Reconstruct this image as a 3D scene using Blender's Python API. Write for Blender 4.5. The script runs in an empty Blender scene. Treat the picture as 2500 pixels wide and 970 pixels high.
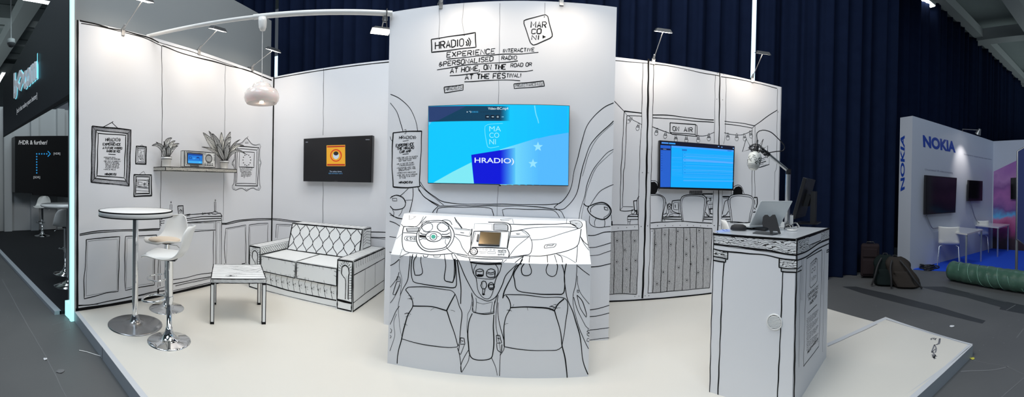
import bpy, bmesh, math, random
from math import sin, cos, pi, radians, atan2, hypot
from mathutils import Vector, Matrix
random.seed(7)
SC = bpy.context.scene
COL = SC.collection
# ---------------------------------------------------------------- camera model (2500x970 cylindrical panorama)
F = 900.0; Y0 = 460.0; XC = 1250.0; TA = .0244; TB = .009; HC = 1.4
UP = Vector((-TA, TB, 1)).normalized()
FW = Vector((0, 1, -TB)); FW -= UP * FW.dot(UP); FW.normalize()
RT = FW.cross(UP)
CAM = Vector((0, 0, HC))
def ray(x, y):
    t = (x - XC) / F
    return RT * sin(t) + FW * cos(t) + UP * ((Y0 - y) / F)
def pix(p):
    d = Vector(p) - CAM; a, b, c = d.dot(RT), d.dot(UP), d.dot(FW)
    return XC + F * atan2(a, c), Y0 - F * b / hypot(a, c)
def onz(x, y, z=0.0):
    r = ray(x, y); return CAM + r * ((z - HC) / r.z)
cam = bpy.data.cameras.new('camera'); cam.type = 'PANO'
cam.panorama_type = 'CENTRAL_CYLINDRICAL'
cam.central_cylindrical_range_u_min = -XC / F; cam.central_cylindrical_range_u_max = (2500 - XC) / F
cam.central_cylindrical_range_v_min = -(970 - Y0) / F; cam.central_cylindrical_range_v_max = Y0 / F
cam.central_cylindrical_radius = 1.0
cam.clip_start = .01; cam.clip_end = 200
camo = bpy.data.objects.new('camera', cam); COL.objects.link(camo)
M = Matrix((RT, UP, -FW)).transposed().to_4x4(); M.translation = CAM
camo.matrix_world = M; SC.camera = camo
# ---------------------------------------------------------------- planes
class Pl:
    def __init__(s, o, n):
        s.o = Vector(o); s.n = Vector(n).normalized()
        if s.n.dot(CAM - s.o) < 0: s.n = -s.n
    def hit(s, x, y, lift=0.0):
        r = ray(x, y); o = s.o + s.n * lift
        return CAM + r * ((o - CAM).dot(s.n) / r.dot(s.n))
def vpl(a, b):      # vertical plane through two floor points
    d = Vector((b[0] - a[0], b[1] - a[1], 0)); return Pl((a[0], a[1], 0), d.cross(Vector((0, 0, 1))))
def P3(a, b, c):
    a, b, c = Vector(a), Vector(b), Vector(c); return Pl(a, (b - a).cross(c - a))
# zoom frames: stroke coordinates may be read off an enlarged crop
def zf(x0, y0, s): return lambda *p: [(x0 + p[i] / s, y0 + p[i + 1] / s) for i in range(0, len(p), 2)]
px = zf(0, 0, 1)
# ---------------------------------------------------------------- mesh builder
WM = {}
def wm(o): return WM.get(o.name, Matrix.Identity(4))
def catmull(P, step, closed=False):
    n = len(P)
    if n < 3 and not closed:
        pass
    out = []
    rng = range(n if closed else n - 1)
    for i in rng:
        p1, p2 = P[i], P[(i + 1) % n]
        p0 = P[(i - 1) % n] if (closed or i > 0) else p1
        p3 = P[(i + 2) % n] if (closed or i + 2 < n) else p2
        L = math.dist(p1, p2); k = max(1, int(L / step))
        for j in range(k):
            t = j / k
            out.append(tuple(.5 * ((2 * b) + (c - a) * t + (2 * a - 5 * b + 4 * c - d) * t * t + (3 * b - a - 3 * c + d) * t ** 3)
                             for a, b, c, d in zip(p0, p1, p2, p3)))
    if not closed: out.append(tuple(P[-1]))
    return out
def lin(P, step, closed=False):
    out = []; n = len(P)
    for i in range(n if closed else n - 1):
        a, b = P[i], P[(i + 1) % n]; k = max(1, int(math.dist(a, b) / step))
        for j in range(k): out.append(tuple(u + (v - u) * j / k for u, v in zip(a, b)))
    if not closed: out.append(tuple(P[-1]))
    return out
class MB:
    def __init__(s): s.v = []; s.f = []; s.m = []; s.sm = []; s.mats = []
    def mi(s, m):
        if m not in s.mats: s.mats.append(m)
        return s.mats.index(m)
    def add(s, vs, fs, mat, smooth=False):
        k = len(s.v); s.v += [Vector(v) for v in vs]; i = s.mi(mat)
        for f in fs: s.f.append([k + q for q in f]); s.m.append(i); s.sm.append(smooth)
        return s
    def box(s, lo, hi, mat, M=None):
        x0, y0, z0 = lo; x1, y1, z1 = hi
        vs = [Vector(p) for p in ((x0,y0,z0),(x1,y0,z0),(x1,y1,z0),(x0,y1,z0),(x0,y0,z1),(x1,y0,z1),(x1,y1,z1),(x0,y1,z1))]
        if M is not None: vs = [M @ v for v in vs]
        return s.add(vs, [(0,3,2,1),(4,5,6,7),(0,1,5,4),(1,2,6,5),(2,3,7,6),(3,0,4,7)], mat)
    def prism(s, pts, vec, mat, smooth=False):
        pts = [Vector(p) for p in pts]; vec = Vector(vec); n = len(pts)
        fs = [tuple(range(n))[::-1], tuple(range(n, 2 * n))]
        s.add(pts + [p + vec for p in pts], fs, mat)
        k = len(s.v) - 2 * n; i = s.mi(mat)
        for a in range(n):
            b = (a + 1) % n; s.f.append([k + a, k + b, k + n + b, k + n + a]); s.m.append(i); s.sm.append(smooth)
        return s
    def poly(s, pts, mat): return s.add(pts, [tuple(range(len(pts)))], mat)
    def tube(s, pts, r, mat, seg=10, closed=False, caps=True):
        pts = [Vector(p) for p in pts]; n = len(pts); vs = []; up = None
        rs = r if isinstance(r, (list, tuple)) else [r] * n
        for i, p in enumerate(pts):
            a = pts[(i - 1) % n] if (closed or i) else p; b = pts[(i + 1) % n] if (closed or i < n - 1) else p
            t = (b - a).normalized()
            if up is None: up = t.orthogonal().normalized()
            up = (up - t * up.dot(t)).normalized(); w = t.cross(up)
            for j in range(seg):
                q = 2 * pi * j / seg; vs.append(p + (up * cos(q) + w * sin(q)) * rs[i])
        fs = []
        for i in range(n if closed else n - 1):
            for j in range(seg):
                fs.append((i * seg + j, i * seg + (j + 1) % seg, ((i + 1) % n) * seg + (j + 1) % seg, ((i + 1) % n) * seg + j))
        s.add(vs, fs, mat, True)
        if caps and not closed:
            s.add(vs[:seg], [tuple(range(seg))[::-1]], mat); s.add(vs[-seg:], [tuple(range(seg))], mat)
        return s
    def lathe(s, prof, c, mat, seg=32, M=None, smooth=True, caps=True):
        vs = []; c = Vector(c)
        for r, z in prof:
            for j in range(seg):
                q = 2 * pi * j / seg; v = Vector((r * cos(q), r * sin(q), z))
                if M is not None: v = M @ v
                vs.append(c + v)
        fs = []
        for i in range(len(prof) - 1):
            for j in range(seg): fs.append((i*seg+j, i*seg+(j+1)%seg, (i+1)*seg+(j+1)%seg, (i+1)*seg+j))
        s.add(vs, fs, mat, smooth)
        if not caps: return s
        if prof[0][0] > 1e-4: s.add(vs[:seg], [tuple(range(seg))[::-1]], mat)
        if prof[-1][0] > 1e-4: s.add(vs[-seg:], [tuple(range(seg))], mat)
        return s
    def ribbon(s, W, n, w, mat, closed=False):
        W = [Vector(p) for p in W]; k = len(W)
        if k < 2: return s
        vs = []
        for i, p in enumerate(W):
            a = W[(i - 1) % k] if (closed or i) else p; b = W[(i + 1) % k] if (closed or i < k - 1) else p
            t = (b - a)
            if t.length < 1e-9: t = Vector((1, 0, 0))
            side = n.cross(t).normalized(); ww = w[i] if isinstance(w, list) else w
            vs += [p + side * ww / 2, p - side * ww / 2]
        fs = [(2*i, 2*((i+1)%k), 2*((i+1)%k)+1, 2*i+1) for i in range(k if closed else k - 1)]
        return s.add(vs, fs, mat)
    # marker line drawn on a plane, given in photo pixels
    def ink(s, pl, P, w=1.8, mat='ink', closed=False, smooth=True, lift=.0012, wob=.35, step=4):
        if smooth and not closed and len(P) > 2:      # keep hard corners hard
            segs = [[P[0]]]
            for i in range(1, len(P)):
                segs[-1].append(P[i])
                if i < len(P) - 1:
                    a1 = atan2(P[i][1] - P[i-1][1], P[i][0] - P[i-1][0]); a2 = atan2(P[i+1][1] - P[i][1], P[i+1][0] - P[i][0])
                    if abs((a2 - a1 + pi) % (2 * pi) - pi) > radians(72): segs.append([P[i]])
            Q = []
            for sg in segs: Q += catmull(sg, step)[(1 if Q else 0):]
        else: Q = (catmull if smooth else lin)(P, step, closed)
        if w >= 1: w *= 1.2
        ph = random.random() * 50; out = []; ws = []; d = 0; last = Q[0]
        for q in Q:
            d += math.dist(q, last); last = q
            out.append(pl.hit(q[0] + wob * sin(d / 9 + ph), q[1] + wob * sin(d / 11 + ph * 2), lift))
            ws.append(w * (1 + .16 * sin(d / 23 + ph)) * (out[-1] - CAM).length / F)
        if pl.n.z < .3:       # foreshortening-safe width: true width in metres along the sheet
            m = sum(ws) / len(ws)
        return s.ribbon(out, pl.n, ws, mat, closed)
    def fill(s, pl, P, mat='ink', lift=.0010):
        W = [pl.hit(x, y, lift) for x, y in P]
        nn = Vector((0, 0, 0))
        for i in range(len(W)): nn += W[i].cross(W[(i + 1) % len(W)])
        if nn.dot(pl.n) < 0: W = W[::-1]
        return s.poly(W, mat)
    def build(s, name, parent=None, bevel=0, seg=2, smooth_angle=None, label=None, kind=None):
        me = bpy.data.meshes.new(name); inv = wm(parent).inverted() if parent else Matrix.Identity(4)
        me.from_pydata([inv @ v for v in s.v], [], s.f)
        for m in s.mats: me.materials.append(MAT(m))
        me.polygons.foreach_set('material_index', s.m); me.polygons.foreach_set('use_smooth', s.sm)
        me.update()
        o = bpy.data.objects.new(name, me); COL.objects.link(o)
        if parent: o.parent = parent; WM[o.name] = wm(parent)
        if smooth_angle: me.polygons.foreach_set('use_smooth', [True] * len(s.f)); me.set_sharp_from_angle(angle=radians(smooth_angle))
        if bevel:
            b = o.modifiers.new('bevel', 'BEVEL'); b.width = bevel; b.segments = seg; b.limit_method = 'ANGLE'; b.angle_limit = radians(40)
        if label: o['label'] = label
        if kind: o['kind'] = kind
        return o
def thing(name, label, cat, loc=(0, 0, 0), rz=0, group=None):
    o = bpy.data.objects.new(name, None); COL.objects.link(o); o.empty_display_size = .1
    o.location = loc; o.rotation_euler = (0, 0, rz); WM[o.name] = Matrix.Translation(loc) @ Matrix.Rotation(rz, 4, 'Z')
    o['label'] = label; o['category'] = cat
    if group: o['group'] = group
    return o
def tag(o, label, cat, group=None, kind=None):
    o['label'] = label; o['category'] = cat
    if group: o['group'] = group
    if kind: o['kind'] = kind
    return o
def struct(o, label=None):
    o['kind'] = 'structure'
    if label: o['label'] = label
    return o
def dup(root, loc, rz, label=None):
    r = root.copy(); COL.objects.link(r); r.location = loc; r.rotation_euler = (0, 0, rz)
    WM[r.name] = Matrix.Translation(loc) @ Matrix.Rotation(rz, 4, 'Z')
    if label: r['label'] = label
    def rec(src, dst):
        for ch in [c for c in bpy.data.objects if c.parent == src]:
            c = ch.copy(); COL.objects.link(c); c.parent = dst; rec(ch, c)
    rec(root, r)
    return r
# ---------------------------------------------------------------- materials
_M = {}
def bs(name, col, rough=.5, metal=0, emit=None, es=1, spec=.5, coat=0, sub=0, trans=0):
    m = bpy.data.materials.new(name); m.use_nodes = True; b = m.node_tree.nodes['Principled BSDF']
    b.inputs['Base Color'].default_value = (*col, 1); b.inputs['Roughness'].default_value = rough
    b.inputs['Metallic'].default_value = metal; b.inputs['Specular IOR Level'].default_value = spec
    b.inputs['Coat Weight'].default_value = coat; b.inputs['Coat Roughness'].default_value = .08
    if sub: b.inputs['Subsurface Weight'].default_value = sub; b.inputs['Subsurface Scale'].default_value = .03
    if trans: b.inputs['Transmission Weight'].default_value = trans
    if emit: b.inputs['Emission Color'].default_value = (*emit, 1); b.inputs['Emission Strength'].default_value = es
    _M[name] = m; return m
def MAT(n): return _M[n]
def nd(m, t, **k):
    n = m.node_tree.nodes.new(t)
    for a, b in k.items():
        if hasattr(n, a): setattr(n, a, b)
        else: n.inputs[a].default_value = b
    return n
def lk(m, a, b): m.node_tree.links.new(a, b)
def noisy(name, c1, c2, scale=3, rough=.6, detail=4, bump=0, bscale=None, **k):
    m = bs(name, c1, rough, **k); b = m.node_tree.nodes['Principled BSDF']
    tc = nd(m, 'ShaderNodeTexCoord'); n = nd(m, 'ShaderNodeTexNoise', Scale=scale, Detail=detail)
    r = nd(m, 'ShaderNodeMix', data_type='RGBA')
    lk(m, tc.outputs['Object'], n.inputs['Vector']); lk(m, n.outputs['Fac'], r.inputs[0])
    r.inputs[6].default_value = (*c1, 1); r.inputs[7].default_value = (*c2, 1)
    lk(m, r.outputs[2], b.inputs['Base Color'])
    if bump:
        n2 = nd(m, 'ShaderNodeTexNoise', Scale=bscale or scale * 4, Detail=5); bp = nd(m, 'ShaderNodeBump', Strength=bump, Distance=.01)
        lk(m, tc.outputs['Object'], n2.inputs['Vector']); lk(m, n2.outputs['Fac'], bp.inputs['Height']); lk(m, bp.outputs[0], b.inputs['Normal'])
    return m
def grain(name, base, inkc, scale, dist, rot, thr=(.42, .5), rough=.6, stretch=(1, 1, 1), fac=1):
    # hand-drawn wood grain: thin dark wave lines on a pale board
    m = bs(name, base, rough); b = m.node_tree.nodes['Principled BSDF']
    tc = nd(m, 'ShaderNodeTexCoord'); mp = nd(m, 'ShaderNodeMapping'); mp.inputs['Rotation'].default_value = rot; mp.inputs['Scale'].default_value = stretch
    w = nd(m, 'ShaderNodeTexWave', Scale=scale, Distortion=dist, Detail=2.0); w.inputs['Detail Scale'].default_value = 1.3
    cr = nd(m, 'ShaderNodeValToRGB'); cr.color_ramp.elements[0].position = thr[0]; cr.color_ramp.elements[1].position = thr[1]
    cr.color_ramp.elements[0].color = (*[i * fac + q * (1 - fac) for i, q in zip(inkc, base)], 1); cr.color_ramp.elements[1].color = (*base, 1)
    lk(m, tc.outputs['Object'], mp.inputs[0]); lk(m, mp.outputs[0], w.inputs[0]); lk(m, w.outputs['Fac'], cr.inputs[0]); lk(m, cr.outputs[0], b.inputs['Base Color'])
    return m
bs('board', (.80, .81, .84), .55, spec=.3)
bs('board2', (.93, .935, .94), .2, spec=.5)  # glossier board; some lamp brightness on the dashboard top is put into its whiteness
bs('ink', (.007, .007, .008), .6, spec=.15)
bs('pencil', (.22, .22, .24), .6)
bs('seam', (.16, .16, .18), .6)
bs('chrome', (.78, .79, .80), .07, 1)
noisy('brushed', (.36, .365, .37), (.43, .43, .44), 6, .22, metal=1)
bs('white_plastic', (.82, .82, .80), .3)
bs('white_gloss', (.84, .83, .81), .12, coat=.4)
bs('cream_pad', (.80, .68, .55), .5)
bs('white_pad', (.84, .84, .82), .45)
bs('black', (.012, .012, .014), .35)
bs('black_matte', (.02, .02, .022), .7)
bs('dark_grey', (.06, .065, .07), .45)
bs('grey_metal', (.42, .43, .44), .35, .8)
bs('alu', (.62, .63, .64), .3, 1)
bs('screen_off', (.012, .014, .018), .08)
# ---------------------------------------------------------------- hand lettering
GL = {'A':'00 26 40;12 32','B':'00 06 26 35 34 23 03;23 32 31 20 00','C':'45 36 16 05 01 10 30 41','D':'00 06 26 45 41 20 00','E':'40 00 06 46;03 33',
'F':'00 06 46;03 33','G':'45 36 16 05 01 10 30 41 43 23','H':'00 06;40 46;03 43','I':'20 26','J':'36 31 20 10 01','K':'00 06;46 03 40','L':'06 00 40',
'M':'00 06 22 46 40','N':'00 06 40 46','O':'16 05 01 10 30 41 45 36 16','P':'00 06 36 45 44 33 03','Q':'16 05 01 10 30 41 45 36 16;21 40','R':'00 06 36 45 44 33 03;23 40',
'S':'45 36 16 05 04 33 42 41 30 10 01','T':'06 46;26 20','U':'06 01 10 30 41 46','V':'06 20 46','W':'06 10 24 30 46','X':'00 46;06 40','Y':'06 23 46;23 20',
'Z':'06 46 00 40','&':'41 04 15 26 35 02 10 20 43','!':'26 22;20 21','.':'10 11','-':'13 33','+':'13 33;22 24',"'":'26 25','(':'36 24 22 30',')':'16 24 22 10',
'/':'00 46','>':'01 43 05 01','0':'16 05 01 10 30 41 45 36 16','1':'15 26 20','2':'05 16 36 45 00 40'}
def adv(c): return {' ': .62, 'I': .5, '.': .5, '!': .5, ',': .5, "'": .5, 'M': 1.2, 'W': 1.2, ')': .42, '(': .5}.get(c, 1.0)
def write(mb, pl, text, p0, p1, h, w=1.5, mat='ink', slant=.08, lift=.0013, jit=.05, upright=True):
    tot = sum(adv(c) for c in text) or 1; dx, dy = p1[0] - p0[0], p1[1] - p0[1]; L = hypot(dx, dy); ux, uy = dx / L, dy / L
    vx, vy = (0, -1) if upright else (uy, -ux)
    pos = 0
    for c in text:
        a = adv(c) / tot * L; cw = a * .74; ji = random.uniform(-jit, jit) * h
        if c == ',':
            st = '21 00'
        else: st = GL.get(c, '')
        for stroke in [q for q in st.split(';') if q]:
            pts = []
            for g in stroke.split():
                gx = int(g[0]) / 4; gy = int(g[1]) / 6
                if c in "I.!'": gx = .5 if c == 'I' or c == '!' else gx
                t = pos + a * .13 + gx * cw + slant * gy * h; q = gy * h * (1 + ji / h)
                pts.append((p0[0] + ux * t + vx * q + random.uniform(-.012, .012) * h, p0[1] + uy * t + vy * q + ji * .3 + random.uniform(-.012, .012) * h))
            mb.ink(pl, pts, w, mat, smooth=False, wob=0, lift=lift, step=40)
        pos += a
def scrib(mb, pl, text, p0, p1, h, w=1.0, mat='ink'): write(mb, pl, text, p0, p1, h, w, mat, jit=.12)
_fc = {}
def fmesh(text, off=0.0, ext=0.0):
    k = (text, off, ext)
    if k in _fc: return _fc[k]
    cu = bpy.data.curves.new('t', 'FONT'); cu.body = text; cu.offset = off; cu.extrude = ext; cu.resolution_u = 4
    ob = bpy.data.objects.new('t', cu); COL.objects.link(ob)
    dg = bpy.context.evaluated_depsgraph_get(); me = bpy.data.meshes.new_from_object(ob.evaluated_get(dg))
    vs = [v.co.copy() for v in me.vertices]; fs = [tuple(p.vertices) for p in me.polygons]
    bpy.data.objects.remove(ob); bpy.data.curves.remove(cu); bpy.data.meshes.remove(me)
    x0 = min(v.x for v in vs); x1 = max(v.x for v in vs); y0 = min(v.y for v in vs); y1 = max(v.y for v in vs)
    vs = [((v.x - x0) / (x1 - x0), (v.y - y0) / (y1 - y0), v.z) for v in vs]
    _fc[k] = (vs, fs); return _fc[k]
class Quad:     # world-space patch on a plane; corners tl, tr, br, bl
    def __init__(s, pl, tl, tr, br, bl, lift=0):
        s.n = pl.n; s.c = [pl.hit(*p, lift) for p in (tl, tr, br, bl)]
    def at(s, u, v, w=0):      # v upward
        tl, tr, br, bl = s.c; a = bl.lerp(br, u); b = tl.lerp(tr, u); return a.lerp(b, v) + s.n * w
def qtext(mb, q, text, mat, u0=0, v0=0, u1=1, v1=1, off=0.0, ext=0.0, lift=.002):
    vs, fs = fmesh(text, off, ext)
    mb.add([q.at(u0 + (u1 - u0) * a, v0 + (v1 - v0) * b, lift + c) for a, b, c in vs], fs, mat)
def qrect(mb, q, u0, v0, u1, v1, mat, lift=.001):
    mb.add([q.at(u0, v0, lift), q.at(u1, v0, lift), q.at(u1, v1, lift), q.at(u0, v1, lift)], [(0, 1, 2, 3)], mat)
def qpoly(mb, q, pts, mat, lift=.001): mb.add([q.at(u, v, lift) for u, v in pts], [tuple(range(len(pts)))], mat)
def qline(mb, q, pts, w, mat='ink', lift=.0015, closed=False):
    mb.ribbon([q.at(u, v, lift) for u, v in pts], q.n, w, mat, closed)
def area(name, loc, target, size, power, col, spread=180, parent=None, sy=None):
    l = bpy.data.lights.new(name, 'AREA'); l.shape = 'RECTANGLE' if sy else 'DISK'; l.size = size
    if sy: l.size_y = sy
    l.energy = power; l.color = col; l.spread = radians(spread)
    o = bpy.data.objects.new(name, l); COL.objects.link(o)
    d = Vector(target) - Vector(loc); m = d.to_track_quat('-Z', 'Y').to_matrix().to_4x4(); m.translation = loc
    o.matrix_world = m
    if parent: o.parent = parent; o.matrix_parent_inverse = wm(parent).inverted()
    return o
# ---------------------------------------------------------------- more materials
noisy('floor_concrete', (.085, .088, .092), (.135, .138, .138), 1.3, .5, bump=.05, bscale=30)
noisy('platform_top', (.78, .75, .68), (.82, .79, .72), 1.1, .32)
bs('platform_side', (.42, .46, .50), .5)  # the platform's own white, with the shade on its sides put into the colour
bs('platform_rim', (.66, .68, .71), .35)
noisy('carpet_black', (.006, .007, .010), (.014, .015, .018), 60, .95)
noisy('carpet_blue', (.004, .07, .60), (.006, .09, .72), 50, .9)
bs('table_white', (.90, .90, .89), .38); bs('table_white', (.90, .90, .89), .38); bs('grey_panel', (.30, .33, .345), .5)
bs('wall_white', (.62, .64, .65), .5)
noisy('curtain', (.0045, .009, .027), (.008, .015, .042), 5, .9, spec=.06)
noisy('hall_ceiling', (.22, .26, .26), (.28, .33, .32), .6, .8)
bs('hall_steel', (.34, .37, .37), .6)
bs('lamp_on', (1, 1, 1), .5, emit=(.95, .98, 1), es=9)
bs('flood_on', (1, 1, 1), .5, emit=(1, .93, .82), es=14)
bs('daylight', (1, 1, 1), .5, emit=(.60, .82, 1), es=1.5)
bs('cyan_light', (.5, .9, .9), .5, emit=(.42, .95, .98), es=1.05)
grain('plank', (.60, .60, .61), (.33, .33, .34), 34, 11, (0, 0, .2), (.20, .60), stretch=(1, 1, .45))
grain('bandwood', (.80, .81, .82), (.02, .02, .02), 21, 13, (0, radians(90), 0), (.10, .30), stretch=(.55, .55, 1.4))
grain('shelfwood', (.66, .63, .56), (.25, .24, .21), 40, 16, (0, radians(90), 0), (.25, .6))
def floor_mark(name, pts, mat, label): pass
# ---------------------------------------------------------------- hall floor, stage, carpets
b = MB(); b.box((-40, -14, -.2), (40, 12, -.1), 'floor_concrete')
Z = zf(1900, 700, 3.593); FL = Pl((0, 0, -.1), (0, 0, 1))
bs('duct', (.035, .038, .042), .5); bs('scuff', (.17, .175, .18), .6)
b.fill(FL, Z(560, 0, 680, 0, 1000, 70, 1400, 175, 1820, 300, 1790, 325, 1350, 215, 1000, 130, 740, 60), 'duct')
b.fill(FL, Z(1230, 0, 1450, 0, 1700, 60, 2156, 165, 2156, 240, 1940, 200, 1950, 180, 1650, 95), 'duct')
for s, w in ((Z(1680, 60, 2000, 135), 1.2), (Z(1640, 640, 1980, 700, 2156, 770), 1.4), (Z(1600, 745, 1900, 730, 2020, 700), 4), (Z(2156, 800, 1960, 970), 2), (Z(2090, 450, 2156, 370), 2), (Z(2000, 210, 2080, 160), 1.5)):
    b.ink(FL, s, w, 'scuff')
Z = zf(0, 480, 1.98)
for s, w in ((Z(10, 400, 120, 600, 230, 790, 320, 970), 1.6), (Z(250, 620, 330, 600, 340, 640, 260, 660), 1.2)): b.ink(FL, s, w, 'scuff')
for X, Y, r in ((20, 368, 5), (42, 267, 3), (36, 583, 4), (202, 735, 4), (60, 520, 3), (14, 785, 4), (275, 845, 7), (300, 850, 9)):
    b.fill(FL, Z(X - r, Y, X, Y - r * .5, X + r, Y + 1, X + 2, Y + r * .5), 'scuff')
for X, Y in ((690, 660), (500, 300), (860, 170), (1110, 295), (1350, 320), (1250, 510), (2025, 345), (1885, 448), (1980, 495), (1800, 515), (1765, 560), (1990, 940), (1180, 225), (2110, 295)):
    q = zf(1900, 700, 3.593); b.fill(FL, q(X - 8, Y, X, Y - 4, X + 9, Y, X, Y + 5), 'scuff')
struct(b.build('floor_hall'))
PF = [(-3.60, 1.445), (-2.71, 1.345), (-1.93, 1.245), (0, 1.19), (2.2, 1.155), (3.31, 1.075), (3.60, 2.21), (3.39, 2.23), (3.42, 4.3), (3.4, 5.2), (-3.60, 5.2)]
FP0 = Pl((0, 0, 0), (0, 0, 1)); b = MB()
b.prism([(x, y, -.1) for x, y in PF], (0, 0, .1), 'platform_side')
b.poly([(x, y, .0006) for x, y in PF], 'platform_top')
Z = zf(1900, 700, 3.593)
b.poly([FP0.hit(x, y, .0012) for x, y in Z(2500 - 1100, 1500, 1708, 505, 1690, 515, 1640, 560, 1480, 700, 1100, 960)][1:], 'platform_rim')
b.fill(FP0, Z(940, 268, 1708, 505, 1690, 516, 925, 280), 'platform_rim', .0014)
b.fill(FP0, Z(830, 315, 940, 268, 950, 285, 435, 525, 425, 500), 'platform_rim', .0012)
b.ink(FP0, Z(943, 290, 1300, 395, 1690, 515), 1.0, 'seam', smooth=False, lift=.0018); b.ink(FP0, Z(432, 527, 750, 385, 870, 330), 1.0, 'seam', lift=.0018)
# front edge strip
rim = [(x, y) for x, y in PF[:6]]
for i in range(5):
    (x0, y0), (x1, y1) = rim[i], rim[i + 1]
    b.poly([(x0, y0, .001), (x1, y1, .001), (x1, y1 + .045, .001), (x0, y0 + .045, .001)], 'platform_rim')
b.add([(-2.715, 1.3445, -.1), (-2.705, 1.3435, -.1), (-2.705, 1.3435, 0), (-2.715, 1.3445, 0)], [(0, 1, 2, 3)], 'seam')
# scrawled signature on the platform
for s in (Z(1415, 455, 1405, 500, 1385, 510), Z(1422, 455, 1412, 505, 1370, 512, 1385, 545, 1378, 580, 1350, 570, 1375, 598, 1345, 600, 1390, 612, 1350, 618, 1385, 632), Z(1370, 512, 1345, 580, 1380, 545), Z(1355, 600, 1370, 638, 1378, 600, 1362, 630), Z(1335, 460, 1345, 455, 1340, 468), Z(1352, 450, 1360, 465, 1368, 450), Z(1365, 455, 1375, 470, 1383, 452, 1370, 462)):
    b.ink(FP0, s, 2.6, 'pencil', lift=.0016)
struct(b.build('floor_platform'))
b = MB(); b.box((-11, 1.36, -.1), (-3.80, 7, -.062), 'carpet_black'); b.box((-11, 1.30, -.1), (-3.80, 1.375, -.058), 'platform_side'); struct(b.build('floor_carpet_black'))
b = MB(); b.prism([(6.55, 3.5, -.1), (6.78, 2.62, -.1), (7.1, .6, -.1), (11.6, .2, -.1), (11.2, 3.2, -.1)], (0, 0, .012), 'carpet_blue'); struct(b.build('floor_carpet_blue'))
# ---------------------------------------------------------------- booth wall planes
LWA, LWB = (-3.565, 1.455), (-3.474, 4.57); LW = vpl(LWA, LWB); BL = vpl((-3.56, 4.57), (-.5, 4.57)); CP = vpl((-1.205, 3.40), (.905, 3.25)); RW = vpl((.6, 4.36), (3.7, 4.18))
def lwx(y): return LWA[0] + (y - LWA[1]) / (LWB[1] - LWA[1]) * (LWB[0] - LWA[0])
def slab(mb, a, bb, h, th, mat, z0=0, top=None):
    d = Vector((bb[0] - a[0], bb[1] - a[1], 0)).normalized(); n = d.cross(Vector((0, 0, 1)))
    if n.dot(CAM - Vector((a[0], a[1], 0))) > 0: n = -n
    n = n * th
    mb.prism([(a[0], a[1], z0), (bb[0], bb[1], z0), (bb[0], bb[1], h), (a[0], a[1], h)], n, mat)
exec_later = []
# grey taller wall of the next booth, and its light strip
b = MB(); b.box((-3.84, 1.475, -.1), (-3.70, 4.78, 3.99), 'grey_panel'); struct(b.build('wall_neighbour'))
b = MB(); b.box((-3.605, 1.40, -.1), (-3.562, 1.437, 4.0), 'cyan_light'); b.box((-3.70, 1.437, -.1), (-3.562, 1.4545, 4.0), 'grey_metal')
b.box((-3.74, 1.40, -.09), (-3.605, 1.45, .07), 'cyan_light')
o = b.build('light_strip'); tag(o, 'tall glowing cyan edge light strip beside the drawn living room wall', 'light')
# ---------------------------------------------------------------- left wall with its marker drawings
b = MB(); za = LW.hit(196, 50).z; zb_ = LW.hit(664, 189).z
b.prism([(*LWA, 0), (lwx(4.61), 4.61, 0), (lwx(4.61), 4.61, zb_), (*LWA, za)], (-.05, 0, 0), 'board')
def band(mb, pl, a, bb, w, mat='ink', n=24, wob=.0, lift=.0016):
    a, bb = Vector(a), Vector(bb); W = [a.lerp(bb, i / n) + pl.n * lift for i in range(n + 1)]
    mb.ribbon(W, pl.n, [w * (1 + .12 * sin(i * 1.7)) for i in range(n + 1)], mat)
def shut(P): return P + [P[0]]
LA = zf(210, 290, 5); LB = zf(360, 290, 5); LC = zf(180, 470, 5); LD = zf(180, 590, 5); TL = zf(190, 0, 3.234)
band(b, LW, (lwx(1.472), 1.472, 0), (lwx(1.472), 1.472, za), .024); band(b, LW, (*LWA, .016), (*LWB, .016), .032); band(b, LW, (lwx(4.562), 4.562, 0), (lwx(4.562), 4.562, 3), .02)
for s, w in ((TL(15, 162, 120, 185, 240, 220), 3.2), (TL(240, 220, 370, 245, 550, 295, 640, 335), 2.2), (TL(25, 183, 200, 215, 370, 258, 500, 290, 620, 342, 665, 362), 1.4), (TL(640, 330, 670, 345, 870, 400, 1165, 500), 1.2),
             (TL(665, 362, 720, 380, 850, 430, 1050, 480, 1165, 512, 1350, 560, 1530, 636), 2.0), (TL(1165, 500, 1300, 545, 1530, 628), 1.0),
             (px(394.5, 112, 396, 290, 392, 480, 390, 560), 1.1), (px(550, 160, 549, 300, 546, 470, 545, 540), .8)):
    b.ink(LW, s, w, smooth=True)
# frame 1
def frame(mb, pl, P1, P2, P3=None, w=(2.8, 2, 2), diag=True, hatch=0):
    for P, q in ((P1, w[0]), (P2, w[1])) + (((P3, w[2]),) if P3 else ()): mb.ink(pl, shut(P), q, smooth=False)
    if diag:
        for a, c in zip(P1, P3 or P2): mb.ink(pl, [a, c], 1)
    if hatch:
        for k in range(4):
            a, a2 = P1[k], P1[(k + 1) % 4]; c, c2 = P2[k], P2[(k + 1) % 4]
            L = math.dist(a, a2); n = int(L / hatch)
            for i in range(1, n):
                t = i / n; mb.ink(pl, [(a[0] + (a2[0] - a[0]) * t, a[1] + (a2[1] - a[1]) * t), (c[0] + (c2[0] - c[0]) * t, c[1] + (c2[1] - c[1]) * t)], .55, 'pencil', smooth=False, wob=0, step=99)
frame(b, LW, LA(75, 92, 550, 137, 525, 820, 65, 775), LA(120, 140, 512, 182, 490, 765, 103, 732), LA(148, 178, 488, 203, 465, 722, 135, 697), hatch=1.25)
b.ink(LW, LA(205, 102, 315, 45, 395, 123), 1.2, smooth=False); b.ink(LW, LA(315, 45, 330, 35), 1.2); b.ink(LW, LA(70, 785, 300, 800, 530, 828), .8, 'pencil')
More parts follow.
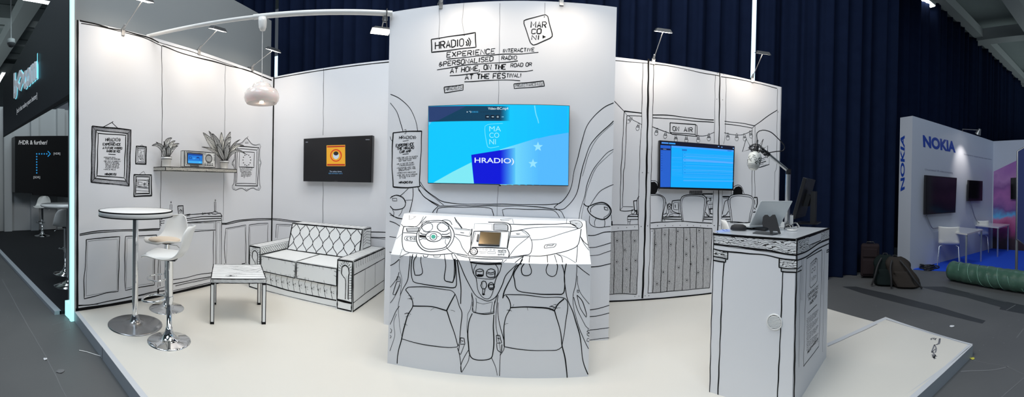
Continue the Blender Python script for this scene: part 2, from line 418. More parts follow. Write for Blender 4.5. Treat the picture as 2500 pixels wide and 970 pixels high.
write(b, LW, 'HRADIO', LA(235, 275)[0], LA(392, 274)[0], 38 / 5, 1.2)
for s in (LA(397, 248, 403, 260, 397, 272), LA(405, 242, 413, 259, 405, 277), LA(412, 237, 422, 258, 412, 280)): b.ink(LW, s, 1.1)
for t, a in (('EXPERIENCE', (203, 326, 424, 330, 28, 1.35)), ('A FUTURE HYBRID', (203, 370, 442, 375, 27, 1.2)), ('RADIO DEVICE', (250, 408, 420, 412, 25, 1.2)), ('HRADIO.EU', (230, 690, 368, 690, 24, 1.35)),
             ('>DISCOVER NOVEL', (215, 478, 365, 482, 13, .6)), ('INFORMATION OVER DAB+', (235, 497, 424, 502, 13, .6)), ('>SEE WHAT IS CURRENTLY', (215, 524, 426, 528, 13, .6)), ('PLAYING ON THE RADIO,', (232, 543, 405, 549, 13, .6)),
             ('FROM AN ARCHIVE OF', (235, 563, 410, 568, 13, .6)), ('THE SONG AND ARTIST', (235, 583, 402, 588, 13, .6)), ('TO ALBUM COVER ART', (232, 603, 406, 608, 13, .6)), ('>VOTE ON POLLS', (215, 626, 360, 629, 13, .6))):
    P = LA(*a[:4]); write(b, LW, t, P[0], P[1], a[4] / 5, a[5])
b.ink(LW, LA(283, 287, 355, 289), 1); b.ink(LW, LA(272, 432, 360, 437), 1.3)
frame(b, LW, LA(612, 337, 735, 343, 732, 558, 605, 552), LA(628, 350, 726, 354, 721, 545, 616, 540), LA(637, 365, 712, 366, 712, 530, 633, 528), w=(2.2, .8, 1))
for s in (LA(678, 400, 655, 430, 650, 480, 668, 492), LA(678, 400, 682, 445, 680, 490), LA(690, 440, 688, 490), LA(655, 492, 670, 505, 698, 508, 697, 493, 655, 492), LA(640, 460, 650, 470), LA(690, 400, 708, 398), LA(640, 390, 660, 380, 675, 388), LA(655, 335, 680, 318, 700, 335), LA(660, 480, 668, 430, 674, 480)): b.ink(LW, s, .8)
frame(b, LW, LA(587, 683, 797, 688, 800, 940, 585, 952), LA(608, 708, 773, 712, 773, 915, 607, 918), w=(2.6, 2.2))
for s in (LA(632, 755, 742, 757, 742, 840, 632, 830, 632, 755), LA(640, 775, 685, 778, 685, 810, 640, 808, 640, 775), LA(630, 750, 640, 745, 742, 750), LA(610, 820, 700, 838, 770, 842), LA(610, 840, 770, 855), LA(610, 875, 773, 885), LA(750, 735, 760, 770, 762, 830), LA(770, 730, 755, 760, 765, 800), LA(745, 740, 768, 775, 755, 820), LA(612, 735, 622, 770, 614, 820), LA(624, 730, 612, 780), LA(650, 683, 705, 638, 728, 685), LA(640, 825, 690, 830), LA(697, 822, 735, 835)): b.ink(LW, s, .9)
def ell(c, rx, ry, n=14, ph=0): return [(c[0] + rx * cos(2 * pi * i / n + ph), c[1] + ry * sin(2 * pi * i / n + ph)) for i in range(n)]
c = LA(715, 798)[0]
for r in (1, 2, 2.8): b.ink(LW, ell(c, r, r), .8, closed=True)
# ornate frame
for P, w in ((LB(1078, 335, 1360, 352, 1345, 825, 1072, 815), 1.6), (LB(1098, 365, 1340, 383, 1325, 795, 1088, 790), 1.3), (LB(1122, 403, 1305, 412, 1300, 597, 1120, 588), 1.3)): b.ink(LW, shut(P), w, smooth=False)
for a, c in zip(LB(1078, 335, 1360, 352, 1345, 825, 1072, 815), LB(1098, 365, 1340, 383, 1325, 795, 1088, 790)): b.ink(LW, [a, c], 1)
sc = LB(1150, 295, 1180, 265, 1215, 232, 1240, 262, 1265, 297, 1290, 315, 1330, 320, 1370, 312, 1383, 340, 1375, 365, 1372, 480, 1388, 540, 1372, 590, 1370, 780, 1380, 840, 1365, 872, 1330, 868, 1300, 850, 1260, 855, 1235, 870, 1210, 888, 1185, 870, 1160, 855, 1120, 855, 1080, 872, 1045, 860, 1038, 820, 1055, 790, 1060, 600, 1035, 560, 1035, 530, 1058, 490, 1065, 380, 1075, 310, 1120, 305)
b.ink(LW, sc, 1.0, closed=True); cx, cy = LB(1213, 570)[0]
b.ink(LW, [(cx + (x - cx) * .955, cy + (y - cy) * .97) for x, y in sc], .6, 'pencil', closed=True)
for s in (LB(1190, 300, 1195, 275, 1205, 300, 1212, 270, 1220, 300, 1232, 278, 1235, 300, 1190, 300), LB(1215, 232, 1228, 215), LB(1190, 850, 1210, 870, 1235, 850), LB(1360, 500, 1380, 540, 1362, 570), LB(1065, 500, 1045, 540, 1062, 575), LB(1350, 840, 1365, 850, 1350, 862), LB(1060, 830, 1052, 850, 1075, 855)): b.ink(LW, s, .8)
for i in range(12):
    c = LB(1213 + 47 * cos(i * pi / 6), 505 + 68 * sin(i * pi / 6))[0]
    for k in range(3): b.ink(LW, [(c[0] - 1.6 * cos(k * 1.05), c[1] - 1.6 * sin(k * 1.05)), (c[0] + 1.6 * cos(k * 1.05), c[1] + 1.6 * sin(k * 1.05))], .7, wob=0)
for t, x0, x1, y in (('THE HRADIO PROJECT HAS', 1122, 1283, 610), ('RECEIVED FUNDING FROM', 1128, 1278, 632), ('THE EUROPEAN UNION', 1130, 1260, 652), ('HORIZON 2020 RESEARCH', 1145, 1268, 669), ('AND INNOVATION PROGRAMME', 1140, 1272, 688), ('UNDER GRANT AGREEMENT', 1140, 1258, 706), ('NO 761', 1170, 1225, 724)):
    P = LB(x0, y, x1, y - 1); write(b, LW, t, P[0], P[1], 2.2, .5)
# mantelpiece and wainscot
for s, w in ((LC(1240, 290, 1500, 265, 1690, 250), 1.5), (LC(1760, 252, 1790, 255, 1810, 290), 1.5), (LC(1340, 325, 1560, 297, 1805, 290), 1.8), (LC(1370, 345, 1560, 325, 1800, 318), 1.5), (LC(1370, 375, 1600, 355, 1805, 345), 1.8), (LC(1810, 290, 1800, 320, 1812, 345), 1.5),
             (LC(1805, 350, 1803, 870) + LD(1800, 280), 1.3), (LC(1735, 352, 1732, 970) + LD(1722, 280), 1.1), (LC(1748, 368, 1786, 368, 1783, 870), .6), (LC(1748, 368, 1744, 870), .6), (LC(1410, 382, 1722, 362, 1720, 455, 1400, 462), .7), (LC(1412, 487, 1570, 470, 1730, 462), 1.5), (LC(1400, 372, 1712, 370, 1710, 445), .6),
             (LC(1705, 470, 1702, 970) + LD(1697, 380), 1.4), (LC(1175, 205, 1175, 150, 1197, 150, 1197, 205), 1), (LC(1187, 135, 1181, 122, 1188, 110, 1193, 124, 1187, 135), 1), (LC(1717, 230, 1718, 118, 1735, 118, 1732, 232), 1.2), (LC(1727, 112, 1721, 98, 1728, 86, 1734, 100, 1727, 112), 1), (LC(1712, 240, 1715, 226, 1735, 226, 1738, 240), 1.2),
             (LC(1690, 250, 1720, 238, 1755, 245, 1762, 258, 1730, 268, 1690, 262, 1682, 256), 1.6), (shut(LC(1270, 168, 1335, 165, 1342, 290, 1280, 297)), 2), (shut(LC(1285, 185, 1325, 183, 1330, 275, 1290, 280)), .7), (LC(1295, 225, 1308, 200, 1322, 225, 1308, 240, 1295, 225), 1.3), (LC(1300, 250, 1320, 250, 1320, 268, 1300, 268, 1300, 250), .8), (LC(1300, 210, 1320, 235), 1.5),
             (LC(1375, 272, 1425, 262, 1420, 285, 1380, 290, 1375, 272), 1.1), (LC(1385, 282, 1415, 270), 1.4), (LC(1565, 268, 1575, 242, 1582, 268, 1565, 270), 1.1), (LC(1590, 268, 1600, 246, 1608, 266), 1.1), (LC(1635, 260, 1668, 256, 1665, 272, 1640, 272), 1.1), (LC(1150, 297, 1225, 278, 1245, 295, 1225, 312, 1165, 312), 1.1),
             (LC(1105, 312, 1068, 330, 1058, 352, 1110, 345), 1.4), (LC(1060, 385, 1105, 375), 1.4), (LC(1058, 355, 1068, 380, 1058, 395, 1070, 410), 1.3), (LC(1060, 310, 1240, 290), 1.3),
             (LC(72, 510, 200, 485, 450, 462, 735, 455, 1055, 445), 1.8), (LC(72, 525, 200, 505, 450, 480, 735, 470, 1045, 460), 1.6),
             (LC(152, 580, 350, 555, 560, 543, 555, 700) + LD(555, 0, 550, 350, 540, 612, 400, 630, 250, 670, 130, 702, 125, 480, 145, 250, 152, 0) + LC(152, 580), 1.7), (LC(175, 600, 350, 580, 532, 572) + LD(535, 0, 530, 600, 150, 665, 168, 0) + LC(175, 600), .6),
             (LC(632, 540, 800, 530, 1010, 523, 1010, 545), 1.6), (LC(632, 540) + LD(627, 0, 625, 400, 630, 600, 800, 560, 985, 533), 1.6), (LD(990, 150, 985, 533), 1.4), (LC(655, 560, 990, 545) , .6), (LC(655, 560) + LD(650, 0, 640, 570, 800, 535, 968, 512, 972, 150), .6),
             (LD(50, 782, 240, 768, 500, 715, 710, 675, 790, 660, 950, 620, 1115, 600), 1.9), (LD(790, 668, 950, 632, 1100, 610), .8), (LD(60, 788, 300, 765), .8), (LD(1035, 150, 1028, 560), 1.1), (LD(1055, 150, 1055, 545), 1.1), (LD(1030, 578, 1030, 640), 3.4), (LD(1035, 575, 1115, 555), 1.2),
             (LD(1205, 470, 1380, 440, 1500, 410, 1690, 380), 1.4), (LD(1205, 522, 1400, 480, 1670, 430), 1.7), (LD(1240, 540, 1450, 490, 1670, 447), .8), (LD(1240, 545, 1450, 500, 1670, 455), .8), (LD(1210, 605, 1400, 562, 1670, 502), 1.1),
             (LC(1805, 378, 1860, 380, 2020, 340, 2200, 325, 2420, 320), 1.8), (LC(1805, 395, 1870, 390, 2030, 355, 2200, 340, 2420, 335), 1.5), (LC(1855, 870, 1840, 700, 1855, 440, 2100, 400, 2105, 870), 1.3), (LC(1862, 870, 1875, 450, 2090, 415, 2092, 870), .6), (LC(2135, 870, 2140, 400, 2250, 380, 2370, 378, 2368, 640), 1.3), (LC(2152, 870, 2155, 412, 2360, 392), .6),
             (LC(1840, 870) + LD(1838, 280), 1.2), (LD(2050, 272, 2092, 266), 1.4), (LD(1805, 420, 1990, 380, 2100, 355), 1.2)):
    b.ink(LW, s, w, smooth=False if len(s) < 4 else True, step=9)
for c in (LC(1187, 123)[0],): pass
struct(b.build('wall_left'))
# ---------------------------------------------------------------- back wall, left half
b = MB(); slab(b, (-3.53, 4.57), (-.6, 4.57), 3.0, .05, 'board')
BA = zf(560, 500, 3.233)
band(b, BL, (-3.468, 4.57, 0), (-3.468, 4.57, 3), .012); band(b, BL, (-3.46, 4.57, 2.972), (-.7, 4.57, 2.972), .012)
for s, w in ((px(790, 168, 789, 330), .9), (px(789, 445, 788, 548), .9), (BA(340, 108, 450, 122, 590, 138), 1.6), (BA(340, 118, 450, 132, 550, 142), 1.2), (BA(1115, 215, 1180, 218, 1270, 220), 1.6), (BA(1115, 258, 1200, 260, 1270, 262), 1.6), (BA(1120, 265, 1270, 277), .8),
             (BA(366, 262, 371, 155, 500, 160), 1.2), (BA(378, 268, 386, 166, 480, 170), .7), (BA(1226, 580, 1270, 587), 1.4), (BA(1226, 632, 1270, 638), 1.4)):
    b.ink(BL, s, w)
band(b, BL, (-2, 4.57, .016), (-.7, 4.57, .016), .032)
struct(b.build('wall_back_left'))
# ---------------------------------------------------------------- advertising tower in the middle, drawn car
b = MB(); A0 = Vector((-1.205, 3.40, 0)); A1 = Vector((.905, 3.25, 0)); dn = (A1 - A0).normalized().cross(Vector((0, 0, 1))) * -1
b.prism([A0, A1, A1 + dn * .95, A0 + dn * 1.1], (0, 0, 3.05), 'board')
T1 = zf(940, 0, 3.731); C2 = zf(940, 220, 3.031); C3 = zf(940, 500, 4.409); C4 = zf(940, 600, 2.695); S6 = zf(940, 300, 5.275)
for s, w in ((px(1220.5, 8, 1219, 130, 1217, 254), .8), (px(1216, 455, 1213, 527), .8)): b.ink(CP, s, w, 'seam')
for s in (T1(492, 55, 496, 200, 490, 350), T1(718, 30, 708, 130, 705, 200, 722, 320), T1(1455, 25, 1456, 140)): b.ink(CP, s, .8, 'pencil')
b.ink(CP, shut(T1(422, 358, 822, 298, 828, 428, 425, 478)), 2.0, smooth=False)
write(b, CP, 'HRADIO', T1(452, 449)[0], T1(722, 416)[0], 64 / 3.731, 2.0, slant=0, jit=.02)
for s in (T1(736, 376, 746, 394, 738, 414), T1(748, 362, 764, 390, 752, 418), T1(762, 345, 780, 380, 768, 420)): b.ink(CP, s, 2)
for c in (T1(493, 353)[0], T1(722, 322)[0], T1(1452, 155)[0]): b.ink(CP, ell(c, .8, .8, 8), 1, closed=True)
b.ink(CP, T1(1265, 190, 1285, 180, 1360, 158, 1435, 138, 1462, 135, 1482, 150, 1502, 230, 1522, 310, 1522, 330, 1505, 347, 1440, 378, 1375, 404, 1345, 408, 1325, 390, 1295, 300, 1264, 215), 1.8, closed=True)
for t, a in (('MAR', (1322, 250, 1472, 252, 52, 1.9)), ('CO', (1328, 308, 1426, 306, 44, 1.9)), ('NI', (1328, 362, 1410, 361, 40, 1.9)),
             ('EXPERIENCE', (556, 522, 1006, 486, 44, 1.7)), ('INTERACTIVE', (1070, 478, 1362, 467, 31, 1.4)), ('&PERSONALISED', (486, 608, 988, 553, 41, 1.6)), ('RADIO', (1058, 545, 1202, 541, 34, 1.4)),
             ('AT HOME,', (590, 668, 870, 640, 44, 1.8)), ('ON THE', (895, 634, 1102, 630, 43, 2.0)), ('ROAD OR', (1140, 612, 1338, 601, 32, 1.3)), ('AT THE FES', (724, 725, 1100, 710, 44, 2.0)), ('TIVAL!', (1102, 706, 1242, 702, 34, 1.4)),
             ('HRADIO.EU', (552, 828, 704, 808, 30, .95)), ('PROJECTMARCONI.EU', (1186, 794, 1434, 776, 25, .8))):
    P = T1(*a[:4]); write(b, CP, t, P[0], P[1], a[4] / 3.731, a[5])
b.fill(CP, T1(1435, 320, 1435, 352, 1466, 336))
for s in (T1(560, 541, 800, 515, 1040, 496, 1250, 490, 1396, 478), T1(475, 638, 760, 590, 1040, 572, 1208, 555), T1(590, 690, 720, 680, 848, 664), T1(852, 658, 865, 645), T1(872, 655, 1040, 650, 1260, 651, 1348, 639), T1(722, 745, 880, 738, 1040, 728, 1230, 735)): b.ink(CP, s, 1.5)
b.ink(CP, shut(T1(538, 795, 712, 770, 710, 822, 542, 845)), 1.7, smooth=False); b.ink(CP, shut(T1(1175, 765, 1442, 738, 1450, 785, 1178, 808)), 1.7, smooth=False)
# notice hung on the drawn window pillar
b.ink(CP, S6(103, 128, 300, 112, 472, 106), 2.4); b.ink(CP, S6(472, 106, 465, 350, 445, 700, 452, 820), 1.8); b.ink(CP, S6(452, 820, 300, 838, 108, 826), 2.6); b.ink(CP, S6(103, 128, 90, 500, 105, 828), 2.2)
for t, a in (('HRADIO', (178, 209, 352, 206, 38, 1.2)), ('EXPERIENCE', (136, 312, 372, 290, 34, 1.4)), ('THE HRADIO', (150, 350, 374, 334, 32, 1.4)), ('CAR APP', (185, 390, 332, 380, 30, 1.4)), ('HRADIO.EU', (176, 782, 352, 776, 24, 1.4)),
             ('>USE THE APP TO SEARCH', (150, 462, 420, 438, 15, .6)), ('FOR STATIONS THAT BEST', (175, 480, 405, 462, 15, .6)), ('SUIT YOUR TASTE', (175, 500, 340, 490, 15, .6)), ('>PLAY OUT OR PAUSE', (150, 542, 370, 520, 15, .6)), ('A RADIO BROADCAST', (180, 560, 378, 545, 15, .6)), ('>SWITCHING WHEN YOU', (150, 592, 388, 575, 15, .6)), ('DONT LIKE WITH THIS', (175, 608, 392, 596, 15, .6)), ('STREAM INTO', (175, 625, 310, 614, 15, .6)), ('>STREAMING WHENEVER', (152, 656, 392, 642, 15, .6)), ('>USE THE NEWS THROUGH', (155, 685, 415, 668, 15, .6)), ('TEXTING TO BE BACK', (180, 704, 390, 692, 15, .6)), ('IN TIME', (185, 722, 268, 718, 15, .6))):
    P = S6(*a[:4]); write(b, CP, t, P[0], P[1], a[4] / 5.275, a[5])
for s in (S6(358, 175, 368, 190, 360, 208), S6(370, 170, 382, 190, 372, 208), S6(380, 165, 396, 188, 384, 208), S6(230, 236, 305, 225), S6(225, 409, 305, 400), S6(250, 95, 268, 85, 275, 110, 262, 145, 248, 140)): b.ink(CP, s, 1.1)
for s, w in ((C2(40, 30, 110, 65, 180, 130, 225, 220, 240, 300), 1.2), (C2(40, 95, 85, 160, 115, 240, 132, 305), 1.2), (C2(38, 345, 45, 370, 58, 385), 1.1),
             (C2(262, 680, 300, 740, 370, 790, 440, 830, 600, 845, 830, 845, 1100, 850, 1250, 845, 1305, 830, 1370, 740, 1400, 600, 1440, 450, 1480, 300, 1540, 200, 1620, 130, 1690, 95), 1.4),
             (C2(240, 715, 290, 790, 400, 855, 430, 858, 830, 858, 1090, 862, 1280, 885, 1350, 860, 1420, 760, 1450, 620, 1500, 450, 1560, 350, 1650, 270, 1690, 228), 1.5), (C2(1460, 640, 1510, 470, 1570, 360, 1690, 245), .8),
             (C2(255, 700, 330, 770, 400, 825, 435, 852), 1.2), (C2(245, 735, 300, 800, 395, 860, 355, 900, 345, 940), 1.3), (C2(380, 945, 385, 890, 420, 870, 600, 868, 770, 872, 795, 895, 806, 945), 1.3), (C2(882, 940, 872, 900, 890, 880, 1100, 885, 1230, 888, 1270, 910, 1292, 945), 1.3), (C2(1250, 868, 1280, 885, 1305, 900, 1328, 950), 1.3), (C2(1250, 868, 1280, 845, 1305, 830), 1.2),
             (C2(1435, 960, 1450, 870, 1480, 780, 1500, 680, 1560, 560, 1640, 470, 1690, 440), 1.2), (C2(1452, 960, 1465, 880, 1508, 700, 1575, 560, 1690, 455), .8), (C2(1520, 852, 1580, 760, 1640, 720, 1690, 700), 1.1),
             (C2(1470, 840, 1500, 862, 1560, 840, 1610, 832, 1650, 850, 1672, 890, 1660, 930, 1620, 958, 1560, 945, 1515, 915, 1498, 880, 1510, 862), 2.2), (C2(1522, 905, 1520, 880, 1560, 850, 1630, 848, 1662, 880, 1655, 920, 1620, 945), 1.2), (C2(1622, 865, 1645, 870, 1650, 890, 1625, 885, 1622, 865), 1.2),
             (C2(38, 800, 80, 780, 130, 800, 152, 840, 140, 870, 110, 882, 60, 885, 38, 860), 1.6), (C2(42, 790, 85, 776, 135, 795, 156, 835), .9), (C2(55, 802, 85, 802, 88, 822, 57, 822, 55, 802), 1), (C2(55, 885, 65, 905, 60, 940), 1), (C2(130, 880, 120, 910, 100, 935), 1), (C2(38, 925, 90, 945, 145, 955), 1.3), (C2(110, 785, 140, 760, 172, 728), 1.2), (C2(207, 725, 208, 780, 195, 850, 180, 912), 1.6), (C2(150, 818, 200, 815), 1),
             (C3(2205, 120, 2198, 190, 2230, 228, 2300, 245, 2380, 240, 2426, 235), 1.1), (C3(2275, 140, 2255, 190, 2262, 228), 1), (C3(2355, 140, 2366, 190, 2360, 240), 1), (C3(2432, 110, 2440, 170), 1),
             (C3(2185, 330, 2260, 330, 2350, 300, 2432, 290), 1.8), (C3(2190, 460, 2260, 460, 2340, 440, 2432, 410), 1.5), (C3(2200, 548, 2290, 545, 2360, 520, 2432, 495), 1.2), (C3(2205, 674, 2300, 665, 2380, 645, 2430, 635), 1.8),
             (C4(1345, 425, 1400, 415, 1475, 393), 1.5), (C4(1345, 468, 1400, 462, 1475, 445), 1.5), (C4(1345, 556, 1400, 552, 1475, 540), 1.1), (C4(1345, 622, 1400, 615, 1474, 608), 1.1),
             (C3(48, 88, 120, 140, 195, 155), 1.3), (C3(48, 180, 110, 200, 175, 240), 1.4), (C3(48, 345, 125, 352), 1.3), (C3(48, 510, 72, 512), 1.3)):
    b.ink(CP, s, w)
struct(b.build('wall_center'))
# ---------------------------------------------------------------- dashboard stand in front of it
D0 = Vector((-.912, 2.675, 0)); D1 = Vector((.592, 2.65, 0)); DF = vpl(D0, D1)
zf1 = .838; zb = 1.125; yb = 3.06
FT0 = Vector((-.90, 2.675, zf1 + .008)); FT1 = Vector((.592, 2.65, zf1 - .008))
BK0 = Vector((-.917, yb, zb)); BK1 = Vector((.622, yb - .03, zb - .015))
SP = P3(FT0, FT1, BK1); BK0.z = SP.o.z + (-(BK0.x - SP.o.x) * SP.n.x - (BK0.y - SP.o.y) * SP.n.y) / SP.n.z
root = thing('dashboard_stand', 'white counter drawn as a car interior with seats and steering wheel, under the big screen', 'display stand', (-.15, 2.68, 0))
b = MB(); yc = 3.36
vs = [D0, D1, Vector((.622, 3.262, 0)), Vector((-.917, 3.375, 0)), FT0, FT1, BK1, BK0, Vector((.622, 3.262, zb - .015)), Vector((-.917, 3.375, zb))]
b.add(vs, [(0, 1, 5, 4), (1, 2, 8, 6, 5), (3, 0, 4, 7, 9), (2, 3, 9, 8), (0, 3, 2, 1)], 'board')
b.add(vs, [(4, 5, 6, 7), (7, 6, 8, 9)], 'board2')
for s, w in ((C4(180, 66, 175, 110, 172, 180, 180, 225, 200, 245, 300, 262, 400, 275, 450, 278, 468, 262, 470, 200, 465, 130, 462, 85), 1.8), (C4(165, 66, 160, 130, 150, 220, 120, 280, 100, 330), 1.4),
             (C4(208, 68, 190, 95, 188, 140, 197, 195, 225, 195, 245, 180, 242, 140, 235, 100, 238, 72), 1.6), (C4(394, 82, 400, 130, 390, 200, 395, 230, 420, 238, 445, 242, 458, 200, 462, 150, 458, 88), 1.9), (C4(452, 88, 456, 150, 448, 240), 1), 
             (C4(480, 92, 500, 140, 530, 210, 560, 270, 600, 330, 640, 355, 668, 366, 700, 358, 735, 330, 770, 260, 800, 190, 868, 122), 1.5), (C4(472, 92, 490, 200, 500, 300, 497, 385), 2), (C4(900, 118, 860, 140, 830, 210, 785, 300, 775, 345), 2.1), (C4(905, 90, 850, 180, 852, 230, 862, 282, 900, 305, 1000, 318, 1120, 322, 1168, 318, 1182, 280, 1178, 180, 1165, 124), 1.9),
             (C4(565, 113, 580, 180, 600, 215, 610, 290, 640, 338, 665, 352, 690, 345, 710, 300, 730, 220, 755, 170, 768, 120), 1.3), (C4(560, 110, 600, 117, 680, 121, 766, 121), 3), (C4(602, 125, 585, 160, 588, 195, 605, 213, 660, 220, 715, 218, 740, 185, 742, 150, 726, 125), 1.2),
             (C4(597, 165, 598, 195, 608, 203, 640, 203, 647, 195, 648, 165), 1.8), (C4(668, 172, 668, 200, 690, 210, 722, 206, 726, 172), 1.8), (C4(668, 180, 695, 192, 725, 182), 1.1), (C4(642, 285, 641, 320), 1.3), (C4(657, 285, 652, 320), 1.3), (C4(635, 250, 630, 262, 640, 284, 657, 284, 669, 262, 662, 238, 648, 234, 636, 242, 635, 255), 1.6), (C4(645, 240, 640, 262, 648, 280), .8),
             (C4(570, 310, 580, 370, 575, 430, 600, 442, 660, 453, 716, 446, 718, 400, 735, 330), 1.5), (C4(596, 345, 602, 372, 598, 436), .9), (C4(602, 372, 650, 384, 706, 372, 695, 440), .9), (C4(575, 372, 583, 430, 640, 447, 712, 438, 722, 362), .9),
             (C4(575, 447, 552, 500, 545, 560, 548, 650, 556, 712, 580, 745, 640, 755, 698, 742, 712, 690, 716, 600, 712, 520, 716, 455), 1.9), (C4(568, 320, 572, 370, 562, 420, 542, 460, 540, 560, 550, 640), .9), (C4(742, 325, 736, 400, 728, 480, 735, 560, 745, 600), 1.2), (C4(745, 375, 742, 450, 760, 540, 785, 640), 1.2),
             (C4(135, 290, 150, 275, 250, 272, 400, 290, 440, 300, 465, 330, 490, 400, 505, 440, 500, 520, 492, 600, 482, 660, 440, 672, 350, 665, 250, 652, 110, 615), 1.4), (C4(135, 290, 170, 340, 182, 400, 150, 460, 125, 540, 110, 615, 88, 690, 80, 778), 1.9), (C4(182, 398, 300, 402, 405, 428), 2.3), (C4(405, 428, 435, 370, 460, 320), 2.2), (C4(405, 428, 430, 500, 460, 590, 480, 660), 1.8), (C4(100, 330, 88, 400, 95, 520, 112, 605), .8), (C4(97, 90, 95, 150, 110, 230, 100, 330), .9),
             (C4(775, 350, 790, 325, 900, 325, 1050, 340, 1160, 342, 1195, 358, 1202, 400, 1190, 500, 1165, 665), 1.4), (C4(795, 330, 818, 360, 826, 408, 795, 470, 782, 560, 785, 665), 1.9), (C4(826, 408, 950, 405, 1060, 412, 1115, 430), 2.5), (C4(1115, 430, 1138, 385, 1178, 350), 2.3), (C4(1115, 430, 1140, 510, 1160, 600, 1166, 665, 1188, 760, 1198, 876), 2), (C4(785, 665, 900, 686, 1050, 692, 1130, 688, 1165, 665), 1.4),
             (C4(915, 119, 897, 150, 905, 190, 930, 199, 955, 190, 963, 165, 948, 119), 1.7), (C4(1073, 119, 1060, 160, 1070, 190, 1100, 205, 1125, 190, 1136, 140, 1131, 119), 1.7), (C4(1192, 118, 1183, 170, 1182, 250, 1200, 350, 1240, 450, 1270, 550, 1290, 640, 1300, 750, 1335, 848), 1.8),
             (C4(1262, 124, 1256, 250, 1237, 330, 1250, 450, 1300, 600, 1340, 680), 1.1), (C4(1266, 132, 1300, 160, 1345, 196), 1.6), (C4(1266, 200, 1270, 260, 1290, 320, 1345, 385), 1), (C4(1240, 340, 1270, 430, 1320, 530, 1343, 548), 1.1), (C4(1262, 325, 1300, 370, 1325, 450, 1322, 472, 1285, 410, 1262, 330), 1.3), (C4(1265, 292, 1275, 295, 1273, 310, 1263, 306, 1265, 292), 1),
             (C4(35, 133, 62, 118, 92, 90), 1.6), (C4(92, 175, 80, 215, 33, 275), 1.2), (C4(80, 205, 98, 208, 102, 235, 76, 238, 80, 205), 1.2), (C4(84, 212, 92, 214, 92, 226, 84, 224, 84, 212), .8), (C4(75, 240, 52, 320, 66, 325, 102, 240), 1.3), (C4(34, 378, 62, 340, 100, 260), 1), (C4(33, 520, 68, 440, 95, 400), 1), (C4(31, 695, 62, 600, 58, 510, 75, 450), .9), (C4(35, 545, 45, 555, 40, 575, 33, 572), 1.1), (C4(34, 590, 42, 600, 33, 612), 1.1),
             (C4(495, 608, 520, 610, 527, 648, 496, 650, 495, 608), 1.5), (C4(490, 652, 485, 700, 498, 718, 522, 650), 1.1), (C4(475, 672, 494, 740, 502, 833), 1.1), (C4(505, 835, 545, 765, 554, 722), 1.1), (C4(500, 833, 500, 780, 548, 690), 1), (C4(700, 740, 728, 800, 738, 856), 1), (C4(745, 600, 758, 700, 752, 860), 1), (C4(732, 592, 755, 592, 768, 640, 735, 643, 732, 592), 1.5), (C4(735, 645, 740, 690, 765, 705, 770, 650), 1.5), (C4(785, 640, 783, 682, 755, 725), 1.3), (C4(502, 625, 515, 630), 1.4), (C4(740, 610, 755, 614), 1.4),
             (C4(1344, 560, 1335, 555, 1328, 566, 1344, 575), 1.2), (C4(1344, 598, 1330, 590, 1328, 580, 1344, 578), 1.2), (C4(1343, 632, 1328, 628, 1332, 612, 1343, 612), 1.2)):
    b.ink(DF, s, w)
for s in (C4(597, 163, 622, 153, 648, 163, 622, 173), C4(668, 168, 695, 152, 726, 168, 697, 182)): b.ink(DF, s, 1.4, closed=True)
for s in (C4(600, 197, 612, 188, 640, 190, 650, 199, 622, 206), C4(666, 198, 695, 211, 728, 203, 722, 210, 690, 214), C4(636, 320, 648, 314, 660, 321, 648, 329)): b.fill(DF, s)
for r in ((20, 24), (17, 12)): b.ink(DF, ell(C4(699, 268)[0], r[0] / 2.695, r[1] / 2.695), 1.5, closed=True)
for s in (C4(682, 258, 715, 256), C4(684, 285, 714, 282)): b.ink(DF, s, 1.5)
for k in range(26):   # short creases round the seat seams
    X, Y = random.choice([(440, 430), (425, 395), (170, 350), (150, 460), (310, 410), (225, 400), (1130, 400), (1145, 460), (1100, 415), (850, 400), (820, 445), (925, 400), (125, 510), (430, 480), (800, 520)])
    X += random.uniform(-12, 12); Y += random.uniform(-18, 18); a = random.uniform(-.6, .6) + (1.4 if Y < 415 and 200 < X < 1060 else 0)
    b.ink(DF, C4(X - 14 * cos(a), Y - 14 * sin(a), X, Y - 3, X + 14 * cos(a), Y + 14 * sin(a)), .7)
def el3(cx_, cy_, rx, ry, n=16): return ell(C3(cx_, cy_)[0], rx / 4.409, ry / 4.409, n)
for s, w in ((C3(540, 168, 620, 175, 690, 215, 738, 290, 736, 370, 700, 440, 650, 480, 540, 502, 450, 500, 385, 470, 342, 400, 345, 310, 390, 225, 460, 180), 1.6), (C3(540, 185, 620, 195, 680, 240, 710, 310, 700, 390, 640, 460, 540, 480, 450, 475, 395, 440, 365, 370, 370, 290, 410, 225, 470, 195), 1.5)): b.ink(SP, s, w, closed=True)
b.ink(SP, el3(525, 343, 88, 54), 1.6, closed=True); b.ink(SP, el3(521, 345, 37, 37), 1.4, closed=True); b.ink(SP, el3(455, 240, 60, 48), 1.0, closed=True); b.ink(SP, el3(625, 240, 62, 50), 1.4, closed=True)
bs('green_dot', (.0, .36, .25), .4); b.fill(SP, el3(521, 345, 24, 22)[::-1], 'green_dot')
b.fill(SP, C3(368, 325, 440, 333, 432, 356, 370, 352)); b.fill(SP, C3(612, 342, 700, 336, 706, 356, 612, 352))
for i in range(9):
    for gx, gy in ((455, 240), (625, 240)):
        a = pi * (.9 + i * .15); b.ink(SP, C3(gx + 48 * cos(a), gy + 38 * sin(a), gx + 54 * cos(a), gy + 43 * sin(a)), .8, wob=0)
bs('shade_pen', (.55, .56, .57), .5)
b.fill(SP, C3(232, 255, 360, 255, 364, 290, 242, 290), 'shade_pen'); b.fill(SP, C3(1175, 212, 1295, 212, 1318, 240, 1318, 278, 1175, 268), 'shade_pen'); b.fill(SP, C3(1998, 180, 2050, 176, 2105, 195, 2114, 230, 2088, 248, 2050, 225, 2008, 198), 'shade_pen')
